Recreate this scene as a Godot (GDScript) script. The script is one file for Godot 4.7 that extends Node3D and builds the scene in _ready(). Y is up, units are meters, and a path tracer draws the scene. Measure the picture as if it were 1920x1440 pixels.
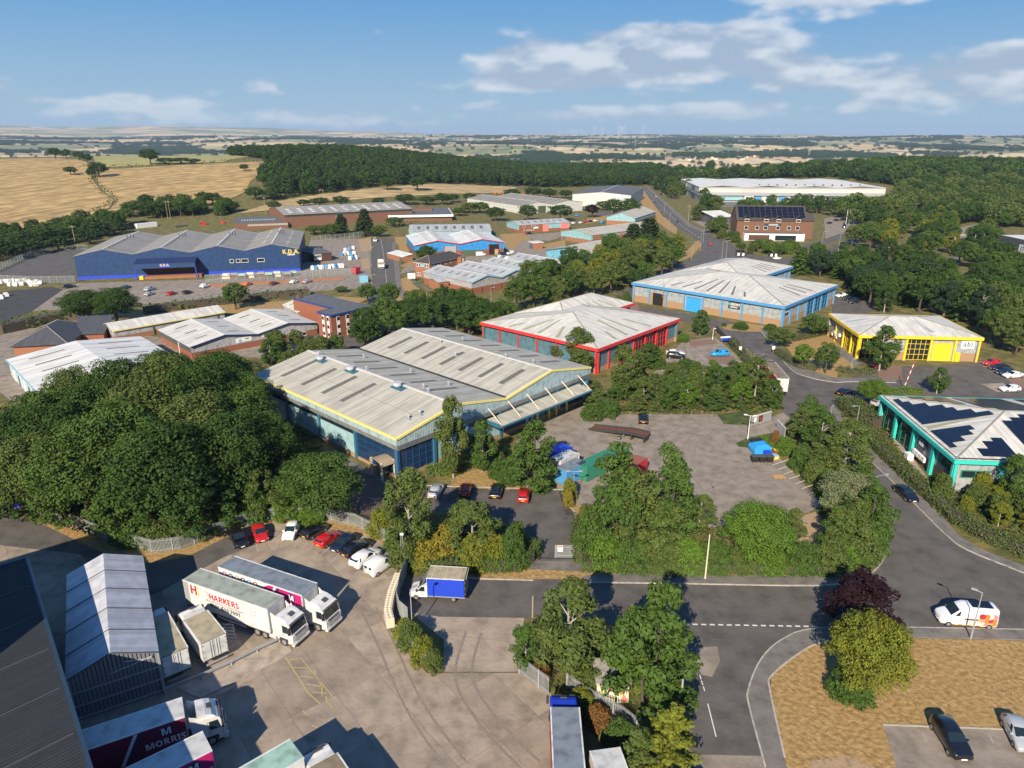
extends Node3D
# An industrial estate seen from the air on a sunny summer day. Metres, y up, north-ish is -z.

var M := {}
var R := RandomNumberGenerator.new()
var UB := BoxMesh.new()
var UC := CylinderMesh.new()
var FONT := SystemFont.new()

class MB:
	var v := PackedVector3Array()
	var n := PackedVector3Array()
	var u := PackedVector2Array()
	var c := PackedColorArray()
	func tri(a: Vector3, b: Vector3, d: Vector3, nn: Vector3, ux: Vector3, uy: Vector3) -> void:
		if (b - a).cross(d - a).dot(nn) > 0.0:
			var t := b
			b = d
			d = t
		v.append_array([a, b, d])
		n.append_array([nn, nn, nn])
		u.append_array([Vector2(a.dot(ux), a.dot(uy)), Vector2(b.dot(ux), b.dot(uy)), Vector2(d.dot(ux), d.dot(uy))])
	func poly(pts: Array, out := Vector3.ZERO) -> void:
		var nn: Vector3 = (pts[1] - pts[0]).cross(pts[2] - pts[0]).normalized()
		if out != Vector3.ZERO and nn.dot(out) < 0.0:
			nn = -nn
		var ux: Vector3 = (pts[1] - pts[0]).normalized()
		var uy := nn.cross(ux)
		for i in range(1, pts.size() - 1):
			tri(pts[0], pts[i], pts[i + 1], nn, ux, uy)
	func slab(pts: Array, nn: Vector3, th: float) -> void:
		var lo := []
		for p in pts:
			lo.append(p - nn * th)
		poly(pts, nn)
		poly(lo, -nn)
		var mid := Vector3.ZERO
		for p in pts:
			mid += p / pts.size()
		for i in pts.size():
			var j := (i + 1) % pts.size()
			var e: Vector3 = (pts[j] - pts[i]).cross(nn)
			if e.dot((pts[i] + pts[j]) / 2.0 - mid) < 0.0:
				e = -e
			poly([pts[i], pts[j], lo[j], lo[i]], e)
	func box(t: Transform3D, s: Vector3) -> void:
		for k in 3:
			for g in [-1.0, 1.0]:
				var a := Vector3.ZERO
				var b := Vector3.ZERO
				var o := Vector3.ZERO
				o[k] = g * s[k] / 2.0
				a[(k + 1) % 3] = s[(k + 1) % 3] / 2.0
				b[(k + 2) % 3] = s[(k + 2) % 3] / 2.0
				poly([t * (o - a - b), t * (o + a - b), t * (o + a + b), t * (o - a + b)], t.basis * o)
	func tube(a: Vector3, b: Vector3, r0: float, r1: float, seg := 8, caps := true) -> void:
		var ax := (b - a).normalized()
		var s := ax.cross(Vector3.RIGHT if absf(ax.x) < 0.9 else Vector3.UP).normalized()
		var t := ax.cross(s)
		var p := []
		var q := []
		for i in seg:
			var w := TAU * i / seg
			var dd := s * cos(w) + t * sin(w)
			p.append(a + dd * r0)
			q.append(b + dd * r1)
		for i in seg:
			var j := (i + 1) % seg
			var na: Vector3 = (p[i] - a).normalized() if r0 > 0.0 else (q[i] - b).normalized()
			var nb: Vector3 = (p[j] - a).normalized() if r0 > 0.0 else (q[j] - b).normalized()
			for k in [[p[i], p[j], q[j], na, nb, nb], [p[i], q[j], q[i], na, nb, na]]:
				var x0: Vector3 = k[0]
				var x1: Vector3 = k[1]
				var x2: Vector3 = k[2]
				var m0: Vector3 = k[3]
				var m1: Vector3 = k[4]
				var m2: Vector3 = k[5]
				if (x1 - x0).cross(x2 - x0).dot(m0 + m1 + m2) > 0.0:
					v.append_array([x0, x2, x1])
					n.append_array([m0, m2, m1])
				else:
					v.append_array([x0, x1, x2])
					n.append_array([m0, m1, m2])
				u.append_array([Vector2(0, 0), Vector2(1, 0), Vector2(1, 1)])
		if caps:
			if r1 > 0.0:
				poly(q, ax)
			if r0 > 0.0:
				poly(p, -ax)
	func ext(profile: PackedVector2Array, z0: float, z1: float) -> void:
		var idx := Geometry2D.triangulate_polygon(profile)
		for g in [z0, z1]:
			var nn := Vector3(0, 0, -1 if g == minf(z0, z1) else 1)
			for i in range(0, idx.size(), 3):
				var a := profile[idx[i]]
				var b := profile[idx[i + 1]]
				var d := profile[idx[i + 2]]
				tri(Vector3(a.x, a.y, g), Vector3(b.x, b.y, g), Vector3(d.x, d.y, g), nn, Vector3.RIGHT, Vector3.UP)
		var cw := Geometry2D.is_polygon_clockwise(profile)
		for i in profile.size():
			var a := profile[i]
			var b := profile[(i + 1) % profile.size()]
			var e := (b - a).orthogonal()
			if not cw:
				e = -e
			var mid := (a + b) / 2.0 + e.normalized() * 0.002
			if Geometry2D.is_point_in_polygon(mid, profile):
				e = -e
			poly([Vector3(a.x, a.y, z0), Vector3(b.x, b.y, z0), Vector3(b.x, b.y, z1), Vector3(a.x, a.y, z1)], Vector3(e.x, e.y, 0))
	func mesh() -> ArrayMesh:
		var a := []
		a.resize(Mesh.ARRAY_MAX)
		a[Mesh.ARRAY_VERTEX] = v
		a[Mesh.ARRAY_NORMAL] = n
		a[Mesh.ARRAY_TEX_UV] = u
		if c.size() == v.size():
			a[Mesh.ARRAY_COLOR] = c
		var m := ArrayMesh.new()
		m.add_surface_from_arrays(Mesh.PRIMITIVE_TRIANGLES, a)
		return m

func P(a: Array) -> PackedVector2Array:
	var p := PackedVector2Array()
	for i in range(0, a.size(), 2):
		p.append(Vector2(a[i], a[i + 1]))
	return p

func V3(p: Vector2, y := 0.0) -> Vector3:
	return Vector3(p.x, y, p.y)

func ss(a: float, b: float, x: float) -> float:
	var t := clampf((x - a) / (b - a), 0.0, 1.0)
	return t * t * (3.0 - 2.0 * t)

func ter(x: float, z: float) -> float:
	var d := -z
	var r := sqrt(x * x + d * d)
	var h := 0.0
	if d > 330.0:
		h = 27.0 * ss(370, 800, d) * ss(70, -240, x) * (1.0 - ss(900, 1500, d))
		h += 12.0 * ss(560, 820, d) * ss(170, 420, x) * (1.0 - ss(1000, 1600, d))
	elif r < 1000.0:
		return 0.0
	var a := atan2(x, d)
	h += -52.0 * ss(1000, 2100, r) + 60.0 * ss(2100, 6500, r) + 30.0 * ss(6500, 11000, r)
	h += (130.0 * ss(-0.02, -0.42, a) - 30.0 * ss(0.05, 0.6, a)) * ss(8500, 14000, r)
	var k := ss(1500, 3200, r)
	if k > 0.0:
		h += k * (13.0 * sin(x / 900.0 + 1.3) * cos(d / 700.0 + 0.5) + 9.0 * sin(x / 430.0 + d / 610.0 + 2.0) + 5.0 * sin(d / 290.0 - x / 520.0))
	return h

func T3(p: Vector2) -> Vector3:
	return Vector3(p.x, ter(p.x, p.y), p.y)

func frame(a: Vector2, b: Vector2, y := 0.0) -> Transform3D:
	var x := V3(b - a).normalized()
	return Transform3D(Basis(x, Vector3.UP, x.cross(Vector3.UP)), V3(a, y))

func tag(o: Node, label: String, cat: String, group := "", kind := "") -> Node:
	if label:
		o.set_meta("label", label)
	if cat:
		o.set_meta("category", cat)
	if group:
		o.set_meta("group", group)
	if kind:
		o.set_meta("kind", kind)
	return o

func thing(nm: String, label: String, cat: String, t := Transform3D(), group := "") -> Node3D:
	var o := Node3D.new()
	o.name = nm
	add_child(o, true)
	o.transform = t
	tag(o, label, cat, group)
	return o

func sub(par: Node, nm: String, t := Transform3D()) -> Node3D:
	var o := Node3D.new()
	o.name = nm
	par.add_child(o, true)
	o.transform = t
	return o

func mi(par: Node, nm: String, mesh: Mesh, m: Material, t := Transform3D()) -> MeshInstance3D:
	var o := MeshInstance3D.new()
	o.name = nm
	o.mesh = mesh
	o.material_override = m
	par.add_child(o, true)
	o.transform = t
	return o

func put(par: Node, nm: String, b: MB, m: Material) -> MeshInstance3D:
	return mi(par, nm, b.mesh(), m)

func bx(par: Node, nm: String, m: Material, x0: float, x1: float, y0: float, y1: float, z0: float, z1: float) -> MeshInstance3D:
	return mi(par, nm, UB, m, Transform3D(Basis.from_scale(Vector3(absf(x1 - x0), absf(y1 - y0), absf(z1 - z0))), Vector3((x0 + x1) / 2, (y0 + y1) / 2, (z0 + z1) / 2)))

func cy(par: Node, nm: String, m: Material, a: Vector3, b: Vector3, r: float) -> MeshInstance3D:
	var ax := b - a
	var s := ax.cross(Vector3.RIGHT if absf(ax.normalized().x) < 0.9 else Vector3.UP).normalized()
	return mi(par, nm, UC, m, Transform3D(Basis(s * r * 2, ax, s.cross(ax.normalized()) * -r * 2), (a + b) / 2))

func slab(par: Node, nm: String, m: Material, pts: Array, th := 0.1, out := Vector3.UP) -> MeshInstance3D:
	var b := MB.new()
	var nn: Vector3 = (pts[1] - pts[0]).cross(pts[2] - pts[0]).normalized()
	if nn.dot(out) < 0:
		nn = -nn
	b.slab(pts, nn, th)
	return put(par, nm, b, m)

func strip(par: Node, nm: String, m: Material, q: Array, u0: float, u1: float, v0: float, v1: float, lift := 0.05, th := 0.06) -> MeshInstance3D:
	var nn: Vector3 = (q[1] - q[0]).cross(q[3] - q[0]).normalized()
	if nn.y < 0:
		nn = -nn
	var f := func(s: float, t: float) -> Vector3: return q[0].lerp(q[1], s).lerp(q[3].lerp(q[2], s), t) + nn * lift
	return slab(par, nm, m, [f.call(u0, v0), f.call(u1, v0), f.call(u1, v1), f.call(u0, v1)], th, nn)

func text(par: Node, s: String, size: float, m: Material, t: Transform3D, centre := true) -> MeshInstance3D:
	var x := TextMesh.new()
	x.font = FONT
	x.text = s
	x.font_size = 32
	x.pixel_size = size / 23.0
	x.depth = 0.03
	x.curve_step = 4.0
	x.horizontal_alignment = HORIZONTAL_ALIGNMENT_CENTER if centre else HORIZONTAL_ALIGNMENT_LEFT
	return mi(par, "lettering", x, m, t)

func flat(par: Node, nm: String, poly: PackedVector2Array, y: float, m: Material, th := 0.0) -> MeshInstance3D:
	var b := MB.new()
	var idx := Geometry2D.triangulate_polygon(poly)
	if idx.is_empty():
		print("cannot triangulate ", nm)
	for i in range(0, idx.size(), 3):
		b.tri(V3(poly[idx[i]], y), V3(poly[idx[i + 1]], y), V3(poly[idx[i + 2]], y), Vector3.UP, Vector3.RIGHT, Vector3.BACK)
	if th > 0.0:
		for i in poly.size():
			var p := V3(poly[i], y)
			var q := V3(poly[(i + 1) % poly.size()], y)
			var e := (q - p).cross(Vector3.UP)
			var mid := (p + q) / 2 + e.normalized() * 0.01
			if Geometry2D.is_point_in_polygon(Vector2(mid.x, mid.z), poly):
				e = -e
			b.poly([p, q, q + Vector3.DOWN * th, p + Vector3.DOWN * th], e)
	var o := put(par, nm, b, m)
	if par == self:
		o.set_meta("kind", "structure")
	return o

func band(b: MB, path: PackedVector2Array, w: float, y0: float, y1: float, closed := false) -> void:
	var k := path.size()
	var l := []
	var r := []
	for i in k:
		var a := path[i] - path[i - 1] if i > 0 else (path[0] - path[k - 1] if closed else path[1] - path[0])
		var c := path[i + 1] - path[i] if i < k - 1 else (path[0] - path[i] if closed else a)
		var na := a.normalized().orthogonal()
		var nc := c.normalized().orthogonal()
		var nn := (na + nc).normalized()
		nn = nn / maxf(0.5, nn.dot(na)) * w / 2
		l.append(path[i] + nn)
		r.append(path[i] - nn)
	for i in (k if closed else k - 1):
		var j := (i + 1) % k
		var side := V3(l[i] - r[i])
		b.poly([V3(l[i], y1), V3(l[j], y1), V3(r[j], y1), V3(r[i], y1)], Vector3.UP)
		if y1 - y0 > 0.006:
			b.poly([V3(l[i], y0), V3(l[j], y0), V3(l[j], y1), V3(l[i], y1)], side)
			b.poly([V3(r[i], y0), V3(r[j], y0), V3(r[j], y1), V3(r[i], y1)], -side)
	if not closed and y1 - y0 > 0.006:
		b.poly([V3(l[0], y0), V3(r[0], y0), V3(r[0], y1), V3(l[0], y1)], V3(path[0] - path[1]))
		b.poly([V3(l[k - 1], y0), V3(r[k - 1], y0), V3(r[k - 1], y1), V3(l[k - 1], y1)], V3(path[k - 1] - path[k - 2]))

func line(par: Node, nm: String, path: PackedVector2Array, w: float, y0: float, y1: float, m: Material) -> MeshInstance3D:
	var b := MB.new()
	band(b, path, w, y0, y1)
	var o := put(par, nm, b, m)
	if par == self:
		o.set_meta("kind", "structure")
	return o

func along(path: PackedVector2Array, step: float) -> Array:
	var out := []
	var left := 0.0
	for i in path.size() - 1:
		var d := path[i + 1] - path[i]
		var len := d.length()
		var s := left
		while s <= len:
			out.append([path[i] + d / len * s, d / len])
			s += step
		left = s - len
	return out

func smooth(path: PackedVector2Array, k := 5) -> PackedVector2Array:
	var o := PackedVector2Array()
	for i in path.size() - 1:
		var a := path[maxi(i - 1, 0)]
		var d := path[mini(i + 2, path.size() - 1)]
		for j in k:
			o.append(path[i].cubic_interpolate(path[i + 1], a, d, float(j) / k))
	o.append(path[path.size() - 1])
	return o

func lin(r: float, g: float, b: float) -> Color:
	return Color(r, g, b).linear_to_srgb()

func ntex(freq: float, stops: Array, sd: int, size := 512, oct := 5, kind := FastNoiseLite.TYPE_SIMPLEX_SMOOTH) -> NoiseTexture2D:
	var f := FastNoiseLite.new()
	f.noise_type = kind
	f.frequency = freq
	f.fractal_octaves = oct
	f.seed = sd
	var t := NoiseTexture2D.new()
	t.width = size
	t.height = size
	t.seamless = true
	t.noise = f
	var g := Gradient.new()
	g.offsets = PackedFloat32Array()
	var off := PackedFloat32Array()
	var col := PackedColorArray()
	for s in stops:
		off.append(s[0])
		col.append(s[1] if s[1] is Color else Color(s[1], s[1], s[1]))
	g.offsets = off
	g.colors = col
	t.color_ramp = g
	return t

func nbump(freq: float, sd: int, strength: float, size := 512) -> NoiseTexture2D:
	var t := ntex(freq, [[0.0, 0.0], [1.0, 1.0]], sd, size)
	t.color_ramp = null
	t.as_normal_map = true
	t.bump_strength = strength
	return t

func streaks(sd: int, w: int, h: int, fw: float, lo: float, hi: float) -> ImageTexture:
	var f := FastNoiseLite.new()
	f.seed = sd
	f.frequency = fw
	f.fractal_octaves = 4
	var im := f.get_seamless_image(w, h)
	im.convert(Image.FORMAT_L8)
	im.resize(512, 512, Image.INTERPOLATE_CUBIC)
	var g := FastNoiseLite.new()
	g.seed = sd + 7
	g.frequency = 0.02
	g.fractal_octaves = 5
	var im2 := g.get_seamless_image(512, 512)
	var a := im.get_data()
	var b := im2.get_data()
	var o := PackedByteArray()
	o.resize(a.size())
	for i in a.size():
		var x := (a[i] * 0.6 + b[i] * 0.4) / 255.0
		o[i] = int(clampf(lo + (hi - lo) * ss(0.25, 0.75, x), 0.0, 1.0) * 255.0)
	return ImageTexture.create_from_image(Image.create_from_data(512, 512, false, Image.FORMAT_L8, o))

func ribs(n: int, depth: float) -> ImageTexture:
	var im := Image.create(512, 8, false, Image.FORMAT_RGBA8)
	for x in 512:
		var t := fposmod(float(x) / 512.0 * n, 1.0)
		var h := clampf((absf(t - 0.5) - 0.15) * 8.0, 0.0, 1.0)
		for y in 8:
			im.set_pixel(x, y, Color(h, h, h))
	im.bump_map_to_normal_map(depth)
	return ImageTexture.create_from_image(im)

func mk(nm: String, r: float, g: float, b: float, rough := 0.8, metal := 0.0) -> StandardMaterial3D:
	var m := StandardMaterial3D.new()
	m.resource_name = nm
	m.albedo_color = lin(r, g, b)
	m.roughness = rough
	m.metallic = metal
	M[nm] = m
	return m

func tri(m: StandardMaterial3D, t: Texture2D, metres: float, bump: Texture2D = null, ns := 1.0) -> StandardMaterial3D:
	m.albedo_texture = t
	m.uv1_triplanar = true
	m.uv1_world_triplanar = true
	m.uv1_scale = Vector3.ONE / metres
	if bump:
		m.normal_enabled = true
		m.normal_texture = bump
		m.normal_scale = ns
	return m

func uv(m: StandardMaterial3D, t: Texture2D, su: float, sv: float, bump: Texture2D = null, ns := 1.0) -> StandardMaterial3D:
	m.albedo_texture = t
	m.uv1_scale = Vector3(1.0 / su, 1.0 / sv, 1)
	if bump:
		m.normal_enabled = true
		m.normal_texture = bump
		m.normal_scale = ns
	return m

func materials() -> void:
	var mott := ntex(0.012, [[0.0, 0.72], [0.45, 0.92], [1.0, 1.0]], 3)
	var fine := ntex(0.05, [[0.0, 0.62], [0.5, 0.9], [1.0, 1.0]], 5)
	var worn := ntex(0.008, [[0.0, 0.72], [0.35, 0.86], [0.6, 0.93], [1.0, 1.0]], 9, 1024, 8)
	var bump := nbump(0.08, 4, 6.0)
	var rib := ribs(27, 3.0)
	var seams := ribs(40, 3.0)
	tri(mk("asphalt", 0.118, 0.108, 0.1, 0.92), worn, 31.0, bump, 0.08)
	tri(mk("asphalt_old", 0.29, 0.245, 0.2, 0.92), worn, 23.0, bump, 0.08)
	tri(mk("asphalt_dark", 0.06, 0.058, 0.06, 0.9), worn, 27.0, bump, 0.08)
	tri(mk("pavement", 0.19, 0.175, 0.16, 0.92), worn, 17.0, bump, 0.08)
	tri(mk("tarmac_patch", 0.07, 0.064, 0.066, 0.92), worn, 15.0)
	tri(mk("kerb", 0.46, 0.42, 0.36, 0.9), mott, 7.0)
	for i in 5:
		tri(mk("concrete%d" % i, [0.36, 0.34, 0.38, 0.335, 0.32][i], [0.29, 0.275, 0.308, 0.27, 0.258][i], [0.225, 0.213, 0.24, 0.209, 0.2][i], 0.9), worn, 19.0 + 4.0 * i, bump, 0.08)
	tri(mk("concrete_pale", 0.42, 0.35, 0.28, 0.9), worn, 13.0)
	mk("joint", 0.17, 0.14, 0.115, 0.95)
	tri(mk("oil_stain", 0.2, 0.168, 0.14, 0.9), fine, 3.0)
	mk("tyre_mark", 0.1, 0.092, 0.085, 0.95)
	tri(mk("tyre_scuff", 0.28, 0.233, 0.19, 0.95), fine, 5.0)
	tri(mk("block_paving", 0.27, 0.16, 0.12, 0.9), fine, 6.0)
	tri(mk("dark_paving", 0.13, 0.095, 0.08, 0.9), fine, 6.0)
	var dry := ntex(0.035, [[0.0, Color(0.56, 0.45, 0.28)], [0.35, Color(0.67, 0.55, 0.36)], [0.6, Color(0.73, 0.61, 0.42)], [1.0, Color(0.8, 0.69, 0.5)]], 21, 1024, 8)
	tri(mk("dry_grass", 0.68, 0.65, 0.58, 1.0), dry, 29.0, bump, 0.25)
	var mead := ntex(0.015, [[0.0, Color(0.3, 0.32, 0.15)], [0.4, Color(0.4, 0.39, 0.2)], [0.7, Color(0.5, 0.45, 0.25)], [1.0, Color(0.62, 0.53, 0.33)]], 23, 1024, 8)
	tri(mk("meadow", 0.75, 0.75, 0.7, 1.0), mead, 60.0, bump, 0.25)
	var lush := ntex(0.02, [[0.0, Color(0.17, 0.23, 0.09)], [0.5, Color(0.29, 0.35, 0.15)], [1.0, Color(0.45, 0.47, 0.22)]], 24, 512, 7)
	tri(mk("green_grass", 0.75, 0.75, 0.7, 1.0), lush, 30.0, bump, 0.25)
	tri(mk("soil", 0.2, 0.13, 0.08, 1.0), fine, 8.0, bump, 0.6)
	tri(mk("sand", 0.42, 0.29, 0.17, 1.0), mott, 5.0, bump, 0.6)
	tri(mk("pasture", 0.36, 0.33, 0.12, 1.0), mott, 140.0)
	var row := streaks(31, 512, 6, 0.07, 0.68, 1.0)
	uv(mk("stubble", 0.53, 0.36, 0.145, 1.0), row, 110.0, 160.0)
	uv(mk("stubble_pale", 0.58, 0.42, 0.2, 1.0), row, 90.0, 200.0)
	mk("paint_white", 0.62, 0.61, 0.58, 0.8)
	tri(mk("paint_worn", 0.45, 0.43, 0.4, 0.8), fine, 2.0)
	tri(mk("paint_yellow", 0.5, 0.4, 0.17, 0.8), fine, 2.0)
	var down := streaks(41, 512, 12, 0.04, 0.86, 1.0)
	uv(mk("roof_cream", 0.46, 0.44, 0.375, 0.75), down, 24.0, 60.0, seams, 0.25)
	uv(mk("roof_white", 0.6, 0.585, 0.54, 0.7), down, 20.0, 50.0, seams, 0.25)
	uv(mk("roof_grey", 0.3, 0.285, 0.26, 0.8), down, 26.0, 60.0, seams, 0.25)
	uv(mk("roof_steel", 0.42, 0.44, 0.45, 0.6), down, 26.0, 60.0, seams, 0.25)
	uv(mk("roof_pale", 0.7, 0.7, 0.67, 0.6), down, 30.0, 80.0, seams, 0.25)
	uv(mk("roof_slate", 0.075, 0.08, 0.095, 0.7), down, 10.0, 30.0, seams, 0.6)
	tri(mk("roof_tile", 0.07, 0.062, 0.062, 0.85), fine, 3.0)
	tri(mk("roof_felt", 0.12, 0.13, 0.15, 0.9), worn, 12.0)
	uv(mk("roof_shade_dark", 0.017, 0.022, 0.028, 0.85), down, 14.0, 30.0, seams, 0.6)  # near-black colour stands in for shade lying over the shed roof
	uv(mk("tent_sheet", 0.52, 0.53, 0.57, 0.45), down, 30.0, 14.0)
	tri(mk("rooflight", 0.17, 0.155, 0.125, 0.5), mott, 4.0)
	tri(mk("rooflight_green", 0.38, 0.37, 0.25, 0.5), mott, 4.0)
	mk("solar", 0.006, 0.008, 0.02, 0.22)
	mk("seam", 0.22, 0.21, 0.19, 0.8)
	uv(mk("clad_blue_pale", 0.38, 0.5, 0.54, 0.55), mott, 9.0, 11.0, rib, 0.5)
	uv(mk("clad_grey", 0.36, 0.39, 0.41, 0.55), mott, 9.0, 11.0, rib, 0.5)
	uv(mk("clad_silver", 0.4, 0.4, 0.41, 0.5), mott, 9.0, 11.0, rib, 0.5)
	uv(mk("clad_white", 0.62, 0.62, 0.6, 0.55), mott, 9.0, 11.0, rib, 0.4)
	uv(mk("clad_navy", 0.01, 0.047, 0.155, 0.55), mott, 15.0, 11.0, rib, 0.4)
	uv(mk("clad_sky", 0.03, 0.26, 0.62, 0.5), mott, 9.0, 11.0, rib, 0.4)
	uv(mk("clad_cyan", 0.16, 0.42, 0.58, 0.5), mott, 9.0, 11.0, rib, 0.4)
	uv(mk("clad_aqua", 0.28, 0.5, 0.55, 0.5), mott, 9.0, 11.0, rib, 0.4)
	uv(mk("clad_teal_grey", 0.1, 0.2, 0.25, 0.5), mott, 9.0, 11.0, rib, 0.4)
	uv(mk("clad_dark", 0.07, 0.075, 0.085, 0.6), mott, 9.0, 11.0, rib, 0.4)
	uv(mk("clad_slate", 0.1, 0.105, 0.115, 0.6), mott, 9.0, 11.0, rib, 0.8)
	var bri := ntex(0.09, [[0.0, 0.6], [0.5, 0.85], [1.0, 1.0]], 51)
	tri(mk("brick_red", 0.36, 0.13, 0.075, 0.9), bri, 5.0)
	tri(mk("brick_orange", 0.42, 0.185, 0.1, 0.9), bri, 5.0)
	tri(mk("brick_brown", 0.24, 0.12, 0.075, 0.9), bri, 5.0)
	tri(mk("brick_buff", 0.47, 0.3, 0.17, 0.9), bri, 5.0)
	tri(mk("brick_dark", 0.13, 0.06, 0.045, 0.9), bri, 5.0)
	tri(mk("concrete_wall", 0.4, 0.38, 0.34, 0.9), mott, 6.0)
	tri(mk("panel_blue", 0.34, 0.53, 0.58, 0.5), mott, 12.0)
	mk("glass_dark", 0.012, 0.022, 0.03, 0.08)
	mk("glass_blue", 0.012, 0.035, 0.07, 0.08)
	mk("interior_shade", 0.012, 0.011, 0.011, 1.0)  # black colour stands in for the shade inside doors and behind glazing
	var paints := {"red": [0.55, 0.035, 0.035], "signal_blue": [0.07, 0.26, 0.52], "door_blue": [0.03, 0.3, 0.68], "yellow": [0.75, 0.52, 0.02], "pale_yellow": [0.72, 0.62, 0.2], "teal": [0.03, 0.5, 0.42], "green": [0.03, 0.19, 0.12], "white": [0.72, 0.72, 0.71], "cream": [0.62, 0.55, 0.42], "black": [0.015, 0.015, 0.016], "navy": [0.01, 0.025, 0.09], "royal": [0.012, 0.05, 0.5], "steel_blue": [0.03, 0.13, 0.2], "ink_blue": [0.015, 0.05, 0.19], "salmon": [0.62, 0.2, 0.18], "grey": [0.3, 0.3, 0.3], "dark_grey": [0.07, 0.07, 0.075], "orange": [0.7, 0.17, 0.03], "olive": [0.07, 0.09, 0.05], "magenta": [0.4, 0.01, 0.13], "maroon": [0.16, 0.008, 0.045], "crimson": [0.4, 0.02, 0.035], "mint": [0.38, 0.55, 0.48], "sage": [0.3, 0.34, 0.29], "light_blue": [0.2, 0.45, 0.6], "tan": [0.4, 0.28, 0.14], "wood": [0.42, 0.27, 0.12], "pole_wood": [0.3, 0.24, 0.17], "rust": [0.15, 0.06, 0.035], "silver": [0.45, 0.46, 0.48]}
	for k in paints:
		mk(k, paints[k][0], paints[k][1], paints[k][2], 0.55)
	mk("steel_dark", 0.016, 0.04, 0.075, 0.6)
	mk("rib_grey", 0.17, 0.175, 0.19, 0.6)
	mk("galvanised", 0.36, 0.38, 0.4, 0.5, 0.3)
	mk("fence_green", 0.03, 0.09, 0.07, 0.6)
	mk("fence_grey", 0.26, 0.28, 0.28, 0.6)
	mk("tyre", 0.018, 0.018, 0.019, 0.9)
	mk("rim", 0.35, 0.35, 0.36, 0.4, 0.5)
	mk("chassis", 0.03, 0.03, 0.032, 0.8)
	mk("lamp_clear", 0.6, 0.6, 0.6, 0.2)
	mk("lamp_red", 0.4, 0.01, 0.01, 0.3)
	mk("plate_yellow", 0.75, 0.5, 0.03, 0.5)
	for p in [["car_black", 0.006, 0.006, 0.008], ["car_red", 0.42, 0.012, 0.014], ["car_white", 0.75, 0.75, 0.75], ["car_silver", 0.36, 0.38, 0.41], ["car_navy", 0.01, 0.016, 0.04], ["car_blue", 0.02, 0.26, 0.55], ["car_orange", 0.75, 0.14, 0.02], ["car_wine", 0.12, 0.012, 0.02], ["car_grey", 0.08, 0.085, 0.09]]:
		var m := mk(p[0], p[1], p[2], p[3], 0.3)
		m.clearcoat_enabled = true
		m.clearcoat = 1.0
		m.clearcoat_roughness = 0.05
	tri(mk("truck_roof_grey", 0.2, 0.235, 0.28, 0.7), mott, 11.0)
	tri(mk("truck_roof_sage", 0.33, 0.37, 0.32, 0.7), mott, 11.0)
	tri(mk("truck_roof_sand", 0.42, 0.36, 0.24, 0.8), mott, 11.0)
	tri(mk("truck_roof_mint", 0.33, 0.52, 0.44, 0.7), mott, 11.0)
	tri(mk("truck_roof_pale", 0.55, 0.56, 0.56, 0.7), mott, 11.0)
	tri(mk("truck_roof_brown", 0.24, 0.19, 0.13, 0.8), mott, 11.0)
	tri(mk("truck_white", 0.72, 0.72, 0.71, 0.4), mott, 9.0)
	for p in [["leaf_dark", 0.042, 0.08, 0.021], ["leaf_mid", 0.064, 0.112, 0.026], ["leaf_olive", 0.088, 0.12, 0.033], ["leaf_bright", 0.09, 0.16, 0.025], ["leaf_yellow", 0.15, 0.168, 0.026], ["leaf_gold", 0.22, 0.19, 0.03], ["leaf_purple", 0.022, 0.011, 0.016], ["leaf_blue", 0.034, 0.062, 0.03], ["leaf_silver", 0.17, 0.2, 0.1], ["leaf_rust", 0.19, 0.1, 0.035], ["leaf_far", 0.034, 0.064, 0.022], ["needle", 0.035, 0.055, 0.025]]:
		var m := mk(p[0], p[1], p[2], p[3], 0.65)
		m.vertex_color_use_as_albedo = true
		m.metallic_specular = 0.12
		m.backlight_enabled = true
		m.backlight = lin(p[1] * 0.5, p[2] * 0.55, p[3] * 0.4)
	mk("straw", 0.36, 0.27, 0.14, 0.9).vertex_color_use_as_albedo = true
	tri(mk("bark", 0.1, 0.08, 0.06, 0.95), fine, 2.0)
	tri(mk("bark_pale", 0.4, 0.38, 0.34, 0.9), fine, 2.0)

func environment() -> void:
	var cam := Camera3D.new()
	cam.name = "camera"
	add_child(cam)
	cam.position = Vector3(0, 52, 0)
	cam.rotation_degrees = Vector3(-19.3456, 0, 0)
	cam.fov = 56.753
	cam.near = 0.5
	cam.far = 40000.0
	cam.current = true
	var env := Environment.new()
	env.background_mode = Environment.BG_SKY
	env.tonemap_mode = Environment.TONE_MAPPER_LINEAR
	env.tonemap_exposure = 1.6
	env.sdfgi_enabled = true
	env.ssao_enabled = true
	env.ssil_enabled = true
	env.fog_enabled = true
	env.fog_mode = Environment.FOG_MODE_EXPONENTIAL
	env.fog_density = 0.00006
	env.fog_light_color = Color(0.72, 0.82, 0.95)
	var pan := PanoramaSkyMaterial.new()
	pan.panorama = sky_picture()
	pan.energy_multiplier = 0.72
	env.sky = Sky.new()
	env.sky.sky_material = pan
	var we := WorldEnvironment.new()
	we.name = "environment"
	we.environment = env
	add_child(we)
	var sun := DirectionalLight3D.new()
	sun.name = "sun"
	sun.light_energy = 1.6
	sun.light_color = Color(1.0, 0.94, 0.84)
	sun.light_angular_distance = 0.5
	sun.shadow_enabled = true
	add_child(sun)
	sun.rotation_degrees = Vector3(-31.5, -17.0, 0)

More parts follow.
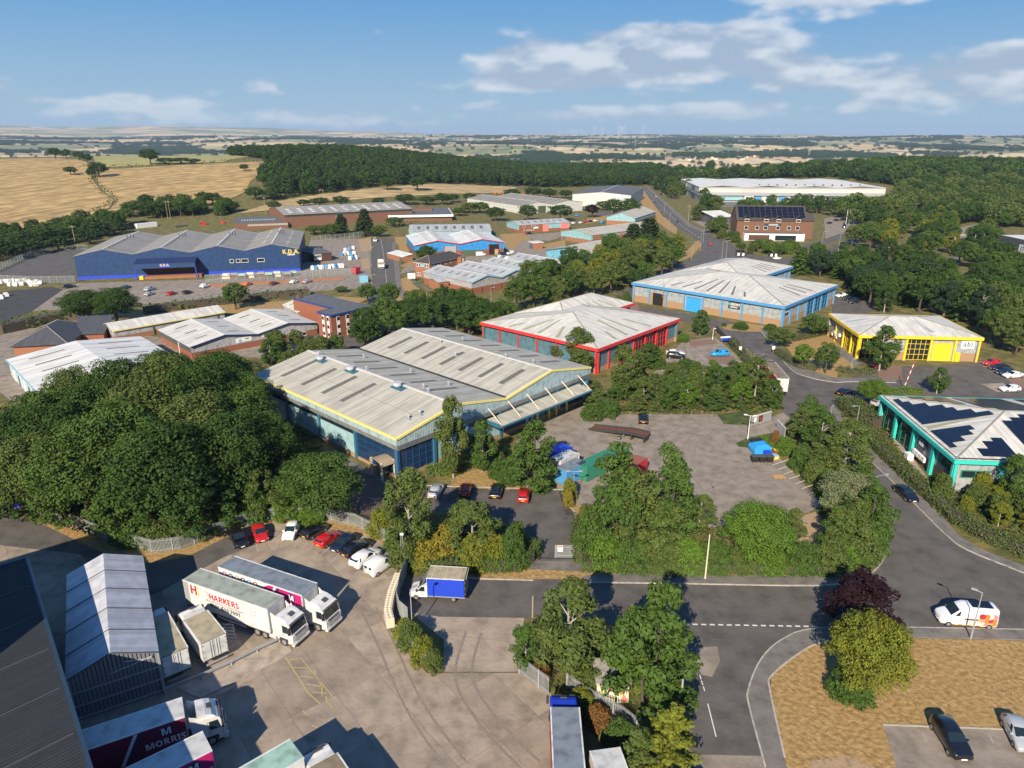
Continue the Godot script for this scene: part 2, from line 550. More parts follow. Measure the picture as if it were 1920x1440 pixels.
func sky_picture() -> ImageTexture:
	var w := 3072
	var h := 1536
	var rows := 400
	var f := FastNoiseLite.new()
	f.seed = 12
	f.frequency = 1.0
	f.fractal_octaves = 6
	f.fractal_gain = 0.55
	var g := FastNoiseLite.new()
	g.seed = 40
	g.frequency = 1.0
	g.fractal_octaves = 3
	var im := Image.create(w, h, false, Image.FORMAT_RGBF)
	im.fill(Color(0.3, 0.36, 0.4))
	var banks := [[9.0, 5.0, 15.0, 2.6, 1.35], [13, 6.6, 8.0, 1.4, 0.8], [4, 4.6, 8.0, 1.6, 0.6], [27, 10.0, 17.0, 2.2, 1.35], [22, 8.0, 6.0, 1.0, 0.7], [31, 3.4, 14.0, 2.4, 1.1], [36, 4.6, 6.0, 1.0, 0.8], [3, 10.4, 7.0, 0.8, 0.8], [-36, 2.6, 6.0, 0.8, 1.0], [-18, 3.4, 2.2, 0.9, 0.8], [-24, 2.4, 8.0, 0.7, 0.6], [-20, 1.2, 22.0, 1.2, 0.6], [6, 1.4, 9.0, 0.8, 0.9], [16, 1.7, 4.5, 0.8, 0.9],
		[60, 6, 18, 3, 0.9], [95, 8, 20, 3, 0.8], [140, 5, 25, 2.5, 0.8], [185, 7, 20, 3, 0.8], [230, 4, 20, 2, 0.7], [275, 8, 22, 3, 0.8], [310, 3, 15, 1.5, 0.6], [120, 18, 20, 5, 0.6], [250, 20, 20, 5, 0.6], [45, 20, 16, 4, 0.55], [-60, 16, 16, 3, 0.4]]
	for y in h / 2:
		var el := 90.0 * (1.0 - (y + 0.5) / (h / 2.0))
		var t := clampf(el / 90.0, 0.0, 1.0)
		var air := Color(0.32, 0.47, 0.6).lerp(Color(0.115, 0.315, 0.6), ss(0.0, 11.0, el)).lerp(Color(0.07, 0.2, 0.48), ss(10.0, 35.0, el)).lerp(Color(0.045, 0.12, 0.34), ss(30.0, 90.0, el))
		if el > 24.0:
			im.fill_rect(Rect2i(0, y, w, 1), air)
			continue
		for x in w:
			var az := (float(x) + 0.5) / w * 360.0
			var c := -0.5
			for b in banks:
				var dx: float = absf(wrapf(az - b[0], -180.0, 180.0)) / b[2]
				if dx < 1.0:
					var dy: float = absf(el - b[1]) / b[3]
					if dy < 1.0:
						c += b[4] * (1.0 - dx * dx) * (1.0 - dy * dy)
			if c < -0.45 and (el > 7.0 or el < 0.0):
				im.set_pixel(x, y, air)
				continue
			var a := deg_to_rad(az)
			var e := el * 0.55
			var q := Vector3(sin(a) * 9.0, e * 0.9, cos(a) * 9.0)
			var nn := f.get_noise_3dv(q)
			c += nn * 0.95 + (0.2 * ss(7.0, 1.5, el))
			var k := ss(-0.05, 0.5, c)
			if k <= 0.0:
				im.set_pixel(x, y, air)
				continue
			var up := f.get_noise_3dv(q + Vector3(0.05, 0.55, 0)) * 1.15
			var lit := clampf(0.5 + (nn * 1.15 - up) * 1.5 + g.get_noise_3dv(q * 0.5) * 0.5 - 0.28 * ss(0.2, 0.9, c), 0.0, 1.0)
			var cloud := Color(0.37, 0.44, 0.55).lerp(Color(0.72, 0.745, 0.78), lit)
			cloud = cloud.lerp(air, 0.15 + 0.3 * ss(4.0, 0.0, el))
			im.set_pixel(x, y, air.lerp(cloud, k * 0.85))
	return ImageTexture.create_from_image(im)

func land() -> void:
	mi(self, "ground", sheet(0.0, 1450.0), M.meadow).set_meta("kind", "structure")
	var m := mk("far_fields", 1, 1, 1, 1.0)
	m.albedo_texture = field_picture()
	m.uv1_triplanar = true
	m.uv1_world_triplanar = true
	m.uv1_scale = Vector3.ONE / 7000.0
	mi(self, "hills", sheet(1400.0, 18000.0), m).set_meta("kind", "structure")

func sheet(r0: float, r1: float) -> ArrayMesh:
	var rad := PackedFloat32Array()
	var r := r0
	while r < r1:
		rad.append(r)
		r += 80.0 if r < 320.0 else (10.0 if r < 1000.0 else maxf(20.0, r * 0.022))
	rad.append(r1)
	var ang := PackedFloat32Array()
	var a := -180.0
	while a < 179.99:
		ang.append(deg_to_rad(a))
		a += 0.33 if a > -44.0 and a < 44.0 else 4.0
	ang.append(PI)
	var v := PackedVector3Array()
	var n := PackedVector3Array()
	var ix := PackedInt32Array()
	var w := ang.size()
	for q in rad:
		for t in ang:
			var x := sin(t) * q
			var z := -cos(t) * q
			v.append(Vector3(x, ter(x, z), z))
			var e := maxf(4.0, q * 0.004)
			n.append(Vector3(ter(x - e, z) - ter(x + e, z), 2 * e, ter(x, z - e) - ter(x, z + e)).normalized() if q > 330.0 else Vector3.UP)
	for i in rad.size() - 1:
		for j in w - 1:
			var p := i * w + j
			ix.append_array([p, p + w, p + 1, p + 1, p + w, p + w + 1])
	var arr := []
	arr.resize(Mesh.ARRAY_MAX)
	arr[Mesh.ARRAY_VERTEX] = v
	arr[Mesh.ARRAY_NORMAL] = n
	arr[Mesh.ARRAY_INDEX] = ix
	var me := ArrayMesh.new()
	me.add_surface_from_arrays(Mesh.PRIMITIVE_TRIANGLES, arr)
	return me

func field_picture() -> ImageTexture:
	var s := 1024
	var f := FastNoiseLite.new()
	f.noise_type = FastNoiseLite.TYPE_CELLULAR
	f.frequency = 0.019
	f.cellular_jitter = 0.75
	f.seed = 5
	f.fractal_type = FastNoiseLite.FRACTAL_NONE
	f.cellular_return_type = FastNoiseLite.RETURN_CELL_VALUE
	var id := f.get_image(s, s, false, false, false).get_data()
	f.cellular_return_type = FastNoiseLite.RETURN_DISTANCE2_SUB
	var ed := f.get_image(s, s, false, false, false).get_data()
	var cols := [lin(0.55, 0.4, 0.2), lin(0.17, 0.2, 0.08), lin(0.6, 0.46, 0.25), lin(0.3, 0.3, 0.12), lin(0.36, 0.28, 0.15), lin(0.6, 0.46, 0.27), lin(0.22, 0.22, 0.1), lin(0.48, 0.37, 0.19), lin(0.15, 0.18, 0.07), lin(0.34, 0.31, 0.15), lin(0.56, 0.42, 0.22)]
	var hedge := lin(0.03, 0.045, 0.02)
	var o := PackedByteArray()
	o.resize(s * s * 3)
	for i in s * s:
		var c: Color = cols[id[i] * 7 % cols.size()]
		if ed[i] < 5:
			c = hedge
		var k := 1.0 + 0.06 * sin(i * 12.9898) 
		o[i * 3] = int(clampf(c.r * k, 0, 1) * 255)
		o[i * 3 + 1] = int(clampf(c.g * k, 0, 1) * 255)
		o[i * 3 + 2] = int(clampf(c.b * k, 0, 1) * 255)
	return ImageTexture.create_from_image(Image.create_from_data(s, s, false, Image.FORMAT_RGB8, o))

func bays(par: Node, a: Vector2, b: Vector2, n: int, length: float, side := 1.0, m: Material = null, tilt := 0.0) -> void:
	var d := (b - a).normalized()
	var o := (d.orthogonal() * side).rotated(tilt)
	for i in n + 1:
		var p := a.lerp(b, float(i) / n)
		line(par, "marking", PackedVector2Array([p, p + o * length]), 0.1, 0.0, 0.034, m if m else M.paint_worn)

func dashes(par: Node, path: PackedVector2Array, on: float, off: float, w: float, y := 0.034) -> void:
	for q in along(path, on + off):
		line(par, "marking", PackedVector2Array([q[0], q[0] + q[1] * on]), w, 0.0, y, M.paint_white)

func kerb(path: PackedVector2Array) -> void:
	line(self, "kerb", smooth(path, 4), 0.16, 0.0, 0.125, M.kerb)

func ring(p: PackedVector2Array) -> PackedVector2Array:
	var o := PackedVector2Array()
	var n := p.size()
	for i in n:
		var a := p[i]
		var b := p[(i + 1) % n]
		var k0 := absf((a - p[i - 1]).angle_to(b - a)) < 0.8
		var k1 := absf((b - a).angle_to(p[(i + 2) % n] - b)) < 0.8
		for j in 4:
			o.append(a.cubic_interpolate(b, p[i - 1] if k0 else a, p[(i + 2) % n] if k1 else b, j / 4.0))
	return o

func tyre_marks(par: Node, path: PackedVector2Array, w := 0.22, gap := 1.7, m: Material = null) -> void:
	for s in [-0.5, 0.5]:
		var p := PackedVector2Array()
		for q in along(smooth(path, 6), 1.0):
			p.append(q[0] + q[1].orthogonal() * s * gap)
		line(par, "tyre_mark", p, w, 0.0, 0.0335, m if m else M.tyre_scuff)

func paving() -> void:
	var yard_edge := P([-94.3,-96.6,-67.6,-89,-59.46,-84.2,-53.15,-80.6,-47.44,-78.5,-42.39,-79.9,-38.67,-85.4,-36.09,-88,-32.41,-89,-24.32,-86.8,-19.81,-85.4,-14.88,-80.9,-14.46,-76.3,-14.47,-74.7,-14.26,-66.4,-12.5,-63.9,-8.73,-58.83,-3.27,-58.83,0.82,-58.83,3.94,-55.9,4.93,-51.39,6.13,-39.5,-47.43,-39.5])
	var yard := flat(self, "yard", yard_edge, 0.012, M.joint)
	var ua := (Vector2(-4.64,-47.28) - Vector2(-18.12,-64.3)).normalized()
	var va := ua.orthogonal()
	var o0 := Vector2(-18.12,-64.3)
	for i in range(-11, 10):
		for j in range(-16, 16):
			var p := o0 + ua * i * 7.2 + va * j * 4.6
			var q := PackedVector2Array([p + (ua + va) * 0.015, p + ua * 7.185 + va * 0.015, p + ua * 7.185 + va * 4.585, p + ua * 0.015 + va * 4.585])
			for piece in Geometry2D.intersect_polygons(q, yard_edge):
				var k := R.randi() % 5
				flat(yard, "slab", piece, 0.03, M["concrete%d" % k])
	var gate := flat(self, "entrance", P([-11.69,-68.6,-8.34,-67.8,1.4,-67.6,0.45,-60.5,0.82,-58.99,-8.64,-58.99,-7.14,-60.5,-7.44,-63.9,-10.26,-67]), 0.026, M.concrete2)
	for q in [[Vector2(-13.36,-65.6), Vector2(1.16,-63.4)], [Vector2(-8.46,-58.83), Vector2(0.98,-58.83)]]:
		line(gate, "joint", PackedVector2Array(q), 0.05, 0.0, 0.0335, M.joint)
	flat(self, "asphalt", P([-94.3,-96.6,-67.6,-89,-59.46,-84.2,-53.15,-80.6,-47.44,-78.5,-42.39,-79.9,-38.67,-85.4,-32.2,-85.1,-37.53,-79.9,-42.39,-72.5,-45.19,-70.4,-56.65,-80.6,-85.5,-85.8]), 0.036, M.asphalt)
	tyre_marks(yard, P([1.86,-47.28,-1.48,-51.39,-4.21,-56.04,-4.97,-59.76,-4.16,-65.6]), 0.3)
	tyre_marks(yard, P([-4.64,-47.28,-7.96,-52.01,-10.62,-56.75,-13.95,-63.9,-16.76,-69.4]), 0.25)
	line(yard, "marking", P([-23.9,-61.2,-20.09,-56.04,-18.58,-54.65]), 0.14, 0.0, 0.036, M.paint_yellow)
	line(yard, "marking", P([-22.3,-61.1,-17.26,-55.2]), 0.12, 0.0, 0.036, M.paint_yellow)
	for q in [[Vector2(-23.42,-60.7), Vector2(-22.4,-60.9)], [Vector2(-22.54,-59.6), Vector2(-21.09,-59.53)], [Vector2(-21.59,-58.38), Vector2(-20.12,-58.15)], [Vector2(-20.63,-57.26), Vector2(-19.06,-56.97)], [Vector2(-19.71,-56.18), Vector2(-18.25,-56.04)]]:
		line(yard, "marking", PackedVector2Array(q), 0.12, 0.0, 0.0395, M.paint_yellow)
	for q in [[590,1256,594,1264], [600,1268,606,1276], [608,1278,612,1288], [618,1290,622,1297], [594,1306,602,1311], [612,1322,620,1325], [624,1297,630,1303]]:
		line(yard, "marking", PackedVector2Array([Vector2(-20.31,-59.29) + Vector2((q[0] - 590) * 0.075, (q[1] - 1256) * 0.11), Vector2(-20.31,-59.29) + Vector2((q[2] - 590) * 0.075, (q[3] - 1256) * 0.11)]), 0.14, 0.0, 0.036, M.paint_yellow)
	for q in [[Vector2(-34.95,-84.2), Vector2(-33.55,-81.3)], [Vector2(-31.92,-85.4), Vector2(-31.46,-82.1)], [Vector2(-28.73,-85.8), Vector2(-29.12,-82.1)], [Vector2(-26.38,-85.3), Vector2(-26.99,-81.6)], [Vector2(-24.19,-82.9), Vector2(-25.04,-80.3)], [Vector2(-22.31,-81.8), Vector2(-23.28,-79.1)], [Vector2(-20.42,-80.6), Vector2(-21.46,-77.4)], [Vector2(-18.37,-77.9), Vector2(-19.73,-76.2)], [Vector2(-16.63,-76.5), Vector2(-17.67,-74.9)]]:
		line(yard, "marking", PackedVector2Array(q), 0.11, 0.0, 0.04, M.paint_worn)
	flat(self, "verge", P([-67.6,-89,-59.46,-84.2,-53.15,-80.6,-47.44,-78.5,-42.39,-79.9,-38.67,-85.4,-36.09,-88,-32.41,-89,-24.32,-86.8,-19.81,-85.4,-14.88,-80.9,-14.46,-76.3,-14.73,-81.8,-19.55,-88,-26.17,-90.5,-31.05,-91.4,-33.96,-90.8,-36.74,-89.9,-40.33,-87.2,-45.09,-82.9,-49,-82.1,-55.26,-84.5,-64.8,-89.4]), 0.06, M.dry_grass, 0.06)
	flat(self, "island", P([-33.38,-56.61,-31.19,-58.38,-29.42,-60.2,-27.27,-62,-25.45,-63.4,-23.82,-62.8,-23.41,-62,-24.54,-60.5,-26.66,-58.6,-28.67,-56.75,-30.47,-55.34]), 0.1, M.concrete_pale, 0.1)
	flat(self, "road", P([-14.56,-75.2,-10.65,-75.8,-6.09,-75.2,0.53,-74.9,7.02,-74.4,20.92,-74.1,36.89,-73.7,42.09,-74.7,45.81,-76.9,48.77,-80.2,50.66,-83.1,51.96,-87.7,52.84,-96.6,54.39,-109.8,54.31,-123.8,53.73,-132.1,56.12,-139.7,60.1,-148.1,62.7,-155.5,61.8,-163.7,60.2,-174.9,58.24,-182.4,56.88,-190.5,58.19,-199.2,53.84,-205.5,53.49,-210.7,58.93,-206.8,65.6,-202.3,70,-194.5,68.2,-182.4,65.4,-159.5,67,-152.9,71.5,-149.2,76,-149.5,85.2,-148.8,83.3,-142.9,77.5,-138.1,70.7,-139,68.9,-138.7,65.4,-135,63.3,-131.2,61.3,-123.8,60.5,-111.9,60.3,-100.6,59.87,-92,59.66,-85.4,60.3,-81.6,64.3,-76.3,69.8,-71.4,64.6,-64.7,56.89,-65.5,42.72,-65.9,33.71,-65.7,29.47,-63.9,26.13,-60.8,23.45,-56.54,22.81,-54.17,22.04,-47.28,21.07,-41.27,14.33,-41.27,15.31,-47.28,16.56,-53.97,19,-65.6,1.4,-67.6,-8.34,-67.8,-11.66,-68.4,-13.58,-67]), 0.024, M.asphalt)
	flat(self, "asphalt", P([16.25,-48.69,22.07,-48.52,21.99,-47.01,20.99,-41.04,14.27,-41.04]), 0.028, M.asphalt_old)
	var marks := flat(self, "asphalt", P([19.38,-66,20.21,-65.7,32.14,-65.8,28.98,-63.6,25.99,-60.7,23.4,-56.54,22.76,-54.17,22.11,-48.63,16.28,-48.81,17.35,-56.04]), 0.028, M.asphalt)
	dashes(marks, P([19.37,-66.5,33.86,-66.1]), 0.55, 0.4, 0.2)
	dashes(marks, P([19.13,-58.53,19.08,-56.61]), 0.6, 0.2, 0.1)
	dashes(marks, P([18.94,-54.65,18.66,-50.59]), 4.0, 4.0, 0.1)
	flat(marks, "patch", P([19.74,-62.6,22.1,-62.8,21.75,-60.5,20.3,-58.23,19.31,-58.6,19.13,-60.5]), 0.033, M.asphalt_old)
	for q in [[Vector2(28.24,-73.5), Vector2(29.22,-72.1)], [Vector2(-3.36,-73), Vector2(-2.89,-72.4)]]:
		line(marks, "stain", PackedVector2Array(q), 0.9, 0.0, 0.032, M.tyre_mark)
	line(marks, "joint", P([22.09,-66.1,21.85,-64,23.14,-63.9,22.98,-60.5,22.61,-55.34]), 0.06, 0.0, 0.0325, M.tyre_mark)
	line(marks, "joint", P([46.37,-76.7,52.74,-74.9,55.11,-74.4]), 0.06, 0.0, 0.032, M.tyre_mark)
	line(marks, "joint", P([55.86,-70.4,55.23,-64.7]), 0.06, 0.0, 0.032, M.tyre_mark)
	for q in [P([9.8,-75.9,16.05,-76.2,21.35,-76,38.51,-75.6,42.24,-76.5,45.98,-78.7,48.74,-81.8,50.5,-85.1,51.13,-88,51.96,-87.7,50.66,-83.1,48.77,-80.2,45.81,-76.9,42.09,-74.7,36.89,-73.7,20.92,-74.1,7.02,-74.4,8.59,-75.1]),
			P([42.72,-65.9,56.89,-65.5,64.8,-65,63.5,-63.3,55.75,-63.8,42.44,-64.2,37.21,-63.9,33.33,-63.4,30.1,-61.5,26.44,-58.45,25.57,-56.54,24.06,-48.4,22.75,-41.27,21.15,-41.27,22.04,-47.28,22.81,-54.17,23.45,-56.54,26.13,-60.8,29.47,-63.9,33.71,-65.7]),
			P([69.8,-71.4,64.3,-76.3,60.3,-81.6,59.66,-85.4,59.87,-92,60.3,-100.6,60.5,-111.9,61.3,-123.8,63.3,-131.2,65.4,-135,68.9,-138.7,70.7,-139,70.5,-137.5,68.2,-135.9,65.9,-132.6,63.9,-127.8,63,-122.5,62.7,-111.9,62.5,-101,62.2,-92,61.5,-83.7,65.3,-77.9,71.1,-73]),
			P([70,-194.5,68.2,-182.4,65.4,-159.5,67,-152.9,71.5,-149.2,76,-149.5,85.2,-148.8,86.3,-151,77.2,-152.1,73,-152.1,70,-156.7,68.9,-162,70.3,-182.4,72.3,-196.2])]:
		flat(self, "pavement", ring(q), 0.12, M.pavement, 0.12)
	kerb(P([-6.09,-75.2,0.53,-74.9,2.63,-74.8]))
	kerb(P([8.53,-74.4,20.92,-74.1,36.89,-73.7,42.09,-74.7,45.81,-76.9,48.77,-80.2,50.66,-83.1,51.96,-87.7]))
	kerb(P([56.89,-65.5,42.72,-65.9,33.71,-65.7,29.47,-63.9,26.13,-60.8,23.45,-56.54,22.81,-54.17,22.04,-47.28]))
	kerb(P([64.3,-76.3,60.3,-81.6,59.66,-85.4,59.87,-92,60.3,-100.6,60.5,-111.9,61.3,-123.8,63.3,-131.2,65.4,-135,68.9,-138.7,70.7,-139]))
	kerb(P([70,-194.5,68.2,-182.4,65.4,-159.5,67,-152.9,71.5,-149.2,76,-149.5,85.2,-148.8]))
	kerb(P([42.4,-64.1,37.17,-63.8,33.3,-63.3,30.07,-61.4,26.42,-58.38,25.55,-56.47,24.09,-48.35]))
	flat(self, "patch", P([42.42,-76.1,46.82,-80.2,47.81,-79.9,46.04,-77.4,42.98,-75.4]), 0.126, M.tarmac_patch)
	flat(self, "verge", P([-6.05,-76.7,2.7,-77.2,9.86,-76.5,16.21,-77.2,29.72,-77.2,38.93,-76.6,42.65,-77.4,42.24,-76.5,38.51,-75.6,21.35,-76,16.05,-76.2,9.8,-75.9,8.59,-75.1,-5.95,-75.2]), 0.05, M.dry_grass, 0.05)
	flat(self, "lawn", P([42.57,-64.1,55.69,-63.7,63.4,-63.2,46.35,-41.27,22.75,-41.27,24.06,-48.12,24.85,-52.65,25.6,-56.47,26.47,-58.38,28.05,-60.1,30.15,-61.5,33.39,-63.4,37.17,-63.8]), 0.06, M.dry_grass, 0.06)
	var cp := flat(self, "car_park", P([34.54,-51.95,47.28,-51.32,54.82,-50.89,48.03,-41.27,32.02,-41.27]), 0.075, M.asphalt_old, 0.02)
	line(self, "kerb", P([34.57,-52.01,47.32,-51.39,54.87,-50.95]), 0.16, 0.0, 0.14, M.kerb)
	for q in [[Vector2(37.79,-51.08), Vector2(37.56,-50.04)], [Vector2(43.81,-50.89), Vector2(43.49,-49.86)]]:
		line(cp, "marking", PackedVector2Array(q), 0.1, 0.0, 0.08, M.paint_worn)
	flat(self, "patch", P([26.24,-47.95,29.78,-48.52,31.55,-47.28,30.91,-44.13,23.85,-44.13]), 0.067, M.sand)
	var cq := flat(self, "car_park", P([-13.36,-99.7,8,-98.3,8.11,-94.1,9.07,-91.3,8.23,-80.3,9.86,-76.5,8.53,-74.4,0.53,-74.8,2.02,-76.7,2.76,-79.3,3.41,-84.2,0,-88,-4.67,-91.7,-12.49,-92,-16.21,-85.8,-19.42,-87.2,-21.8,-91.7,-16.26,-96.6]), 0.02, M.asphalt)
	bays(cq, Vector2(-9.53,-98.8), Vector2(5.35,-98.1), 5, 4.6, 1.0)
	line(cq, "joint", P([2.78,-79.8,8.45,-79.6]), 0.25, 0.0, 0.03, M.chassis)
	flat(self, "concrete_apron", P([2.76,-79.1,8.47,-79.1,9.83,-76.2,1,-76.2]), 0.028, M.pavement)
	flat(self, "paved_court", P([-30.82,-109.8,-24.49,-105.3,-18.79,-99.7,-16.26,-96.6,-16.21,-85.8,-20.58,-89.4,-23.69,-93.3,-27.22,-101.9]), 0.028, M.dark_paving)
	flat(self, "footpath", P([-33.63,-113.7,-29.49,-111.9,-18.99,-101,-19.12,-99.2,-23.32,-103.8,-31.62,-109.4]), 0.05, M.pavement, 0.05)
	flat(self, "lawn", P([-9.03,-103.2,-6.14,-105.7,0,-105.3,1.27,-101,1.24,-98.7,-9.31,-99.2]), 0.05, M.dry_grass, 0.05)
	line(self, "kerb", P([-13.38,-99.9,8.01,-98.5,8.2,-94.3,9.16,-91.4,8.3,-80.3]), 0.14, 0.0, 0.1, M.kerb)
	flat(self, "verge", P([8.07,-95.7,10.26,-93.3,11.05,-89.4,9.4,-88,9.2,-90.9,8.27,-94.1]), 0.04, M.dry_grass, 0.04)
	var g := flat(self, "car_park", P([19.21,-130,40.42,-130,40.29,-125.1,44.61,-124.3,54.37,-131.5,54.9,-129.2,48.89,-121.3,45.61,-116,45.59,-109.8,46.16,-93.6,39.64,-89.4,25.32,-87,7.73,-90.9,6.35,-109.8,0,-114.2,4.1,-126.5,14.1,-135]), 0.02, M.asphalt_old)
	bays(g, Vector2(43.38,-107.3), Vector2(45.99,-93.8), 8, 5.2, 1.0, M.paint_white, -0.35)
	bays(g, Vector2(23.01,-129.5), Vector2(39.22,-129.5), 8, 4.6, 1.0, null, 0.3)
	for q in [P([29.91,-109.8,32.7,-117.6,39.22,-123.8,43.85,-122.5]), P([29.95,-111.9,29.19,-106.7,30.38,-101,30.3,-97.4]), P([27.18,-114.2,29.86,-120,35.52,-125.1,43.43,-127.8]), P([28.92,-101.9,36.86,-105.7,43.51,-109.8]), P([29.26,-96.6,39.74,-103.8,45.93,-101.9])]:
		tyre_marks(g, q, 0.3, 1.9)
	flat(self, "verge", P([39.91,-116,42.54,-118.3,48.22,-120.8,47.45,-115.3,46.38,-110.2,44.84,-113.7,39.97,-114.6]), 0.1, M.green_grass, 0.1)
	flat(self, "verge", P([40.29,-125.1,44.61,-124.3,48.6,-127.8,46.81,-132.1,40.42,-130]), 0.06, M.green_grass, 0.06)
	flat(self, "sitting_ground", P([40.57,-89.9,44.37,-91.7,44.36,-88,41.15,-82.9,38.35,-82.1,38.9,-85.8]), 0.05, M.sand)
	var rc := flat(self, "car_park", P([32.6,-155.5,45.45,-182.4,55.11,-186.6,56.3,-168.9,55.36,-155.5,45.53,-151]), 0.02, M.asphalt_old)
	flat(rc, "bay_paving", P([47.16,-182.4,54.68,-185,54.13,-179.9,46.39,-177.4]), 0.026, M.block_paving)
	flat(rc, "bay_paving", P([48.36,-168.9,55.11,-168.9,54.34,-162.8,47.57,-162.4]), 0.026, M.block_paving)
	for q in [[Vector2(45.28,-177.4), Vector2(43.03,-159.5)], [Vector2(47.09,-170.7), Vector2(46.97,-158.7)], [Vector2(44.14,-170.7), Vector2(47.51,-170.3)]]:
		line(rc, "marking", PackedVector2Array(q), 0.14, 0.0, 0.032, M.paint_worn)
	flat(self, "concrete_apron", P([39.37,-234.5,39.61,-225.1,76.4,-193.3,68.2,-182.4,57.97,-194.5,51.67,-202.9,35.87,-212.1,32.42,-222.8]), 0.016, M.asphalt)
	flat(self, "ramp_paving", P([32.93,-226.6,41.15,-234.5,40.33,-219.1,32.42,-210.7]), 0.03, M.block_paving)
	flat(self, "lawn", P([59.7,-198,67.1,-202.3,76.7,-196.2,71.5,-192.2,65.5,-192.2,60.2,-194.5]), 0.05, M.dry_grass, 0.05)
	var yc := flat(self, "car_park", P([77.2,-152.1,85.6,-159.5,92.3,-160.3,112,-163.7,114.4,-155.5,114.1,-142.9,106.4,-132.1,100,-132.1,87.4,-140,82.8,-141.9,85.2,-148.8]), 0.02, M.asphalt)
	flat(yc, "bay_paving", P([86,-160.3,92.7,-161.1,87.7,-151,82.7,-151]), 0.026, M.block_paving)
	flat(yc, "bay_paving", P([112.6,-164.5,118.3,-165.4,116.6,-148.1,110.6,-145.3]), 0.026, M.block_paving)
	flat(yc, "concrete_slab", P([103.6,-148.1,108.8,-148.8,108.5,-144,103.8,-142.9]), 0.026, M.concrete2)
	flat(self, "lawn", P([71.5,-179.9,82.7,-190.5,89.9,-193.3,86.1,-168.9,80.5,-159.5,68.7,-161.6]), 0.05, M.dry_grass, 0.05)
	flat(self, "lawn", P([66.1,-159.5,76.8,-159.5,73.7,-152.5,68.9,-155.5]), 0.055, M.dry_grass, 0.05)
	flat(self, "footpath", P([82,-177.4,84.9,-178.4,84.7,-163.7,81.5,-160.3]), 0.06, M.pavement)
	flat(self, "service_path", P([69.9,-123.8,71.2,-123.8,66.7,-102.8,65.1,-101.9]), 0.05, M.concrete_pale)
	flat(self, "car_park", P([107.4,-234.5,120,-238.7,114.3,-219.1,101.4,-205.5,97.8,-212.1]), 0.02, M.asphalt)
	flat(self, "car_park", P([70.4,-139.7,82.8,-141.9,83,-138.1,71.7,-126.5,69.8,-127.8]), 0.02, M.asphalt_dark)
	var kc := flat(self, "car_park", P([-160,-250.2,-161,-260.8,-116.5,-268,-82.3,-272.3,-60.6,-278.9,-51.67,-252.1,-89.7,-240.4,-120.1,-225.8,-150.2,-216.3]), 0.02, M.asphalt_old)
	bays(kc, Vector2(-134.5,-247.5), Vector2(-63.4,-261.8), 26, 4.8, -1.0, M.paint_white, 0.3)
	bays(kc, Vector2(-127,-236.2), Vector2(-68.7,-251.2), 24, 4.8, 1.0, M.paint_white, 0.3)
	flat(self, "asphalt", P([-178.9,-234.5,-147.8,-190.5,-149.4,-216.3,-159.5,-249.3,-165.7,-254,-176.8,-247.5]), 0.024, M.asphalt_dark)
	flat(self, "storage_yard", P([-203.7,-263.8,-213.7,-277.8,-216.9,-342.2,-205.7,-347.3,-163.5,-266.9,-177.1,-259.8]), 0.02, M.asphalt)
	flat(self, "storage_yard", P([-87.8,-295.7,-104.2,-371,-79.1,-395.9,-54.29,-272.3,-62.2,-274.5,-114.2,-259.8,-116.5,-268]), 0.024, M.asphalt_old)
	flat(self, "sand_bed", P([-80.2,-375,-76.1,-387.3,-66.5,-338.9,-71.1,-335.7]), 0.05, M.sand)
	flat(self, "sand_bed", P([-66.9,-314.5,-63.7,-317.3,-57.94,-289.5,-61,-289.5]), 0.05, M.sand)
	flat(self, "road", P([-76,-385.2,-76,-402.6,-68.5,-421.6,-51.87,-439.7,-30.24,-456.5,0,-474.5,0,-456.5,-25.78,-437.1,-49.54,-419.2,-60.6,-409.5,-63.8,-391.5,-61.1,-365.3,-51.41,-308.9,-43.22,-261.8,-37.22,-234.5,-28.14,-215.6,-45.65,-212.1,-48.31,-234.5,-49.75,-252.1,-58.67,-295.7]), 0.03, M.asphalt)
	dashes(self.get_child(get_child_count() - 1), P([-69.2,-379,-61.2,-338.9,-52.89,-295.7,-44.78,-252.1]), 3.0, 2.0, 0.15, 0.036)
	flat(self, "pavement", P([-61.1,-365.3,-51.41,-308.9,-43.22,-261.8,-37.22,-234.5,-35.79,-234.5,-41.23,-261.8,-49.09,-308.9,-59.18,-365.3]), 0.12, M.pavement, 0.12)
	flat(self, "forecourt", P([-44.42,-277.8,-35.56,-295.7,-19.6,-289.5,-8.61,-285.9,8.89,-295.7,16.92,-323.2,14.66,-395.9,0,-445.2,-8.79,-395.9,-2.53,-338.9,-4.88,-326.3,-44.94,-315.9]), 0.02, M.asphalt_old)
	flat(self, "road", P([0,-474.5,29.79,-507.8,53.21,-518.7,84.8,-526.2,85.6,-507.8,51.67,-468.4,40.25,-419.2,29.31,-395.9,11.13,-375,0,-371,-6.19,-419.2,7.96,-431.8,13.12,-445.2]), 0.026, M.asphalt)
	flat(self, "forecourt", P([7.41,-400.3,30.62,-414.3,30.78,-395.9,19.29,-371,8.44,-379]), 0.03, M.asphalt_old)
	flat(self, "road", P([-59.1,-190.5,-55.11,-198,-38.01,-205.5,-26.09,-212.1,-16.31,-212.1,-15.84,-205.5,-35.46,-190.5,-35.12,-172.6,-39.74,-168.9,-48.63,-172.6]), 0.02, M.asphalt)
	flat(self, "forecourt", P([-123,-155.5,-142,-182.4,-137.8,-198,-118.5,-199.2,-103.4,-190.5,-89.5,-182.4,-58.01,-186.6,-48.29,-182.4,-42.39,-174.9,-60.4,-167.1,-85.1,-172.6,-102.7,-172.6,-105.8,-155.5,-101.6,-141.3,-100.9,-135]), 0.016, M.asphalt_old)
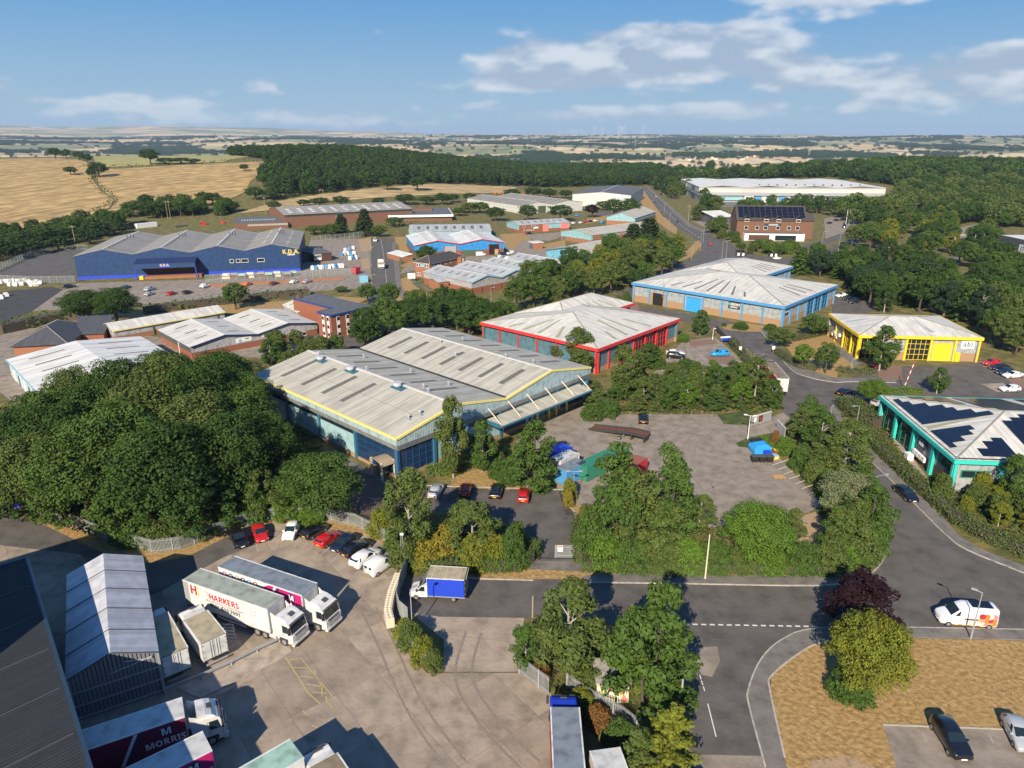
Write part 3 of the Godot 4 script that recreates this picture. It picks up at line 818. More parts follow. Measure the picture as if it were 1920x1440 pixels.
	flat(self, "road", P([135.3,-768.2,139.2,-768.2,127,-641.6,114,-515,105.1,-431.8,108.5,-395.9,110.8,-365.3,107.4,-338.9,111.2,-323.2,121.2,-317.3,130.5,-323.2,157.5,-352.5,216.6,-431.8,266.6,-490.6,298.5,-522.4,293.9,-500.8,251.7,-462.4,201.5,-400.3,156.7,-338.9,128.6,-306.2,114.7,-299.5,97.8,-295.7,85.5,-299.5,67.9,-272.3,43.65,-238.7,26.88,-219.1,23.52,-219.1,47.58,-261.8,70.3,-302.2,81.5,-320.3,92.2,-345.6,97.1,-385.2,97.1,-424.1,102.9,-500.8,114.6,-599.7]), 0.02, M.asphalt)
	dashes(self.get_child(get_child_count() - 1), P([134.5,-745.1,122.2,-630.6,109.8,-515,101.9,-431.8,99.9,-385.2]), 4.0, 5.0, 0.2, 0.03)
	flat(self, "pavement", P([139.2,-768.2,142.5,-768.2,128.6,-630.6,117,-515,109.6,-439.7,110.8,-404.9,108.5,-395.9,105.1,-431.8,114,-515,127,-641.6]), 0.1, M.pavement, 0.1)
	flat(self, "verge", P([135.3,-768.2,114.6,-599.7,102.9,-500.8,97.1,-424.1,90.3,-395.9,89.8,-419.2,92.4,-474.5,101.5,-567.2,126.8,-760.3]), 0.06, M.dry_grass)
	flat(self, "verge", P([76.4,-323.2,97.4,-375,94.3,-356.1,80.5,-320.3,67.8,-300.8]), 0.06, M.dry_grass)
	flat(self, "road", P([139,-338.9,187.6,-395.9,216.6,-431.8,223.1,-450.8,192.9,-414.3,165.3,-379,141.7,-352.5]), 0.024, M.asphalt)
	flat(self, "lawn", P([124.4,-295.7,146.3,-326.3,161.8,-338.9,184.5,-338.9,169,-308.9,146.7,-295.7,135.1,-289.5]), 0.04, M.dry_grass)
	flat(self, "car_park", P([204.1,-474.5,234.6,-507.8,223.9,-468.4,187.6,-395.9,163.7,-375]), 0.02, M.asphalt_old)
	flat(self, "car_park", P([115,-459.4,143.1,-480.8,120.8,-395.9,113.3,-414.3]), 0.02, M.asphalt_old)
	flat(self, "car_park", P([255.4,-419.2,292.2,-450.8,254.1,-385.2,239.7,-371,233.4,-379]), 0.02, M.asphalt_old)
	flat(self, "footpath", P([225.3,-365.3,239.4,-375,211.3,-330.9,193.4,-308.9,195.8,-315.9]), 0.03, M.pavement)
	flat(self, "car_park", P([156.8,-614.8,313.6,-614.8,285.7,-554.2,141.8,-554.2]), 0.02, M.pavement)
	flat(self, "forecourt", P([-171.5,-414.3,-125.8,-404.9,-114.8,-387.3,-76.2,-395.9,-62.6,-424.1,-32.04,-434.4,-27.56,-468.4,-44.69,-507.8,-86.3,-450.8,-137.8,-445.2]), 0.016, M.asphalt_old)
	flat(self, "forecourt", P([-220.4,-414.3,-182.6,-468.4,-155.4,-395.9,-205.2,-395.9]), 0.02, M.asphalt_old)
	for q in [P([-47.11,-295.7,-41.09,-323.2,-37.05,-308.9,-42.22,-295.7]), P([-64.5,-395.9,-58.17,-414.3,-51.49,-375,-46.31,-308.9,-49.79,-308.9]), P([-43.4,-266.9,-38.77,-277.8,-35.68,-261.8,-27.84,-247.5,-23.26,-234.5,-29.01,-222.8,-35.79,-234.5]), P([-13.12,-445.2,0,-468.4,7.33,-395.9,10.86,-365.3,5.57,-375,0,-338.9,-4.18,-375]), P([13.25,-356.1,27.83,-375,26.24,-352.5,15.31,-342.2]), P([44.78,-468.4,74.5,-507.8,66.3,-474.5,45.93,-445.2]), P([-41.38,-247.5,-35.38,-244.8,-31,-225.1,-37.26,-226.6]), P([-45.37,-219.1,-35.22,-230.5,-29.35,-212.1,-41.18,-205.5])]:
		flat(self, "verge", q, 0.05, M.dry_grass)
	flat(self, "verge", P([-142.5,-205.5,-126.4,-210.7,-110.9,-219.1,-83.7,-228.1,-58.01,-237.9,-48.31,-234.5,-51.19,-222.8,-76.1,-215.6,-88.6,-213.5,-91.3,-220.6,-107,-210.7,-120.6,-202.9,-136.6,-196.2]), 0.04, M.dry_grass)
	field("stubble", P([-276.9,-365.3,-567.8,-777.6,-529.9,-823.1,-511.9,-842,-450.9,-777.6,-402.4,-711.7,-353.4,-621.2,-311.1,-556.4,-283.1,-520.5,-271.2,-491.1,-268.8,-451.4,-271.5,-428.3,-277.5,-390.2]), -0.35)
	field("stubble", P([-350.7,-621.2,-370.2,-677.4,-332.8,-702.3,-283.7,-732.9,-250.6,-752.1,-224.5,-678.7,-215.6,-608.9,-203,-559,-203.9,-517.8,-228.2,-495.4,-245.6,-479,-257.3,-471,-260.7,-461.1,-277.9,-516.2,-309.1,-556.4]), -0.9)
	field("pasture", P([-1770.1,-3096.7,-2184.1,-4029.6,-2043.8,-4346.2,-1704.2,-4516.1,-1467.6,-4383.4,-322.2,-939.5,-288.4,-745.3,-339.3,-716.6,-378.6,-693.6,-403.8,-721.8]), 0.0)
	field("stubble_pale", P([-179,-469.2,-167.7,-522.4,-140.6,-569,-107.1,-615.5,-68.5,-676.1,-5.23,-721.8,5.22,-719.9,-4.73,-651.6,-68.6,-589.7,-104.9,-554,-131.4,-529.9,-163.5,-485.2]), -1.3)

func field(m: String, poly: PackedVector2Array, turn: float) -> void:
	var b := MB.new()
	var lo := poly[0]
	var hi := poly[0]
	for p in poly:
		lo = Vector2(minf(lo.x, p.x), minf(lo.y, p.y))
		hi = Vector2(maxf(hi.x, p.x), maxf(hi.y, p.y))
	var s := 12.0
	var x := lo.x
	while x < hi.x:
		var z := lo.y
		while z < hi.y:
			var cell := PackedVector2Array([Vector2(x, z), Vector2(x + s, z), Vector2(x + s, z + s), Vector2(x, z + s)])
			for q in Geometry2D.intersect_polygons(cell, poly):
				var ix := Geometry2D.triangulate_polygon(q)
				for i in range(0, ix.size(), 3):
					var t := [T3(q[ix[i]]), T3(q[ix[i + 1]]), T3(q[ix[i + 2]])]
					for k in 3:
						t[k].y += 0.25
					var nn: Vector3 = (t[1] - t[0]).cross(t[2] - t[0])
					if nn.length() < 0.001:
						continue
					var n0 := b.v.size()
					b.tri(t[0], t[1], t[2], nn.normalized() * signf(nn.y), Vector3.RIGHT, Vector3.BACK)
					for k in range(n0, n0 + 3):
						var w := b.v[k]
						var a := Vector2(w.x, w.z).rotated(turn)
						b.u[k] = Vector2(a.x + 14.0 * sin(a.y / 70.0) + 6.0 * sin(a.y / 31.0), a.y)
			z += s
		x += s
	var o := put(self, "field", b, M[m])
	o.set_meta("kind", "structure")

func house(nm: String, label: String, cat: String, a: Vector2, b: Vector2, group := "") -> Node3D:
	return thing(nm, label, cat, frame(a, b), group)

func wall(n: Node, nm: String, m: Material, p: Vector2, q: Vector2, y0: float, ya: float, yb: float, out: Vector3, apex := -1.0, th := 0.15) -> MeshInstance3D:
	var pts := [V3(p, y0), V3(q, y0), V3(q, yb)]
	if apex > 0:
		pts.append(V3((p + q) / 2, apex))
	pts.append(V3(p, ya))
	return slab(n, nm, m, pts, th, out)

func hip(n: Node, x0: float, x1: float, z0: float, z1: float, ye: float, yr: float, m: Material, inset := -1.0) -> Array:
	var w := x1 - x0
	var d := z1 - z0
	var i := inset if inset > 0 else minf(w, d) / 2.0
	var r0: Vector3
	var r1: Vector3
	if w >= d:
		r0 = Vector3(x0 + i, yr, (z0 + z1) / 2)
		r1 = Vector3(x1 - i, yr, (z0 + z1) / 2)
	else:
		r0 = Vector3((x0 + x1) / 2, yr, z1 - i)
		r1 = Vector3((x0 + x1) / 2, yr, z0 + i)
	var a := Vector3(x0, ye, z1)
	var b := Vector3(x1, ye, z1)
	var c := Vector3(x1, ye, z0)
	var e := Vector3(x0, ye, z0)
	var s: Array
	if w >= d:
		s = [[a, b, r1, r0], [b, c, r1, r1], [c, e, r0, r1], [e, a, r0, r0]]
	else:
		s = [[a, b, r0, r0], [b, c, r1, r0], [c, e, r1, r1], [e, a, r0, r1]]
	for q in s:
		var pts := [q[0], q[1], q[2]]
		if q[3].distance_to(q[2]) > 0.3:
			pts.append(q[3])
		slab(n, "roof_slope", m, pts, 0.18)
	for q in [[a, s[0][3]], [b, s[0][2]], [c, s[2][3] if w >= d else s[1][2]], [e, s[2][2] if w >= d else s[2][2]]]:
		cy(n, "hip_cap", M.seam, q[0] + Vector3.UP * 0.05, q[1] + Vector3.UP * 0.05, 0.12)
	return s

func gables(n: Node, x0: float, x1: float, z0: float, z1: float, ye: float, yr: float, bays_: int, m: Material, over := 0.3) -> Array:
	var out := []
	var w := (x1 - x0) / bays_
	for i in bays_:
		var a := x0 + w * i - (over if i == 0 else 0.0)
		var b := x0 + w * (i + 1) + (over if i == bays_ - 1 else 0.0)
		var c := x0 + w * (i + 0.5)
		var l := [Vector3(c, yr, z0 - over), Vector3(c, yr, z1 + over), Vector3(a, ye, z1 + over), Vector3(a, ye, z0 - over)]
		var r := [Vector3(c, yr, z1 + over), Vector3(c, yr, z0 - over), Vector3(b, ye, z0 - over), Vector3(b, ye, z1 + over)]
		slab(n, "roof_slope", m, l, 0.15)
		slab(n, "roof_slope", m, r, 0.15)
		bx(n, "ridge_cap", M.roof_pale, c - 0.25, c + 0.25, yr - 0.01, yr + 0.06, z0 - over, z1 + over)
		out.append(l)
		out.append(r)
	return out

func gable_x(n: Node, x0: float, x1: float, z0: float, z1: float, ye: float, yr: float, m: Material, over := 0.3) -> Array:
	var c := (z0 + z1) / 2
	var f := [Vector3(x0 - over, yr, c), Vector3(x1 + over, yr, c), Vector3(x1 + over, ye, z1 + over), Vector3(x0 - over, ye, z1 + over)]
	var b := [Vector3(x1 + over, yr, c), Vector3(x0 - over, yr, c), Vector3(x0 - over, ye, z0 - over), Vector3(x1 + over, ye, z0 - over)]
	slab(n, "roof_slope", m, f, 0.15)
	slab(n, "roof_slope", m, b, 0.15)
	return [f, b]

func skylights(n: Node, q: Array, k: int, v0: float, v1: float, wid := 0.9, m: Material = null, u0 := 0.06, u1 := 0.94) -> void:
	var len: float = q[0].distance_to(q[1])
	for i in k:
		var c := lerpf(u0, u1, (i + 0.5) / k)
		strip(n, "rooflight", m if m else M.rooflight, q, c - wid / len / 2, c + wid / len / 2, v0, v1)

func facade(n: Node, t: Transform3D, l: float, h: float, bays_: String, o := {}) -> Node3D:
	var f := sub(n, "wall", t)
	var clad: Material = o.get("clad", M.clad_grey)
	var brick: Material = o.get("brick", M.brick_buff)
	var trim: Material = o.get("trim", M.white)
	var ph: float = o.get("plinth", 1.8)
	var k := bays_.length()
	var w := l / k
	for i in k:
		var x0 := w * i
		var x1 := w * (i + 1)
		var ch := bays_[i]
		var base := 0.0
		if ch in "pwd" and ph > 0.0:
			base = ph
			if ch != "d":
				bx(f, "brick_plinth", brick, x0, x1, 0, ph, -0.2, 0.03)
		if ch == "b":
			bx(f, "brick_panel", brick, x0, x1, 0, h, -0.2, 0.03)
		elif ch == "g":
			bx(f, "backing", M.interior_shade, x0, x1, 0, h, -0.6, -0.5)
			var cols: int = o.get("cols", 4)
			var rows: int = o.get("rows", 4)
			for a in cols:
				for c in rows:
					bx(f, "pane", M.glass_dark, x0 + (x1 - x0) * a / cols + 0.05, x0 + (x1 - x0) * (a + 1) / cols - 0.05, 0.15 + (h - 0.15) * c / rows + 0.05, 0.15 + (h - 0.15) * (c + 1) / rows - 0.05, -0.16, -0.13)
			for a in cols + 1:
				var xx := x0 + (x1 - x0) * a / cols
				bx(f, "mullion", o.get("mullion", trim), xx - 0.045, xx + 0.045, 0.15, h, -0.18, -0.05)
			for c in rows + 1:
				var yy := 0.15 + (h - 0.15) * c / rows
				bx(f, "transom", o.get("mullion", trim), x0, x1, yy - 0.045, yy + 0.045, -0.17, -0.07)
		elif ch == "o":
			bx(f, "doorway_shade", M.interior_shade, x0 + w * 0.2, x1 - w * 0.2, 0, h * 0.72, -0.3, 0.01)  # solid black box painted as the shade inside an open door
			slab(f, "cladding", clad, [Vector3(x0, h * 0.72, 0), Vector3(x1, h * 0.72, 0), Vector3(x1, h, 0), Vector3(x0, h, 0)], 0.15, Vector3.BACK)
			bx(f, "brick_plinth", brick, x0, x0 + w * 0.2, 0, h * 0.72, -0.2, 0.03)
			bx(f, "brick_plinth", brick, x1 - w * 0.2, x1, 0, h * 0.72, -0.2, 0.03)
		elif ch != "k":
			slab(f, "cladding", clad, [Vector3(x0, base if ch != "d" else 0.0, 0), Vector3(x1, base if ch != "d" else 0.0, 0), Vector3(x1, h, 0), Vector3(x0, h, 0)], 0.15, Vector3.BACK)
		if ch == "d":
			var dm: Material = o.get("door", trim)
			var dr := bx(f, "roller_door", dm, x0 + w * 0.14, x1 - w * 0.14, 0, h * 0.78, -0.1, 0.08)
			dr.name = "roller_door"
			for s in [x0 + w * 0.11, x1 - w * 0.14]:
				bx(f, "door_jamb", trim, s, s + w * 0.03, 0, h * 0.8, 0.0, 0.14)
			bx(f, "door_head", trim, x0 + w * 0.11, x1 - w * 0.11, h * 0.8, h * 0.8 + 0.2, 0.0, 0.16)
		if ch == "w":
			bx(f, "window_frame", o.get("frame", M.white), x0 + w * 0.2, x1 - w * 0.2, h * 0.5, h * 0.75, -0.05, 0.08)
			for s in 2:
				bx(f, "pane", M.glass_dark, x0 + w * (0.23 + 0.28 * s), x0 + w * (0.49 + 0.28 * s), h * 0.53, h * 0.72, 0.0, 0.1)
	if o.get("columns", true):
		for i in k + 1:
			var cw: float = o.get("cw", 0.3)
			var xx := clampf(w * i, cw / 2, l - cw / 2)
			bx(f, "column", trim, xx - cw / 2, xx + cw / 2, 0, h, 0.031, o.get("cd", 0.35))
	return f

func rowin(n: Node, t: Transform3D, xs: Array, y0: float, y1: float, w: float, frame_m: Material, pane: Material = null) -> void:
	for x in xs:
		var f := sub(n, "window", t * Transform3D(Basis(), Vector3(x, 0, 0)))
		bx(f, "frame", frame_m, -w / 2, w / 2, y0, y1, -0.05, 0.06)
		bx(f, "pane", pane if pane else M.glass_dark, -w / 2 + 0.12, w / 2 - 0.12, y0 + 0.12, y1 - 0.12, 0.0, 0.08)
		bx(f, "sill", M.concrete_wall, -w / 2 - 0.05, w / 2 + 0.05, y0 - 0.1, y0, 0.0, 0.14)

func fascia(n: Node, x0: float, x1: float, z0: float, z1: float, y: float, h: float, m: Material) -> void:
	for q in [[x0 - 0.25, x1 + 0.25, z1, z1 + 0.25], [x0 - 0.25, x1 + 0.25, z0 - 0.25, z0]]:
		bx(n, "fascia", m, q[0], q[1], y, y + h, q[2], q[3])
	for q in [[x0 - 0.25, x0, z0, z1], [x1, x1 + 0.25, z0, z1]]:
		bx(n, "fascia", m, q[0], q[1], y, y + h, q[2], q[3])
	bx(n, "soffit", m, x0, x1, y - 0.06, y - 0.01, z0, z1)

func side_t(l: float, d: float, which: String) -> Transform3D:
	match which:
		"left":
			return Transform3D(Basis(Vector3(0, 0, 1), Vector3.UP, Vector3(-1, 0, 0)), Vector3(0, 0, -d))
		"right":
			return Transform3D(Basis(Vector3(0, 0, -1), Vector3.UP, Vector3(1, 0, 0)), Vector3(l, 0, 0))
		"back":
			return Transform3D(Basis(Vector3(-1, 0, 0), Vector3.UP, Vector3(0, 0, -1)), Vector3(l, 0, -d))
	return Transform3D()

func shed(nm: String, label: String, a: Vector2, b: Vector2, d: float, ye: float, yr: float, axis: String, roof: Material, clad: Material, brick: Material, ph: float, o := {}) -> Node3D:
	var n := house(nm, label, "building", a, b, o.get("group", ""))
	var l := a.distance_to(b)
	var k: int = o.get("bays", 1)
	var slopes: Array
	if axis == "x":
		slopes = gable_x(n, 0, l, -d, 0, ye, yr, roof, o.get("over", 0.3))
		for s in [["left", -1.0], ["right", 1.0]]:
			var x := 0.0 if s[0] == "left" else l
			wall(n, "gable_wall", o.get("gable", clad), Vector2(x, -d), Vector2(x, 0), ph, ye, ye, Vector3(s[1], 0, 0), yr - 0.1)
		for s in [0.0, -d]:
			wall(n, "side_wall", clad, Vector2(0.16, s), Vector2(l - 0.16, s), ph, ye, ye, Vector3(0, 0, 1 if s == 0.0 else -1))
	else:
		slopes = gables(n, 0, l, -d, 0, ye, yr, k, roof, o.get("over", 0.3))
		for i in k:
			for s in [0.0, -d]:
				wall(n, "gable_wall", o.get("gable", clad), Vector2(l * i / k, s), Vector2(l * (i + 1) / k, s), ph, ye, ye, Vector3(0, 0, 1 if s == 0.0 else -1), yr - 0.1)
		for s in [["left", -1.0], ["right", 1.0]]:
			var x := 0.0 if s[0] == "left" else l
			wall(n, "side_wall", clad, Vector2(x, -d + 0.16), Vector2(x, -0.16), ph, ye, ye, Vector3(s[1], 0, 0))
	if ph > 0.0:
		bx(n, "brick_plinth", brick, 0.06, l - 0.06, 0, ph - 0.002, -d + 0.06, -0.06)
	if o.has("sky"):
		var w: Array = o.sky
		for q in slopes:
			skylights(n, q, w[0], w[1], w[2], w[3], o.get("skym", null))
	if o.has("gutter"):
		if axis == "x":
			bx(n, "gutter", o.gutter, -0.3, l + 0.3, ye - 0.25, ye + 0.02, 0.3, 0.45)
		else:
			for i in k:
				for s in 2:
					var p0 := Vector3(l * (i + 0.5) / k, yr + 0.03, 0.36)
					var p1 := Vector3(l * (i + s) / k, ye + 0.03, 0.36)
					var bb := MB.new()
					bb.slab([p0 + Vector3(0, 0, -0.1), p1 + Vector3(0, 0, -0.1), p1 + Vector3(0, 0, 0.08), p0 + Vector3(0, 0, 0.08)], Vector3.UP, 0.35)
					put(n, "verge_trim", bb, o.gutter)
	return n

func vent(n: Node, p: Vector3, r: float, h: float) -> void:
	var v := sub(n, "roof_vent", Transform3D(Basis(), p))
	cy(v, "duct", M.galvanised, Vector3(0, -0.3, 0), Vector3(0, h, 0), r * 0.7)
	cy(v, "cowl", M.silver, Vector3(0, h, 0), Vector3(0, h + r * 0.7, 0), r)
	bx(v, "flashing", M.steel_blue if r > 0.45 else M.galvanised, -r * 1.2, r * 1.2, -0.05, 0.12, -r * 1.2, r * 2.5)

func marks(n: Node, k: int, size: float, m: Material, at: Vector3) -> void:
	for i in k:
		bx(n, "lettering", m, at.x + (i - k / 2.0) * size * 0.72, at.x + (i - k / 2.0) * size * 0.72 + size * (0.5 if i % 3 else 0.38), at.y - size / 2, at.y + size * (0.5 if i % 4 else 0.42), at.z, at.z + 0.03)

func main_unit() -> void:
	var a := Vector2(-17.91,-101)
	var dd := Vector2(15.97,-136.9)
	var n := house("warehouse", "pale blue clad warehouse with twin low ridges, yellow verges and a glazed corner", "building", a, dd)
	var l := a.distance_to(dd)
	var d := 45.0
	var y0 := 7.6
	var yr := 9.9
	var s := gables(n, 0, l, -d, 0, y0, yr, 2, M.roof_cream, 0.05)
	for i in 4:
		var u: float = [0.86, 0.7, 0.55, 0.42][i]
		strip(n, "rooflight", M.rooflight, s[0], 1 - u - 0.012, 1 - u + 0.012, 0.18, 0.78)
	for i in 6:
		strip(n, "rooflight", M.rooflight, s[1], 0.2 + 0.13 * i - 0.011, 0.2 + 0.13 * i + 0.011, 0.2, 0.7)
	for i in 7:
		strip(n, "rooflight", M.rooflight, s[2], 0.14 + 0.125 * i - 0.012, 0.14 + 0.125 * i + 0.012, 0.2, 0.72)
		strip(n, "rooflight", M.rooflight, s[3], 0.14 + 0.125 * i - 0.012, 0.14 + 0.125 * i + 0.012, 0.3, 0.78)
	for k in 4:
		strip(n, "roof_joint", M.seam, s[k], 0.02, 0.98, 0.48, 0.487, 0.01, 0.012)
	bx(n, "valley_gutter", M.chassis, l / 2 - 0.3, l / 2 + 0.3, y0 - 0.05, y0 + 0.12, -d, -0.3)
	for q in [[l * 0.22, -38.0, 0.75], [l * 0.225, -28.0, 0.75], [l * 0.23, -14.0, 0.8], [l * 0.245, -40.5, 0.3], [l * 0.27, -26.0, 0.22], [l * 0.27, -8.0, 0.22], [l * 0.3, -11.0, 0.22], [l * 0.4, -36.0, 0.2], [l * 0.42, -22.0, 0.2], [l * 0.42, -11.0, 0.22], [l * 0.72, -30.0, 0.2], [l * 0.75, -12.0, 0.2], [l * 0.66, -22.0, 0.25], [l * 0.85, -30.0, 0.2], [l * 0.78, -6.0, 0.2], [l * 0.1, -3.0, 0.25], [l * 0.14, -2.5, 0.3]]:
		var t: float = absf(fposmod(q[0] / l * 2.0, 1.0) - 0.5) * 2.0
		vent(n, Vector3(q[0], lerpf(yr, y0, t), q[1]), q[2], 0.35 if q[2] > 0.5 else 0.6)
	for i in 2:
		for k in 2:
			var p0 := Vector3(l * (i + 0.5) / 2, yr + 0.05, 0.08)
			var p1 := Vector3(l * (i + k) / 2, y0 + 0.05, 0.08)
			var b := MB.new()
			b.slab([p0 + Vector3(0, 0, -0.3), p1 + Vector3(0, 0, -0.3), p1 + Vector3(0, 0, 0.12), p0 + Vector3(0, 0, 0.12)], Vector3.UP, 0.36)
			put(n, "verge_trim", b, M.pale_yellow)
			slab(n, "gable_cladding", M.clad_blue_pale, [Vector3(p1.x, 6.3, 0.02), Vector3(p0.x, 6.3, 0.02), Vector3(p0.x, yr - 0.28, 0.02), Vector3(p1.x, y0 - 0.28, 0.02)], 0.2, Vector3.BACK)
	bx(n, "verge_trim", M.pale_yellow, -0.2, 0.12, y0 - 0.28, y0 + 0.07, -d, 0.2)
	for i in 6:
		slab(n, "fascia_panel", M.clad_blue_pale, [Vector3(-0.02, 6.3, -d * (i + 1) / 6 + 0.03), Vector3(-0.02, 6.3, -d * i / 6), Vector3(-0.02, y0 - 0.29, -d * i / 6), Vector3(-0.02, y0 - 0.29, -d * (i + 1) / 6 + 0.03)], 0.2, Vector3.LEFT)
	slab(n, "soffit_skirt", M.clad_grey, [Vector3(-0.05, 6.3, -d), Vector3(-0.05, 6.3, 0.05), Vector3(0.55, 5.1, -0.5), Vector3(0.55, 5.1, -d)], 0.08, Vector3.LEFT)
	slab(n, "soffit_skirt", M.clad_grey, [Vector3(-0.05, 6.3, 0.05), Vector3(l, 6.3, 0.05), Vector3(l, 5.1, -0.5), Vector3(0.55, 5.1, -0.5)], 0.08, Vector3.BACK)
	var f := sub(n, "wall", Transform3D(Basis(Vector3(0, 0, 1), Vector3.UP, Vector3(-1, 0, 0)), Vector3(0.8, 0, -d)))
	var zs := [0.0, 11.0, 22.0, 33.0, d - 0.8]
	for i in 4:
		bx(f, "column", M.steel_blue, zs[i + 1] - 0.45, zs[i + 1] + 0.05, 0, 5.2, -0.2, 0.35)
		if i < 3:
			bx(f, "plinth", M.brick_buff, zs[i], zs[i + 1] - 0.45, 0, 0.8, -0.2, 0.12)
			for k in 2:
				var z0: float = lerpf(zs[i] + 0.05, zs[i + 1] - 0.45, k / 2.0)
				var z1: float = lerpf(zs[i] + 0.05, zs[i + 1] - 0.45, (k + 1) / 2.0)
				bx(f, "panel", M.clad_white if i == 0 or i == 1 and false else M.panel_blue, z0, z1 - 0.06, 0.8, 4.2, -0.2, 0.04)
				for q in 4:
					bx(f, "pane", M.glass_dark, lerpf(z0, z1, q / 4.0) + 0.06, lerpf(z0, z1, (q + 1) / 4.0) - 0.06, 4.22, 5.1, -0.2, -0.05)
		else:
			glaze(f, zs[3] + 0.1, zs[4] - 0.1, 0.5, 5.1, 5, 4)
			bx(f, "plinth", M.brick_buff, zs[3], zs[4] + 0.05, 0, 0.5, -0.2, 0.12)
	var g := sub(n, "wall", Transform3D(Basis(), Vector3(0, 0, -0.8)))
	var xs := [0.8, 8.4, 16.0, 24.0, 32.0, 40.0, l]
	bx(g, "corner_column", M.ink_blue, 0.62, 0.98, 0, 5.2, -0.18, 0.18)
	for i in 6:
		bx(g, "column", M.steel_blue, xs[i + 1] - 0.5, xs[i + 1], 0, 5.2, -0.2, 0.35)
		if i == 0:
			glaze(g, 1.05, xs[1] - 0.55, 0.5, 5.1, 5, 4)
			bx(g, "plinth", M.brick_buff, 0.9, xs[1] - 0.5, 0, 0.5, -0.2, 0.12)
		else:
			bx(g, "plinth", M.brick_buff, xs[i], xs[i + 1] - 0.5, 0, 0.8, -0.2, 0.12)
			if i < 3:
				bx(g, "panel", M.panel_blue, xs[i], xs[i + 1] - 0.5, 0.8, 4.2, -0.2, 0.04)
				for q in 6:
					bx(g, "pane", M.glass_dark, lerpf(xs[i], xs[i + 1] - 0.5, q / 6.0) + 0.05, lerpf(xs[i], xs[i + 1] - 0.5, (q + 1) / 6.0) - 0.05, 4.22, 5.1, -0.2, -0.05)
			else:
				bx(g, "dock_door", M.navy if i % 2 else M.steel_blue, xs[i] + 0.8, xs[i + 1] - 1.3, 0.8, 4.4, -0.2, 0.02)
				bx(g, "wall_panel", M.clad_teal_grey, xs[i], xs[i + 1] - 0.5, 4.4, 5.1, -0.2, 0.04)
				bx(g, "wall_panel", M.panel_blue, xs[i], xs[i] + 0.8, 0.8, 4.4, -0.2, 0.04)
				bx(g, "wall_panel", M.panel_blue, xs[i + 1] - 1.3, xs[i + 1] - 0.5, 0.8, 4.4, -0.2, 0.04)
	for q in [[33.2, M.pale_yellow], [36.6, M.yellow], [38.8, M.yellow], [42.0, M.pale_yellow]]:
		bx(g, "dock_post", q[1], q[0], q[0] + 0.3, 0, 3.4, 0.4, 0.7)
	wall(n, "side_wall", M.clad_blue_pale, Vector2(l - 0.3, -d + 0.1), Vector2(l - 0.3, -0.8), 0, 7.5, 7.5, Vector3.RIGHT)
	for i in 2:
		wall(n, "back_wall", M.clad_blue_pale, Vector2(l * i / 2 + 0.5, -d + 0.1), Vector2(l * (i + 1) / 2, -d + 0.1), 0, 7.5, 7.5, Vector3.FORWARD, 9.6)
	var c := sub(n, "canopy", Transform3D(Basis(), Vector3(19.5, 0, 0)))
	slab(c, "canopy_roof", M.roof_cream, [Vector3(0, 5.0, 0.1), Vector3(26.0, 5.0, 0.1), Vector3(26.0, 4.6, 3.4), Vector3(0, 4.6, 3.4)], 0.2)
	bx(c, "canopy_edge", M.steel_blue, -0.1, 26.1, 4.2, 4.5, 3.2, 3.5)
	bx(c, "canopy_edge", M.steel_blue, -0.15, 0.0, 4.3, 5.0, 0.2, 3.4)
	for i in 6:
		cy(c, "tie_rod", M.cream, Vector3(0.5 + i * 5.0, 4.75, 3.2), Vector3(0.5 + i * 5.0, 6.9, 0.1), 0.09)
	bx(c, "roof_hatch", M.seam, 6.2, 7.4, 4.8, 4.95, 1.2, 2.0)
	var p := house("porch_shelter", "small timber porch with a barrel roof at the warehouse entrance", "shelter", Vector2(-22.63,-103.8), Vector2(-20.09,-101))
	for q in [[0.0, 0.0], [3.0, 0.0], [0.0, -2.4], [3.0, -2.4]]:
		bx(p, "post", M.cream, q[0] - 0.14, q[0] + 0.14, 0, 3.1, q[1] - 0.14, q[1] + 0.14)
	for i in 6:
		var t0 := PI * i / 6
		var t1 := PI * (i + 1) / 6
		slab(p, "roof_board", M.pole_wood, [Vector3(1.5 - 1.8 * cos(t0), 2.5 + 0.9 * sin(t0), 0.3), Vector3(1.5 - 1.8 * cos(t1), 2.5 + 0.9 * sin(t1), 0.3), Vector3(1.5 - 1.8 * cos(t1), 2.5 + 0.9 * sin(t1), -2.7), Vector3(1.5 - 1.8 * cos(t0), 2.5 + 0.9 * sin(t0), -2.7)], 0.08)

func glaze(f: Node, x0: float, x1: float, y0: float, y1: float, cols: int, rows: int, mul: Material = null) -> void:
	bx(f, "backing", M.interior_shade, x0, x1, y0, y1, -1.4, -1.3)
	for a in cols:
		for c in rows:
			bx(f, "pane", M.glass_blue, lerpf(x0, x1, a / float(cols)) + 0.04, lerpf(x0, x1, (a + 1.0) / cols) - 0.04, lerpf(y0, y1, c / float(rows)) + 0.04, lerpf(y0, y1, (c + 1.0) / rows) - 0.04, -0.12, -0.09)
	for a in cols + 1:
		var xx := lerpf(x0, x1, a / float(cols))
		bx(f, "mullion", mul if mul else M.ink_blue, xx - 0.05, xx + 0.05, y0, y1, -0.15, 0.0)
	for c in rows + 1:
		var yy := lerpf(y0, y1, c / float(rows))
		bx(f, "transom", mul if mul else M.ink_blue, x0, x1, yy - 0.05, yy + 0.05, -0.14, -0.02)

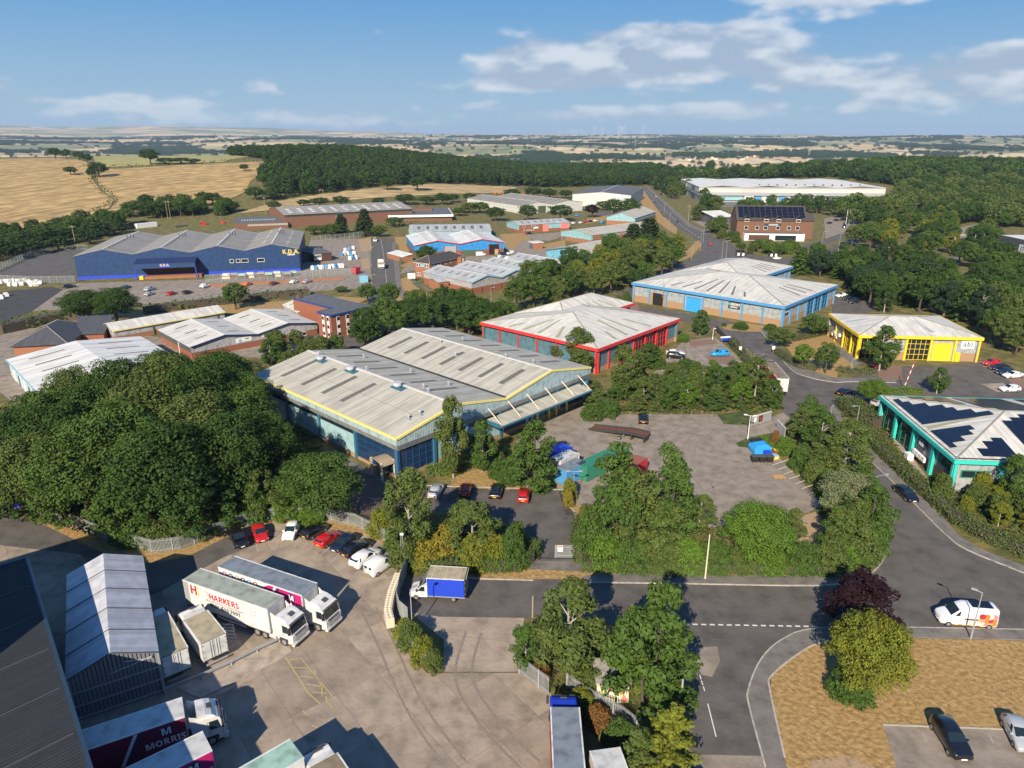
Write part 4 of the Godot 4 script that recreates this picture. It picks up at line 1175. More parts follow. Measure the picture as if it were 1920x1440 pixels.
func coloured_units() -> void:
	var a := Vector2(-8,-178.7)
	var b := Vector2(19.44,-154.5)
	var l := a.distance_to(b)
	var d := Vector2(19.44,-154.5).distance_to(Vector2(45.89,-181))
	var n := house("red_trimmed_unit", "grey unit with bright red fascia and columns under a pale hipped roof", "building", a, b)
	fascia(n, 0, l, -d, 0, 5.5, 0.7, M.red)
	var s := hip(n, 0, l, -d, 0, 6.21, 9.0, M.roof_white, 15.0)
	for q in s:
		for k in 2:
			strip(n, "rooflight", M.rooflight_green, q, 0.36 + 0.14 * k - 0.016, 0.36 + 0.14 * k + 0.016, 0.06, 0.62 + 0.05 * k)
		strip(n, "rooflight", M.rooflight_green, q, 0.655, 0.685, 0.06, 0.45)
		strip(n, "rooflight", M.rooflight_green, q, 0.21, 0.24, 0.06, 0.3)
	var o := {"trim": M.red, "clad": M.clad_teal_grey, "brick": M.brick_buff, "plinth": 1.2, "rows": 4, "cols": 4}
	facade(n, Transform3D(Basis(), Vector3(0, 0, -0.7)), l, 5.45, "pppppp", o)
	facade(n, side_t(l, d, "right").translated(Vector3(-0.7, 0, 0)), d, 5.45, "pppgggp", o)
	facade(n, side_t(l, d, "left").translated(Vector3(0.7, 0, 0)), d, 5.45, "pppppp", o)
	facade(n, side_t(l, d, "back").translated(Vector3(0, 0, 0.7)), l, 5.45, "pppppp", o)
	var n2 := sub(n, "rear_block", Transform3D(Basis(), Vector3(0.0, 0, -13.0)))
	var s2 := hip(n2, -0.01, 17.6, -32.0, 0, 6.22, 9.3, M.roof_white)
	for k in 3:
		strip(n2, "rooflight", M.rooflight_green, s2[1], 0.5 + 0.12 * k, 0.53 + 0.12 * k, 0.1, 0.6)
		strip(n2, "rooflight", M.rooflight_green, s2[3], 0.2 + 0.12 * k, 0.23 + 0.12 * k, 0.1, 0.6)
	fascia(n2, 0, 17.6, -32.0, -25.0, 5.5, 0.7, M.red)
	bx(n2, "wall_block", M.clad_teal_grey, 0.7, 16.9, 0, 5.4, -31.4, -24.5)
	bx(n, "lean_to_roof", M.roof_pale, 20.0, 30.0, 3.6, 3.8, -d - 9.0, -d - 6.0)
	a = Vector2(39.46,-230.6)
	b = Vector2(76.9,-196.2)
	l = a.distance_to(b)
	d = b.distance_to(Vector2(105.3,-226.2))
	n = house("blue_trimmed_unit", "grey and buff brick unit with sky blue fascia, columns and roller door", "building", a, b)
	fascia(n, 0, l, -d, 0, 5.5, 0.8, M.signal_blue)
	s = hip(n, 0, l, -d, 0, 6.31, 9.6, M.roof_white)
	for k in 7:
		strip(n, "rooflight", M.rooflight, s[0], 0.22 + 0.09 * k, 0.235 + 0.09 * k, 0.12, 0.3 + 0.35 * minf(1.0, minf(k, 6 - k) * 0.5))
	for k in 3:
		strip(n, "rooflight", M.rooflight, s[1], 0.35 + 0.13 * k, 0.375 + 0.13 * k, 0.1, 0.45)
	o = {"trim": M.signal_blue, "door": M.door_blue, "clad": M.clad_grey, "brick": M.brick_buff, "plinth": 2.1, "rows": 4, "cols": 3, "cw": 0.4}
	facade(n, Transform3D(Basis(), Vector3(0, 0, -0.6)), l, 5.45, "popdpppp", o)
	facade(n, side_t(l, d, "right").translated(Vector3(-0.6, 0, 0)), d, 5.45, "wppgggp", o)
	facade(n, side_t(l, d, "left").translated(Vector3(0.6, 0, 0)), d, 5.45, "ppppp", o)
	var sg := sub(n, "sign", Transform3D(Basis(), Vector3(l * 0.7, 4.1, -0.4)))
	bx(sg, "board", M.dark_grey, -1.9, 1.9, -0.95, 0.95, -0.05, 0.08)
	text(sg, "RIENT", 0.7, M.white, Transform3D(Basis(), Vector3(0.45, 0.3, 0.1)))
	marks(sg, 9, 0.34, M.white, Vector3(0, -0.5, 0.08))
	cy(sg, "emblem", M.teal, Vector3(-1.4, 0.3, 0.08), Vector3(-1.4, 0.3, 0.12), 0.4)
	var m := MB.new()
	for k in 5:
		m.tube(Vector3(l * 0.23, 3.0 + k * 1.1, 0.35), Vector3(l * 0.23 + 0.5 * (k % 2), 4.1 + k * 1.1, 0.35), 0.06, 0.06, 5)
		m.tube(Vector3(l * 0.23 - 0.6, 4.1 + k * 1.0, 0.35), Vector3(l * 0.23 + 0.6, 4.1 + k * 1.0, 0.35), 0.05, 0.05, 5)
	put(n, "aerial_mast", m, M.galvanised)
	n2 = sub(n, "rear_block", Transform3D(Basis(), Vector3(0, 0, -26.0)))
	fascia(n2, 0, 26.6, -39.0, -15.2, 5.5, 0.8, M.signal_blue)
	s2 = hip(n2, 0.01, 26.6, -39.0, 0, 6.32, 9.5, M.roof_white)
	for k in 4:
		strip(n2, "rooflight", M.rooflight, s2[1], 0.5 + 0.1 * k, 0.52 + 0.1 * k, 0.12, 0.55)
		strip(n2, "rooflight", M.rooflight, s2[3], 0.15 + 0.1 * k, 0.17 + 0.1 * k, 0.12, 0.6)
	facade(n2, Transform3D(Basis(Vector3(0, 0, -1), Vector3.UP, Vector3(1, 0, 0)), Vector3(26.0, 0, -15.4)), 23.0, 5.4, "ppppp", o)
	bx(n2, "wall_block", M.clad_grey, 0.6, 25.7, 0, 5.4, -38.4, -15.4)
	a = Vector2(84.2,-166.3)
	b = Vector2(112.5,-163.9)
	l = a.distance_to(b)
	d = a.distance_to(Vector2(86.2,-188))
	n = house("yellow_trimmed_unit", "grey unit with bright yellow fascia, columns and roller door", "building", a, b)
	fascia(n, 0, l, -d, 0, 5.5, 0.7, M.yellow)
	s = hip(n, 0, l, -d, 0, 6.21, 8.4, M.roof_white)
	strip(n, "rooflight", M.roof_steel, s[0], 0.62, 0.68, 0.2, 0.8)
	strip(n, "rooflight", M.roof_steel, s[3], 0.4, 0.48, 0.1, 0.6)
	o = {"trim": M.yellow, "door": M.yellow, "clad": M.clad_grey, "brick": M.brick_buff, "plinth": 2.1, "rows": 4, "cols": 5, "cw": 0.5}
	facade(n, Transform3D(Basis(), Vector3(0, 0, -0.5)), l, 5.45, "gpgdp", o)
	facade(n, side_t(l, d, "left").translated(Vector3(0.5, 0, 0)), d, 5.45, "ppgg", o)
	facade(n, side_t(l, d, "right").translated(Vector3(-0.5, 0, 0)), d, 5.45, "pppp", o)
	facade(n, side_t(l, d, "back").translated(Vector3(0, 0, 0.5)), l, 5.45, "ppppp", o)
	sg = sub(n, "sign", Transform3D(Basis(), Vector3(l * 0.9, 4.2, -0.4)))
	bx(sg, "board", M.white, -1.5, 1.5, -0.95, 0.95, -0.05, 0.08)
	text(sg, "abi", 1.1, M.steel_blue, Transform3D(Basis(), Vector3(0, 0.1, 0.1)))
	bx(n, "side_door", M.yellow, l * 0.8 + 0.4, l * 0.8 + 1.5, 0, 2.2, -0.48, -0.2)
	for k in 4:
		bx(n, "condenser_unit", M.white, 0.0, 0.5, 1.2 + 0.9 * (k % 2), 1.9 + 0.9 * (k % 2), -d + 3.0 + k * 1.6, -d + 4.0 + k * 1.6)
	a = Vector2(69.1,-125)
	b = Vector2(66.8,-97.2)
	l = a.distance_to(b)
	d = 36.0
	n = house("teal_trimmed_unit", "grey unit with teal green fascia and solar panels on its roof", "building", a, b)
	fascia(n, 0, l, -d, 0, 5.2, 0.6, M.teal)
	s = hip(n, 0, l, -d, 0, 5.81, 8.6, M.roof_white)
	for q in [[0.5, 0.9], [1.3, 0.3]]:
		bx(n, "parapet_gutter", M.chassis, 0.15, l - 0.15, 5.85, 5.9, -q[0] - 0.15, -q[0] + 0.25)
	bx(n, "parapet_gutter", M.chassis, l - 0.9, l - 0.2, 5.85, 5.92, -d + 0.2, -0.6)
	solar(n, s[0], [[1.2, 15.2], [17.4, 25.0]])
	strip(n, "rooflight", M.rooflight_green, s[0], 0.56, 0.61, 0.08, 0.7)
	solar(n, s[1], [[1.0, 10.0], [12.0, 20.0], [22.0, 34.0]])
	strip(n, "rooflight", M.rooflight_green, s[1], 0.285, 0.325, 0.1, 0.7)
	solar(n, s[3], [[1.0, 14.0], [15.2, 24.0], [25.0, 35.0]])
	solar(n, s[2], [[3.0, 24.0]])
	o = {"trim": M.teal, "mullion": M.green, "clad": M.clad_grey, "brick": M.brick_dark, "plinth": 2.0, "rows": 4, "cols": 4, "cw": 0.8, "cd": 0.5}
	facade(n, Transform3D(Basis(), Vector3(0, 0, -0.6)), l, 5.15, "ggpp", o)
	facade(n, side_t(l, d, "right").translated(Vector3(-0.6, 0, 0)), d, 5.15, "wcccc", {"trim": M.teal, "clad": M.clad_grey, "frame": M.green, "plinth": 0.0, "cw": 0.5})
	facade(n, side_t(l, d, "left").translated(Vector3(0.6, 0, 0)), d, 5.15, "ppppp", o)
	sg = sub(n, "sign", Transform3D(Basis(), Vector3(l * 0.61, 3.7, -0.35)))
	bx(sg, "board", M.clad_dark, -1.5, 1.5, -0.8, 0.8, -0.05, 0.08)
	marks(sg, 4, 0.6, M.white, Vector3(0, -0.2, 0.08))
	for k in 7:
		bx(sg, "emblem", M.light_blue, -0.75 + k * 0.21, -0.56 + k * 0.21, 0.3 + 0.14 * sin(k * 0.55), 0.42 + 0.14 * sin(k * 0.55), 0.08, 0.11)
	bx(n, "window_frame", M.green, l * 0.83, l * 0.95, 2.8, 4.2, -0.62, -0.5)
	bx(n, "dark_panel", M.clad_dark, l * 0.79, l * 0.97, 2.01, 5.1, -0.64, -0.56)
	for k in 2:
		bx(n, "pane", M.glass_dark, l * 0.84 + k * 1.8, l * 0.84 + 1.5 + k * 1.8, 3.0, 4.0, -0.52, -0.45)
	for k in 4:
		bx(n, "condenser_unit", M.white, l * 0.53 + k * 1.1, l * 0.53 + 0.9 + k * 1.1, 1.0, 1.8, -0.55, -0.1)
	bx(n, "cooling_box", M.white, l * 0.53, l * 0.53 + 1.4, 0, 1.1, 0.1, 1.1)

func solar(n: Node, q: Array, spans: Array) -> void:
	var u: Vector3 = (q[1] - q[0]).normalized()
	var l: float = q[0].distance_to(q[1])
	var up: Vector3 = (q[2] - q[0]) - u * (q[2] - q[0]).dot(u)
	var hh := up.length()
	up /= hh
	var nn := u.cross(up)
	if nn.y < 0:
		nn = -nn
	var t2: float = (q[2] - q[0]).dot(u)
	var t3: float = (q[3] - q[0]).dot(u)
	for sp in spans:
		var x: float = sp[0]
		while x + 1.7 <= sp[1]:
			var y := 1.0
			while y + 1.02 < hh - 0.8:
				var f := (y + 1.02) / hh
				if x > t3 * f + 0.9 and x + 1.7 < lerpf(l, t2, f) - 0.9:
					var o: Vector3 = q[0] + u * x + up * y + nn * 0.14
					slab(n, "solar_panel", M.solar, [o, o + u * 1.66, o + u * 1.66 + up, o + up], 0.04, nn)
				y += 1.02
			x += 1.7

func store() -> void:
	var a := Vector2(-164.3,-267.3)
	var b := Vector2(-85.2,-285.8)
	var l := a.distance_to(b)
	var d := 54.0
	var n := house("builders_store", "long navy blue store with four grey gables and yellow lettering", "building", a, b)
	var s := gables(n, 0, l, -d, 0, 9.0, 11.2, 4, M.roof_grey, 0.1)
	for i in 4:
		wall(n, "gable_wall", M.clad_navy, Vector2(l * i / 4, 0), Vector2(l * (i + 1) / 4, 0), 1.2, 8.9, 8.9, Vector3.BACK, 11.05)
		wall(n, "gable_wall", M.clad_navy, Vector2(l * i / 4, -d), Vector2(l * (i + 1) / 4, -d), 0, 8.9, 8.9, Vector3.FORWARD, 11.05)
		if i < 3:
			for k in 14:
				strip(n, "rooflight", M.rooflight, s[i * 2 + 1], 0.08 + 0.036 * k, 0.105 + 0.036 * k, 0.06, 0.13)
		for k in 3:
			cy(n, "flue", M.chassis, Vector3(l * (i + 0.5) / 4 + 0.4 + k, 10.6, -d * 0.62 - k), Vector3(l * (i + 0.5) / 4 + 0.4 + k, 12.2, -d * 0.62 - k), 0.15)
	for k in 3:
		strip(n, "pale_sheeting", M.roof_cream, s[6], 0.05 + 0.3 * k, 0.25 + 0.3 * k, 0.35, 0.42, 0.02, 0.02)
		strip(n, "pale_sheeting", M.roof_cream, s[7], 0.1 + 0.3 * k, 0.3 + 0.3 * k, 0.5, 0.57, 0.02, 0.02)
	bx(n, "plinth", M.royal, 0.0, l, 0, 1.2, -0.2, 0.02)
	wall(n, "side_wall", M.clad_navy, Vector2(l, -d), Vector2(l, 0), 0, 8.9, 8.9, Vector3.RIGHT)
	wall(n, "side_wall", M.clad_navy, Vector2(0, -d), Vector2(0, 0), 0, 8.9, 8.9, Vector3.LEFT)
	rowin(n, Transform3D(), [l * 0.683, l * 0.712, l * 0.735, l * 0.75, l * 0.81, l * 0.825], 4.3, 5.7, 1.5, M.white)
	var t := text(n, "K.D.A.", 1.7, M.yellow, Transform3D(Basis(), Vector3(l * 0.962, 7.9, 0.06)))
	marks(n, 8, 0.5, M.white, Vector3(l * 0.962, 6.7, 0.0))
	var c := sub(n, "canopy", Transform3D(Basis(), Vector3(l * 0.265, 0, 0)))
	var w := l * 0.265
	bx(c, "canopy_fascia", M.clad_navy, 0, w, 4.2, 6.0, 5.6, 5.9)
	slab(c, "canopy_roof", M.navy, [Vector3(0, 6.0, 5.8), Vector3(w, 6.0, 5.8), Vector3(w, 7.2, 0), Vector3(0, 7.2, 0)], 0.2)
	for x in [0.1, w - 0.1]:
		bx(c, "post", M.royal, x - 0.15, x + 0.15, 0, 4.2, 5.5, 5.8)
		bx(c, "canopy_cheek", M.navy, x - 0.1, x + 0.1, 4.2, 6.0, 0.1, 5.6)
	bx(c, "dark_wall", M.brick_dark, 2.5, w, 1.25, 4.6, 0.03, 0.12)
	bx(c, "dock", M.brick_orange, 2.5, w + 1.5, 0, 0.9, 0.05, 4.8)
	bx(c, "skip", M.yellow, 1.0, 2.4, 0, 1.3, 3.6, 5.2)
	bx(c, "sign_board", M.royal, w * 0.42, w * 0.58, 4.5, 5.9, 5.9, 6.0)
	text(c, "K.D.A.", 0.9, M.yellow, Transform3D(Basis(), Vector3(w * 0.5, 5.3, 6.03)))
	var e := house("yard_office", "low dark flat-roofed office with a white front in the store's yard", "building", Vector2(-85.4,-306.2), Vector2(-77.1,-311.7))
	bx(e, "walls", M.brick_dark, 0, 8.2, 0, 3.4, -16, 0)
	bx(e, "roof", M.roof_felt, -0.3, 8.6, 3.4, 3.7, -16.3, 0.3)
	bx(e, "white_front", M.white, 0.4, 3.6, 0.8, 3.2, 0.0, 0.08)
	for k in 4:
		bx(e, "pane", M.glass_dark, 0.5 + k * 0.75, 1.1 + k * 0.75, 1.9, 2.9, 0.08, 0.12)
	var g := house("lean_to", "pale sheet metal lean-to against the store's end wall", "building", Vector2(-89.6,-306.2), Vector2(-87.1,-308.9))
	bx(g, "walls", M.clad_dark, 0, 2.6, 0, 4.2, -18, 0)
	slab(g, "roof", M.roof_steel, [Vector3(-0.2, 5.0, 0.3), Vector3(2.8, 4.2, 0.3), Vector3(2.8, 4.2, -18), Vector3(-0.2, 5.0, -18)], 0.12)

func estate() -> void:
	var a: Vector2
	var b: Vector2
	a = Vector2(-105.3,-181.9)
	b = Vector2(-84.1,-202.9)
	var n := shed("long_shed", "long white roofed shed with red brick base and yellow eaves line", a, b, 9.0, 3.1, 4.4, "x", M.roof_white, M.clad_silver, M.brick_orange, 1.3, {"gutter": M.pale_yellow})
	var l := a.distance_to(b)
	for k in 5:
		bx(n, "rooflight", M.rooflight, l * (0.12 + 0.19 * k), l * (0.12 + 0.19 * k) + 1.1, 3.6, 3.75, -3.0, -1.6).rotation.x = 0.27
	for k in 3:
		bx(n, "downpipe", M.dark_grey, l * (0.33 + 0.3 * k), l * (0.33 + 0.3 * k) + 0.2, 0, 3.0, 0.02, 0.2)
	var v := Vector2(-66,-178.2)
	b = Vector2(-53.62,-189.9)
	a = v + (v - b)
	l = a.distance_to(b)
	n = shed("twin_gable_unit", "low grey ribbed unit with two white roofs and two name boards", a, b, 22.0, 3.2, 4.6, "z", M.roof_white, M.clad_slate, M.brick_red, 1.5, {"bays": 2, "gutter": M.navy, "sky": [3, 0.3, 0.65, 0.6]})
	for k in 2:
		wall(n, "ribbed_gable", M.clad_silver, Vector2(l * k / 2, 0.02), Vector2(l * (k + 1) / 2, 0.02), 1.5, 3.1, 3.1, Vector3.BACK, 4.45, 0.02)
	bx(n, "sign", M.cream, l * 0.53, l * 0.64, 2.0, 3.0, 0.03, 0.12)
	text(n, "dibsa", 0.75, M.dark_grey, Transform3D(Basis(), Vector3(l * 0.585, 2.5, 0.14)))
	bx(n, "sign", M.white, l * 0.33, l * 0.45, 1.9, 3.0, 0.03, 0.12)
	cy(n, "sign_emblem", M.light_blue, Vector3(l * 0.36, 2.4, 0.12), Vector3(l * 0.36, 2.4, 0.16), 0.4)
	marks(n, 5, 0.3, M.steel_blue, Vector3(l * 0.415, 2.6, 0.12))
	rowin(n, Transform3D(), [l * 0.77, l * 0.88], 0.3, 1.4, 1.3, M.white)
	shed("small_white_shed", "small white roofed shed behind the brick office block", Vector2(-62.6,-202.9), Vector2(-57.34,-206.8), 12.0, 3.0, 4.0, "z", M.roof_white, M.clad_silver, M.brick_red, 1.0, {"sky": [2, 0.3, 0.7, 0.6]})
	a = Vector2(-48.1,-184)
	b = Vector2(-39.49,-193.9)
	l = a.distance_to(b)
	var h := 6.6
	n = house("office_block", "three-storey red brick office block with white window strips and a blue roof edge", "building", a, b)
	bx(n, "walls", M.brick_red, 0, l, 0, h, -6.0, 0)
	bx(n, "rear_wing", M.brick_red, l * 0.4, l, 0, h - 0.05, -26.0, -6.002)
	bx(n, "roof", M.roof_felt, -0.1, l + 0.1, h, h + 0.15, -6.0, 0.1)
	bx(n, "roof", M.roof_felt, l * 0.4, l + 0.1, h, h + 0.14, -26.1, -6.002)
	for q in [[-0.2, l + 0.2, 0.1, 0.3], [-0.2, l * 0.4, -6.2, -6.0]]:
		bx(n, "roof_edge", M.ink_blue, q[0], q[1], h - 0.25, h + 0.25, q[2], q[3])
	for q in [[-0.25, -0.1, -6.0, 0.1], [l + 0.1, l + 0.25, -26.0, 0.1], [l * 0.4 - 0.15, l * 0.4, -26.0, -6.2]]:
		bx(n, "roof_edge", M.ink_blue, q[0], q[1], h - 0.25, h + 0.25, q[2], q[3])
	for k in 4:
		var x: float = l * [0.13, 0.36, 0.66, 0.85][k]
		var st := bx(n, "white_strip", M.white, x, x + 1.0, 0.1, h - 0.3, 0.0, 0.06)
		for fl in 3:
			bx(n, "pane", M.glass_dark, x + 0.12, x + 0.9, 0.7 + fl * h / 3.1, 1.6 + fl * h / 3.1, 0.05, 0.1)
	for k in 2:
		bx(n, "white_strip", M.white, -0.06, 0.0, 0.1, h - 0.3, -1.9 - 2.2 * k, -0.9 - 2.2 * k)
		for fl in 3:
			bx(n, "pane", M.glass_dark, -0.1, -0.05, 0.7 + fl * h / 3.1, 1.6 + fl * h / 3.1, -1.8 - 2.2 * k, -1.0 - 2.2 * k)
	for k in 2:
		bx(n, "notice_board", M.grey, l * 0.5, l * 0.5 + 1.3, 3.2 + 1.0 * k, 4.0 + 1.0 * k, 0.0, 0.08)
	bx(n, "entrance", M.interior_shade, -0.08, 0.0, 0, 2.0, -0.8, -0.2)  # flat black box painted as the shade within the entrance
	bx(n, "chimney", M.brick_brown, l * 0.45, l * 0.45 + 1.0, h, h + 1.0, -25.0, -24.0)
	a = Vector2(-124.3,-168.9)
	b = Vector2(-111.3,-171.6)
	n = house("dark_roofed_hall", "low brick hall under a charcoal standing-seam hipped roof", "building", a, b)
	l = a.distance_to(b)
	bx(n, "walls", M.brick_orange, 0.6, l - 0.6, 0, 2.4, -19.4, -0.6)
	hip(n, 0, l, -20, 0, 2.4, 5.6, M.roof_slate)
	bx(n, "side_wing", M.brick_red, l - 0.6, l + 5.0, 0, 2.3, -19.0, -10.0)
	slab(n, "wing_roof", M.roof_slate, [Vector3(l - 4.0, 5.0, -19.5), Vector3(l + 5.4, 5.0, -19.5), Vector3(l + 5.4, 2.3, -9.5), Vector3(l - 1.0, 2.3, -9.5)], 0.12)
	a = Vector2(-114,-153.5)
	b = Vector2(-98.6,-137.4)
	b = a + (b - a) * 1.5
	l = a.distance_to(b)
	n = shed("white_shed", "white roofed shed with pale blue door frames half hidden by the wood", a, b, 28.0, 4.0, 5.6, "x", M.roof_pale, M.clad_white, M.brick_buff, 0.0, {"gutter": M.light_blue, "sky": [5, 0.25, 0.75, 0.55]})
	for k in 6:
		bx(n, "door_frame", M.light_blue, l * (0.1 + 0.15 * k), l * (0.1 + 0.15 * k) + 0.3, 0, 3.8, 0.0, 0.12)
		bx(n, "door", M.steel_blue if k % 2 else M.white, l * (0.1 + 0.15 * k) + 0.4, l * (0.1 + 0.15 * k) + 1.5, 0, 2.4, 0.0, 0.08)
	a = Vector2(-131.9,-420.9)
	b = Vector2(-62.7,-458.5)
	l = a.distance_to(b)
	n = house("brown_brick_factory", "long brown brick factory with a grey roof of pale rooflights", "building", a, b)
	bx(n, "walls", M.brick_brown, 0, l, 0, 6.6, -46, 0)
	bx(n, "window_strip", M.glass_dark, 0.5, l - 0.5, 6.6, 7.9, -45, -0.1)
	for k in 60:
		bx(n, "mullion", M.concrete_wall, 0.5 + k * (l - 1.0) / 60, 0.62 + k * (l - 1.0) / 60, 6.6, 7.9, -0.1, 0.0)
	var s := gable_x(n, 0, l, -46, 0, 8.0, 10.6, M.roof_grey, 0.3)
	for x in [0.0, l]:
		wall(n, "gable_wall", M.brick_brown, Vector2(x, -46), Vector2(x, 0), 6.6, 8.0, 8.0, Vector3(-1 if x == 0.0 else 1, 0, 0), 10.5)
	for k in 11:
		for j in 3:
			strip(n, "rooflight", M.roof_pale, s[0], 0.05 + 0.085 * k, 0.078 + 0.085 * k, 0.3 + 0.2 * j, 0.4 + 0.2 * j)
	bx(n, "stair_tower", M.galvanised, l * 0.38, l * 0.43, 0, 6.0, 0.0, 2.5)
	a = Vector2(-157.5,-409.5)
	b = Vector2(-129.7,-419.2)
	l = a.distance_to(b)
	n = house("low_brick_annex", "low brown brick annex with a flat felt roof behind the navy store", "building", a, b)
	bx(n, "walls", M.brick_brown, 0, l, 0, 4.2, -34, 0)
	bx(n, "roof", M.roof_felt, 0.4, l - 0.4, 4.2, 4.35, -33.6, -0.4)
	bx(n, "pale_band", M.concrete_wall, l * 0.25, l, 2.6, 3.6, 0.0, 0.06)
	for k in 14:
		bx(n, "rooflight", M.roof_steel, 4.0 + k * (l - 10) / 14, 4.9 + k * (l - 10) / 14, 4.35, 4.6, -18.0, -12.0)
	a = Vector2(-76.4,-448.4)
	b = Vector2(-36.68,-454.6)
	l = a.distance_to(b)
	n = house("flat_roofed_works", "flat roofed works with a deep white fascia and brick base", "building", a, b)
	bx(n, "brick_base", M.brick_brown, 0.8, l - 0.8, 0, 2.6, -42, -0.8)
	for k in 26:
		bx(n, "pane", M.glass_dark, 1.0 + k * (l - 2.0) / 26, 1.0 + (k + 0.85) * (l - 2.0) / 26, 2.6, 3.5, -1.2, -0.75)
	bx(n, "window_core", M.concrete_wall, 1.2, l - 1.2, 2.6, 3.5, -41.5, -1.3)
	bx(n, "fascia", M.white, 0, l, 3.5, 4.8, -43, 0)
	bx(n, "roof", M.roof_felt, 0.6, l - 0.6, 4.8, 4.9, -42.4, -0.6)
	bx(n, "roof_box", M.brick_brown, l * 0.42, l * 0.7, 4.9, 6.2, -34, -24)
	a = Vector2(-53.27,-373.3)
	b = Vector2(-10.88,-377.6)
	n = shed("pale_blue_long_shed", "long pale blue shed with white roof and eight dark rooflights", a, b, 30.0, 4.6, 6.2, "x", M.roof_steel, M.clad_aqua, M.brick_brown, 0.0, {})
	l = a.distance_to(b)
	var q0 := [Vector3(0, 6.2, -15), Vector3(l, 6.2, -15), Vector3(l, 4.6, 0), Vector3(0, 4.6, 0)]
	skylights(n, q0, 8, 0.25, 0.7, 1.6)
	a = Vector2(-43.45,-319.1)
	b = Vector2(-3.67,-329.1)
	l = a.distance_to(b)
	n = shed("bright_blue_twin_unit", "bright blue unit with two white gables, red trim and brown brick base", a, b, 34.0, 5.4, 7.2, "z", M.roof_pale, M.clad_sky, M.brick_brown, 2.3, {"bays": 2, "gutter": M.crimson, "sky": [6, 0.15, 0.4, 0.8]})
	bx(n, "roller_door", M.grey, l * 0.33, l * 0.455, 0, 4.4, 0.0, 0.1)
	for x in [l * 0.32, l * 0.455]:
		bx(n, "door_trim", M.crimson, x, x + 0.35, 0, 4.7, 0.0, 0.14)
	bx(n, "doorway_shade_panel", M.interior_shade, l * 0.83, l * 0.94, 0, 4.6, 0.0, 0.08)  # black panel on the wall, painted as shade inside the open door
	bx(n, "stacked_pallets", M.tan, l * 0.89, l * 0.93, 0, 2.4, 0.08, 0.9)
	for x in [l * 0.82, l * 0.94]:
		bx(n, "door_trim", M.crimson, x, x + 0.3, 0, 4.9, 0.0, 0.14)
	bx(n, "lean_to", M.olive, l * 0.53, l * 0.68, 0, 2.4, 0.1, 1.6)
	bx(n, "fire_cupboard", M.red, l * 0.47, l * 0.5, 0, 1.8, 0.1, 0.7)
	n = house("white_lean_to", "small white roofed lean-to beside the bright blue unit", "building", Vector2(-47.07,-306.2), Vector2(-43.53,-308.9))
	bx(n, "walls", M.brick_orange, 0, 5, 0, 2.2, -14, 0)
	slab(n, "roof", M.roof_pale, [Vector3(-0.2, 2.3, 0.2), Vector3(5.2, 3.2, 0.2), Vector3(5.2, 3.2, -14), Vector3(-0.2, 2.3, -14)], 0.1)
	a = Vector2(-37.77,-273.4)
	b = Vector2(-31.11,-269)
	l = a.distance_to(b)
	var d := b.distance_to(Vector2(-19.88,-287.1))
	h = 5.9
	n = house("brick_office", "two-storey orange brick office with a dark hipped tile roof", "building", a, b)
	bx(n, "walls", M.brick_orange, 0.3, l - 0.3, 0, h, -d + 0.3, -0.3)
	hip(n, -0.2, l + 0.2, -d - 0.2, 0.2, h, h + 2.2, M.roof_tile)
	bx(n, "fascia", M.white, -0.1, l + 0.1, h - 0.3, h - 0.02, -d - 0.1, 0.1)
	rowin(n, Transform3D(Basis(), Vector3(0, 0, -0.3)), [l * 0.2, l * 0.33, l * 0.72, l * 0.85], 0.6, 1.8, 0.85, M.white)
	rowin(n, Transform3D(Basis(), Vector3(0, 0, -0.3)), [l * 0.2, l * 0.33, l * 0.72, l * 0.85], h - 1.8, h - 0.6, 0.85, M.white)
	rowin(n, side_t(l, d, "right").translated(Vector3(-0.3, 0, 0)), [2, 3.4, 7, 10.5, 13.5], h - 1.8, h - 0.6, 0.85, M.white)
	bx(n, "porch", M.brick_orange, l - 0.3, l + 1.5, 0, h + 0.1, -d + 1.0, -d + 4.0)
	bx(n, "porch_window", M.white, l + 1.5, l + 1.56, h - 1.9, h - 0.4, -d + 1.9, -d + 3.1)
	bx(n, "sign", M.light_blue, l * 0.42, l * 0.62, h - 1.7, h - 0.7, -0.3, -0.2)
	a = Vector2(-13.84,-240.6)
	v = Vector2(-3.78,-250.2)
	b = a + (v - a) * 4.0
	l = a.distance_to(b)
	n = shed("grey_gabled_units", "row of pale grey gabled units over red brick behind the tree belt", a, b, 27.0, 4.4, 6.0, "z", M.roof_steel, M.clad_silver, M.brick_red, 2.2, {"bays": 4, "gutter": M.light_blue, "sky": [6, 0.3, 0.6, 0.7]})
	for k in 12:
		bx(n, "pilaster", M.brick_dark, l * k / 12, l * k / 12 + 0.2, 0, 2.2, -0.05, 0.08)
	n = house("brick_lean_to_office", "orange brick lean-to office with red windows at the grey gabled units", "building", Vector2(-25.68,-246.6), Vector2(-17.61,-252.1))
	bx(n, "walls", M.brick_orange, 0, 10.5, 0, 3.2, -7, 0)
	slab(n, "roof", M.roof_steel, [Vector3(-0.3, 3.2, 0.3), Vector3(10.8, 3.2, 0.3), Vector3(10.8, 4.4, -7.2), Vector3(-0.3, 4.4, -7.2)], 0.1)
	rowin(n, Transform3D(), [1.2, 4.4, 7.6], 1.3, 2.5, 1.2, M.crimson)
	a = Vector2(3.87,-402.6)
	b = Vector2(33.25,-416.7)
	l = a.distance_to(b)
	n = shed("salmon_door_unit", "brick and pale blue unit with two salmon pink doors", a, b, 16.0, 4.4, 5.9, "x", M.roof_steel, M.clad_aqua, M.brick_red, 1.6, {})
	bx(n, "brick_front", M.brick_red, 0.1, l * 0.46, 1.6, 4.3, 0.02, 0.1)
	bx(n, "roller_door", M.salmon, l * 0.46, l * 0.57, 0, 3.9, 0.02, 0.12)
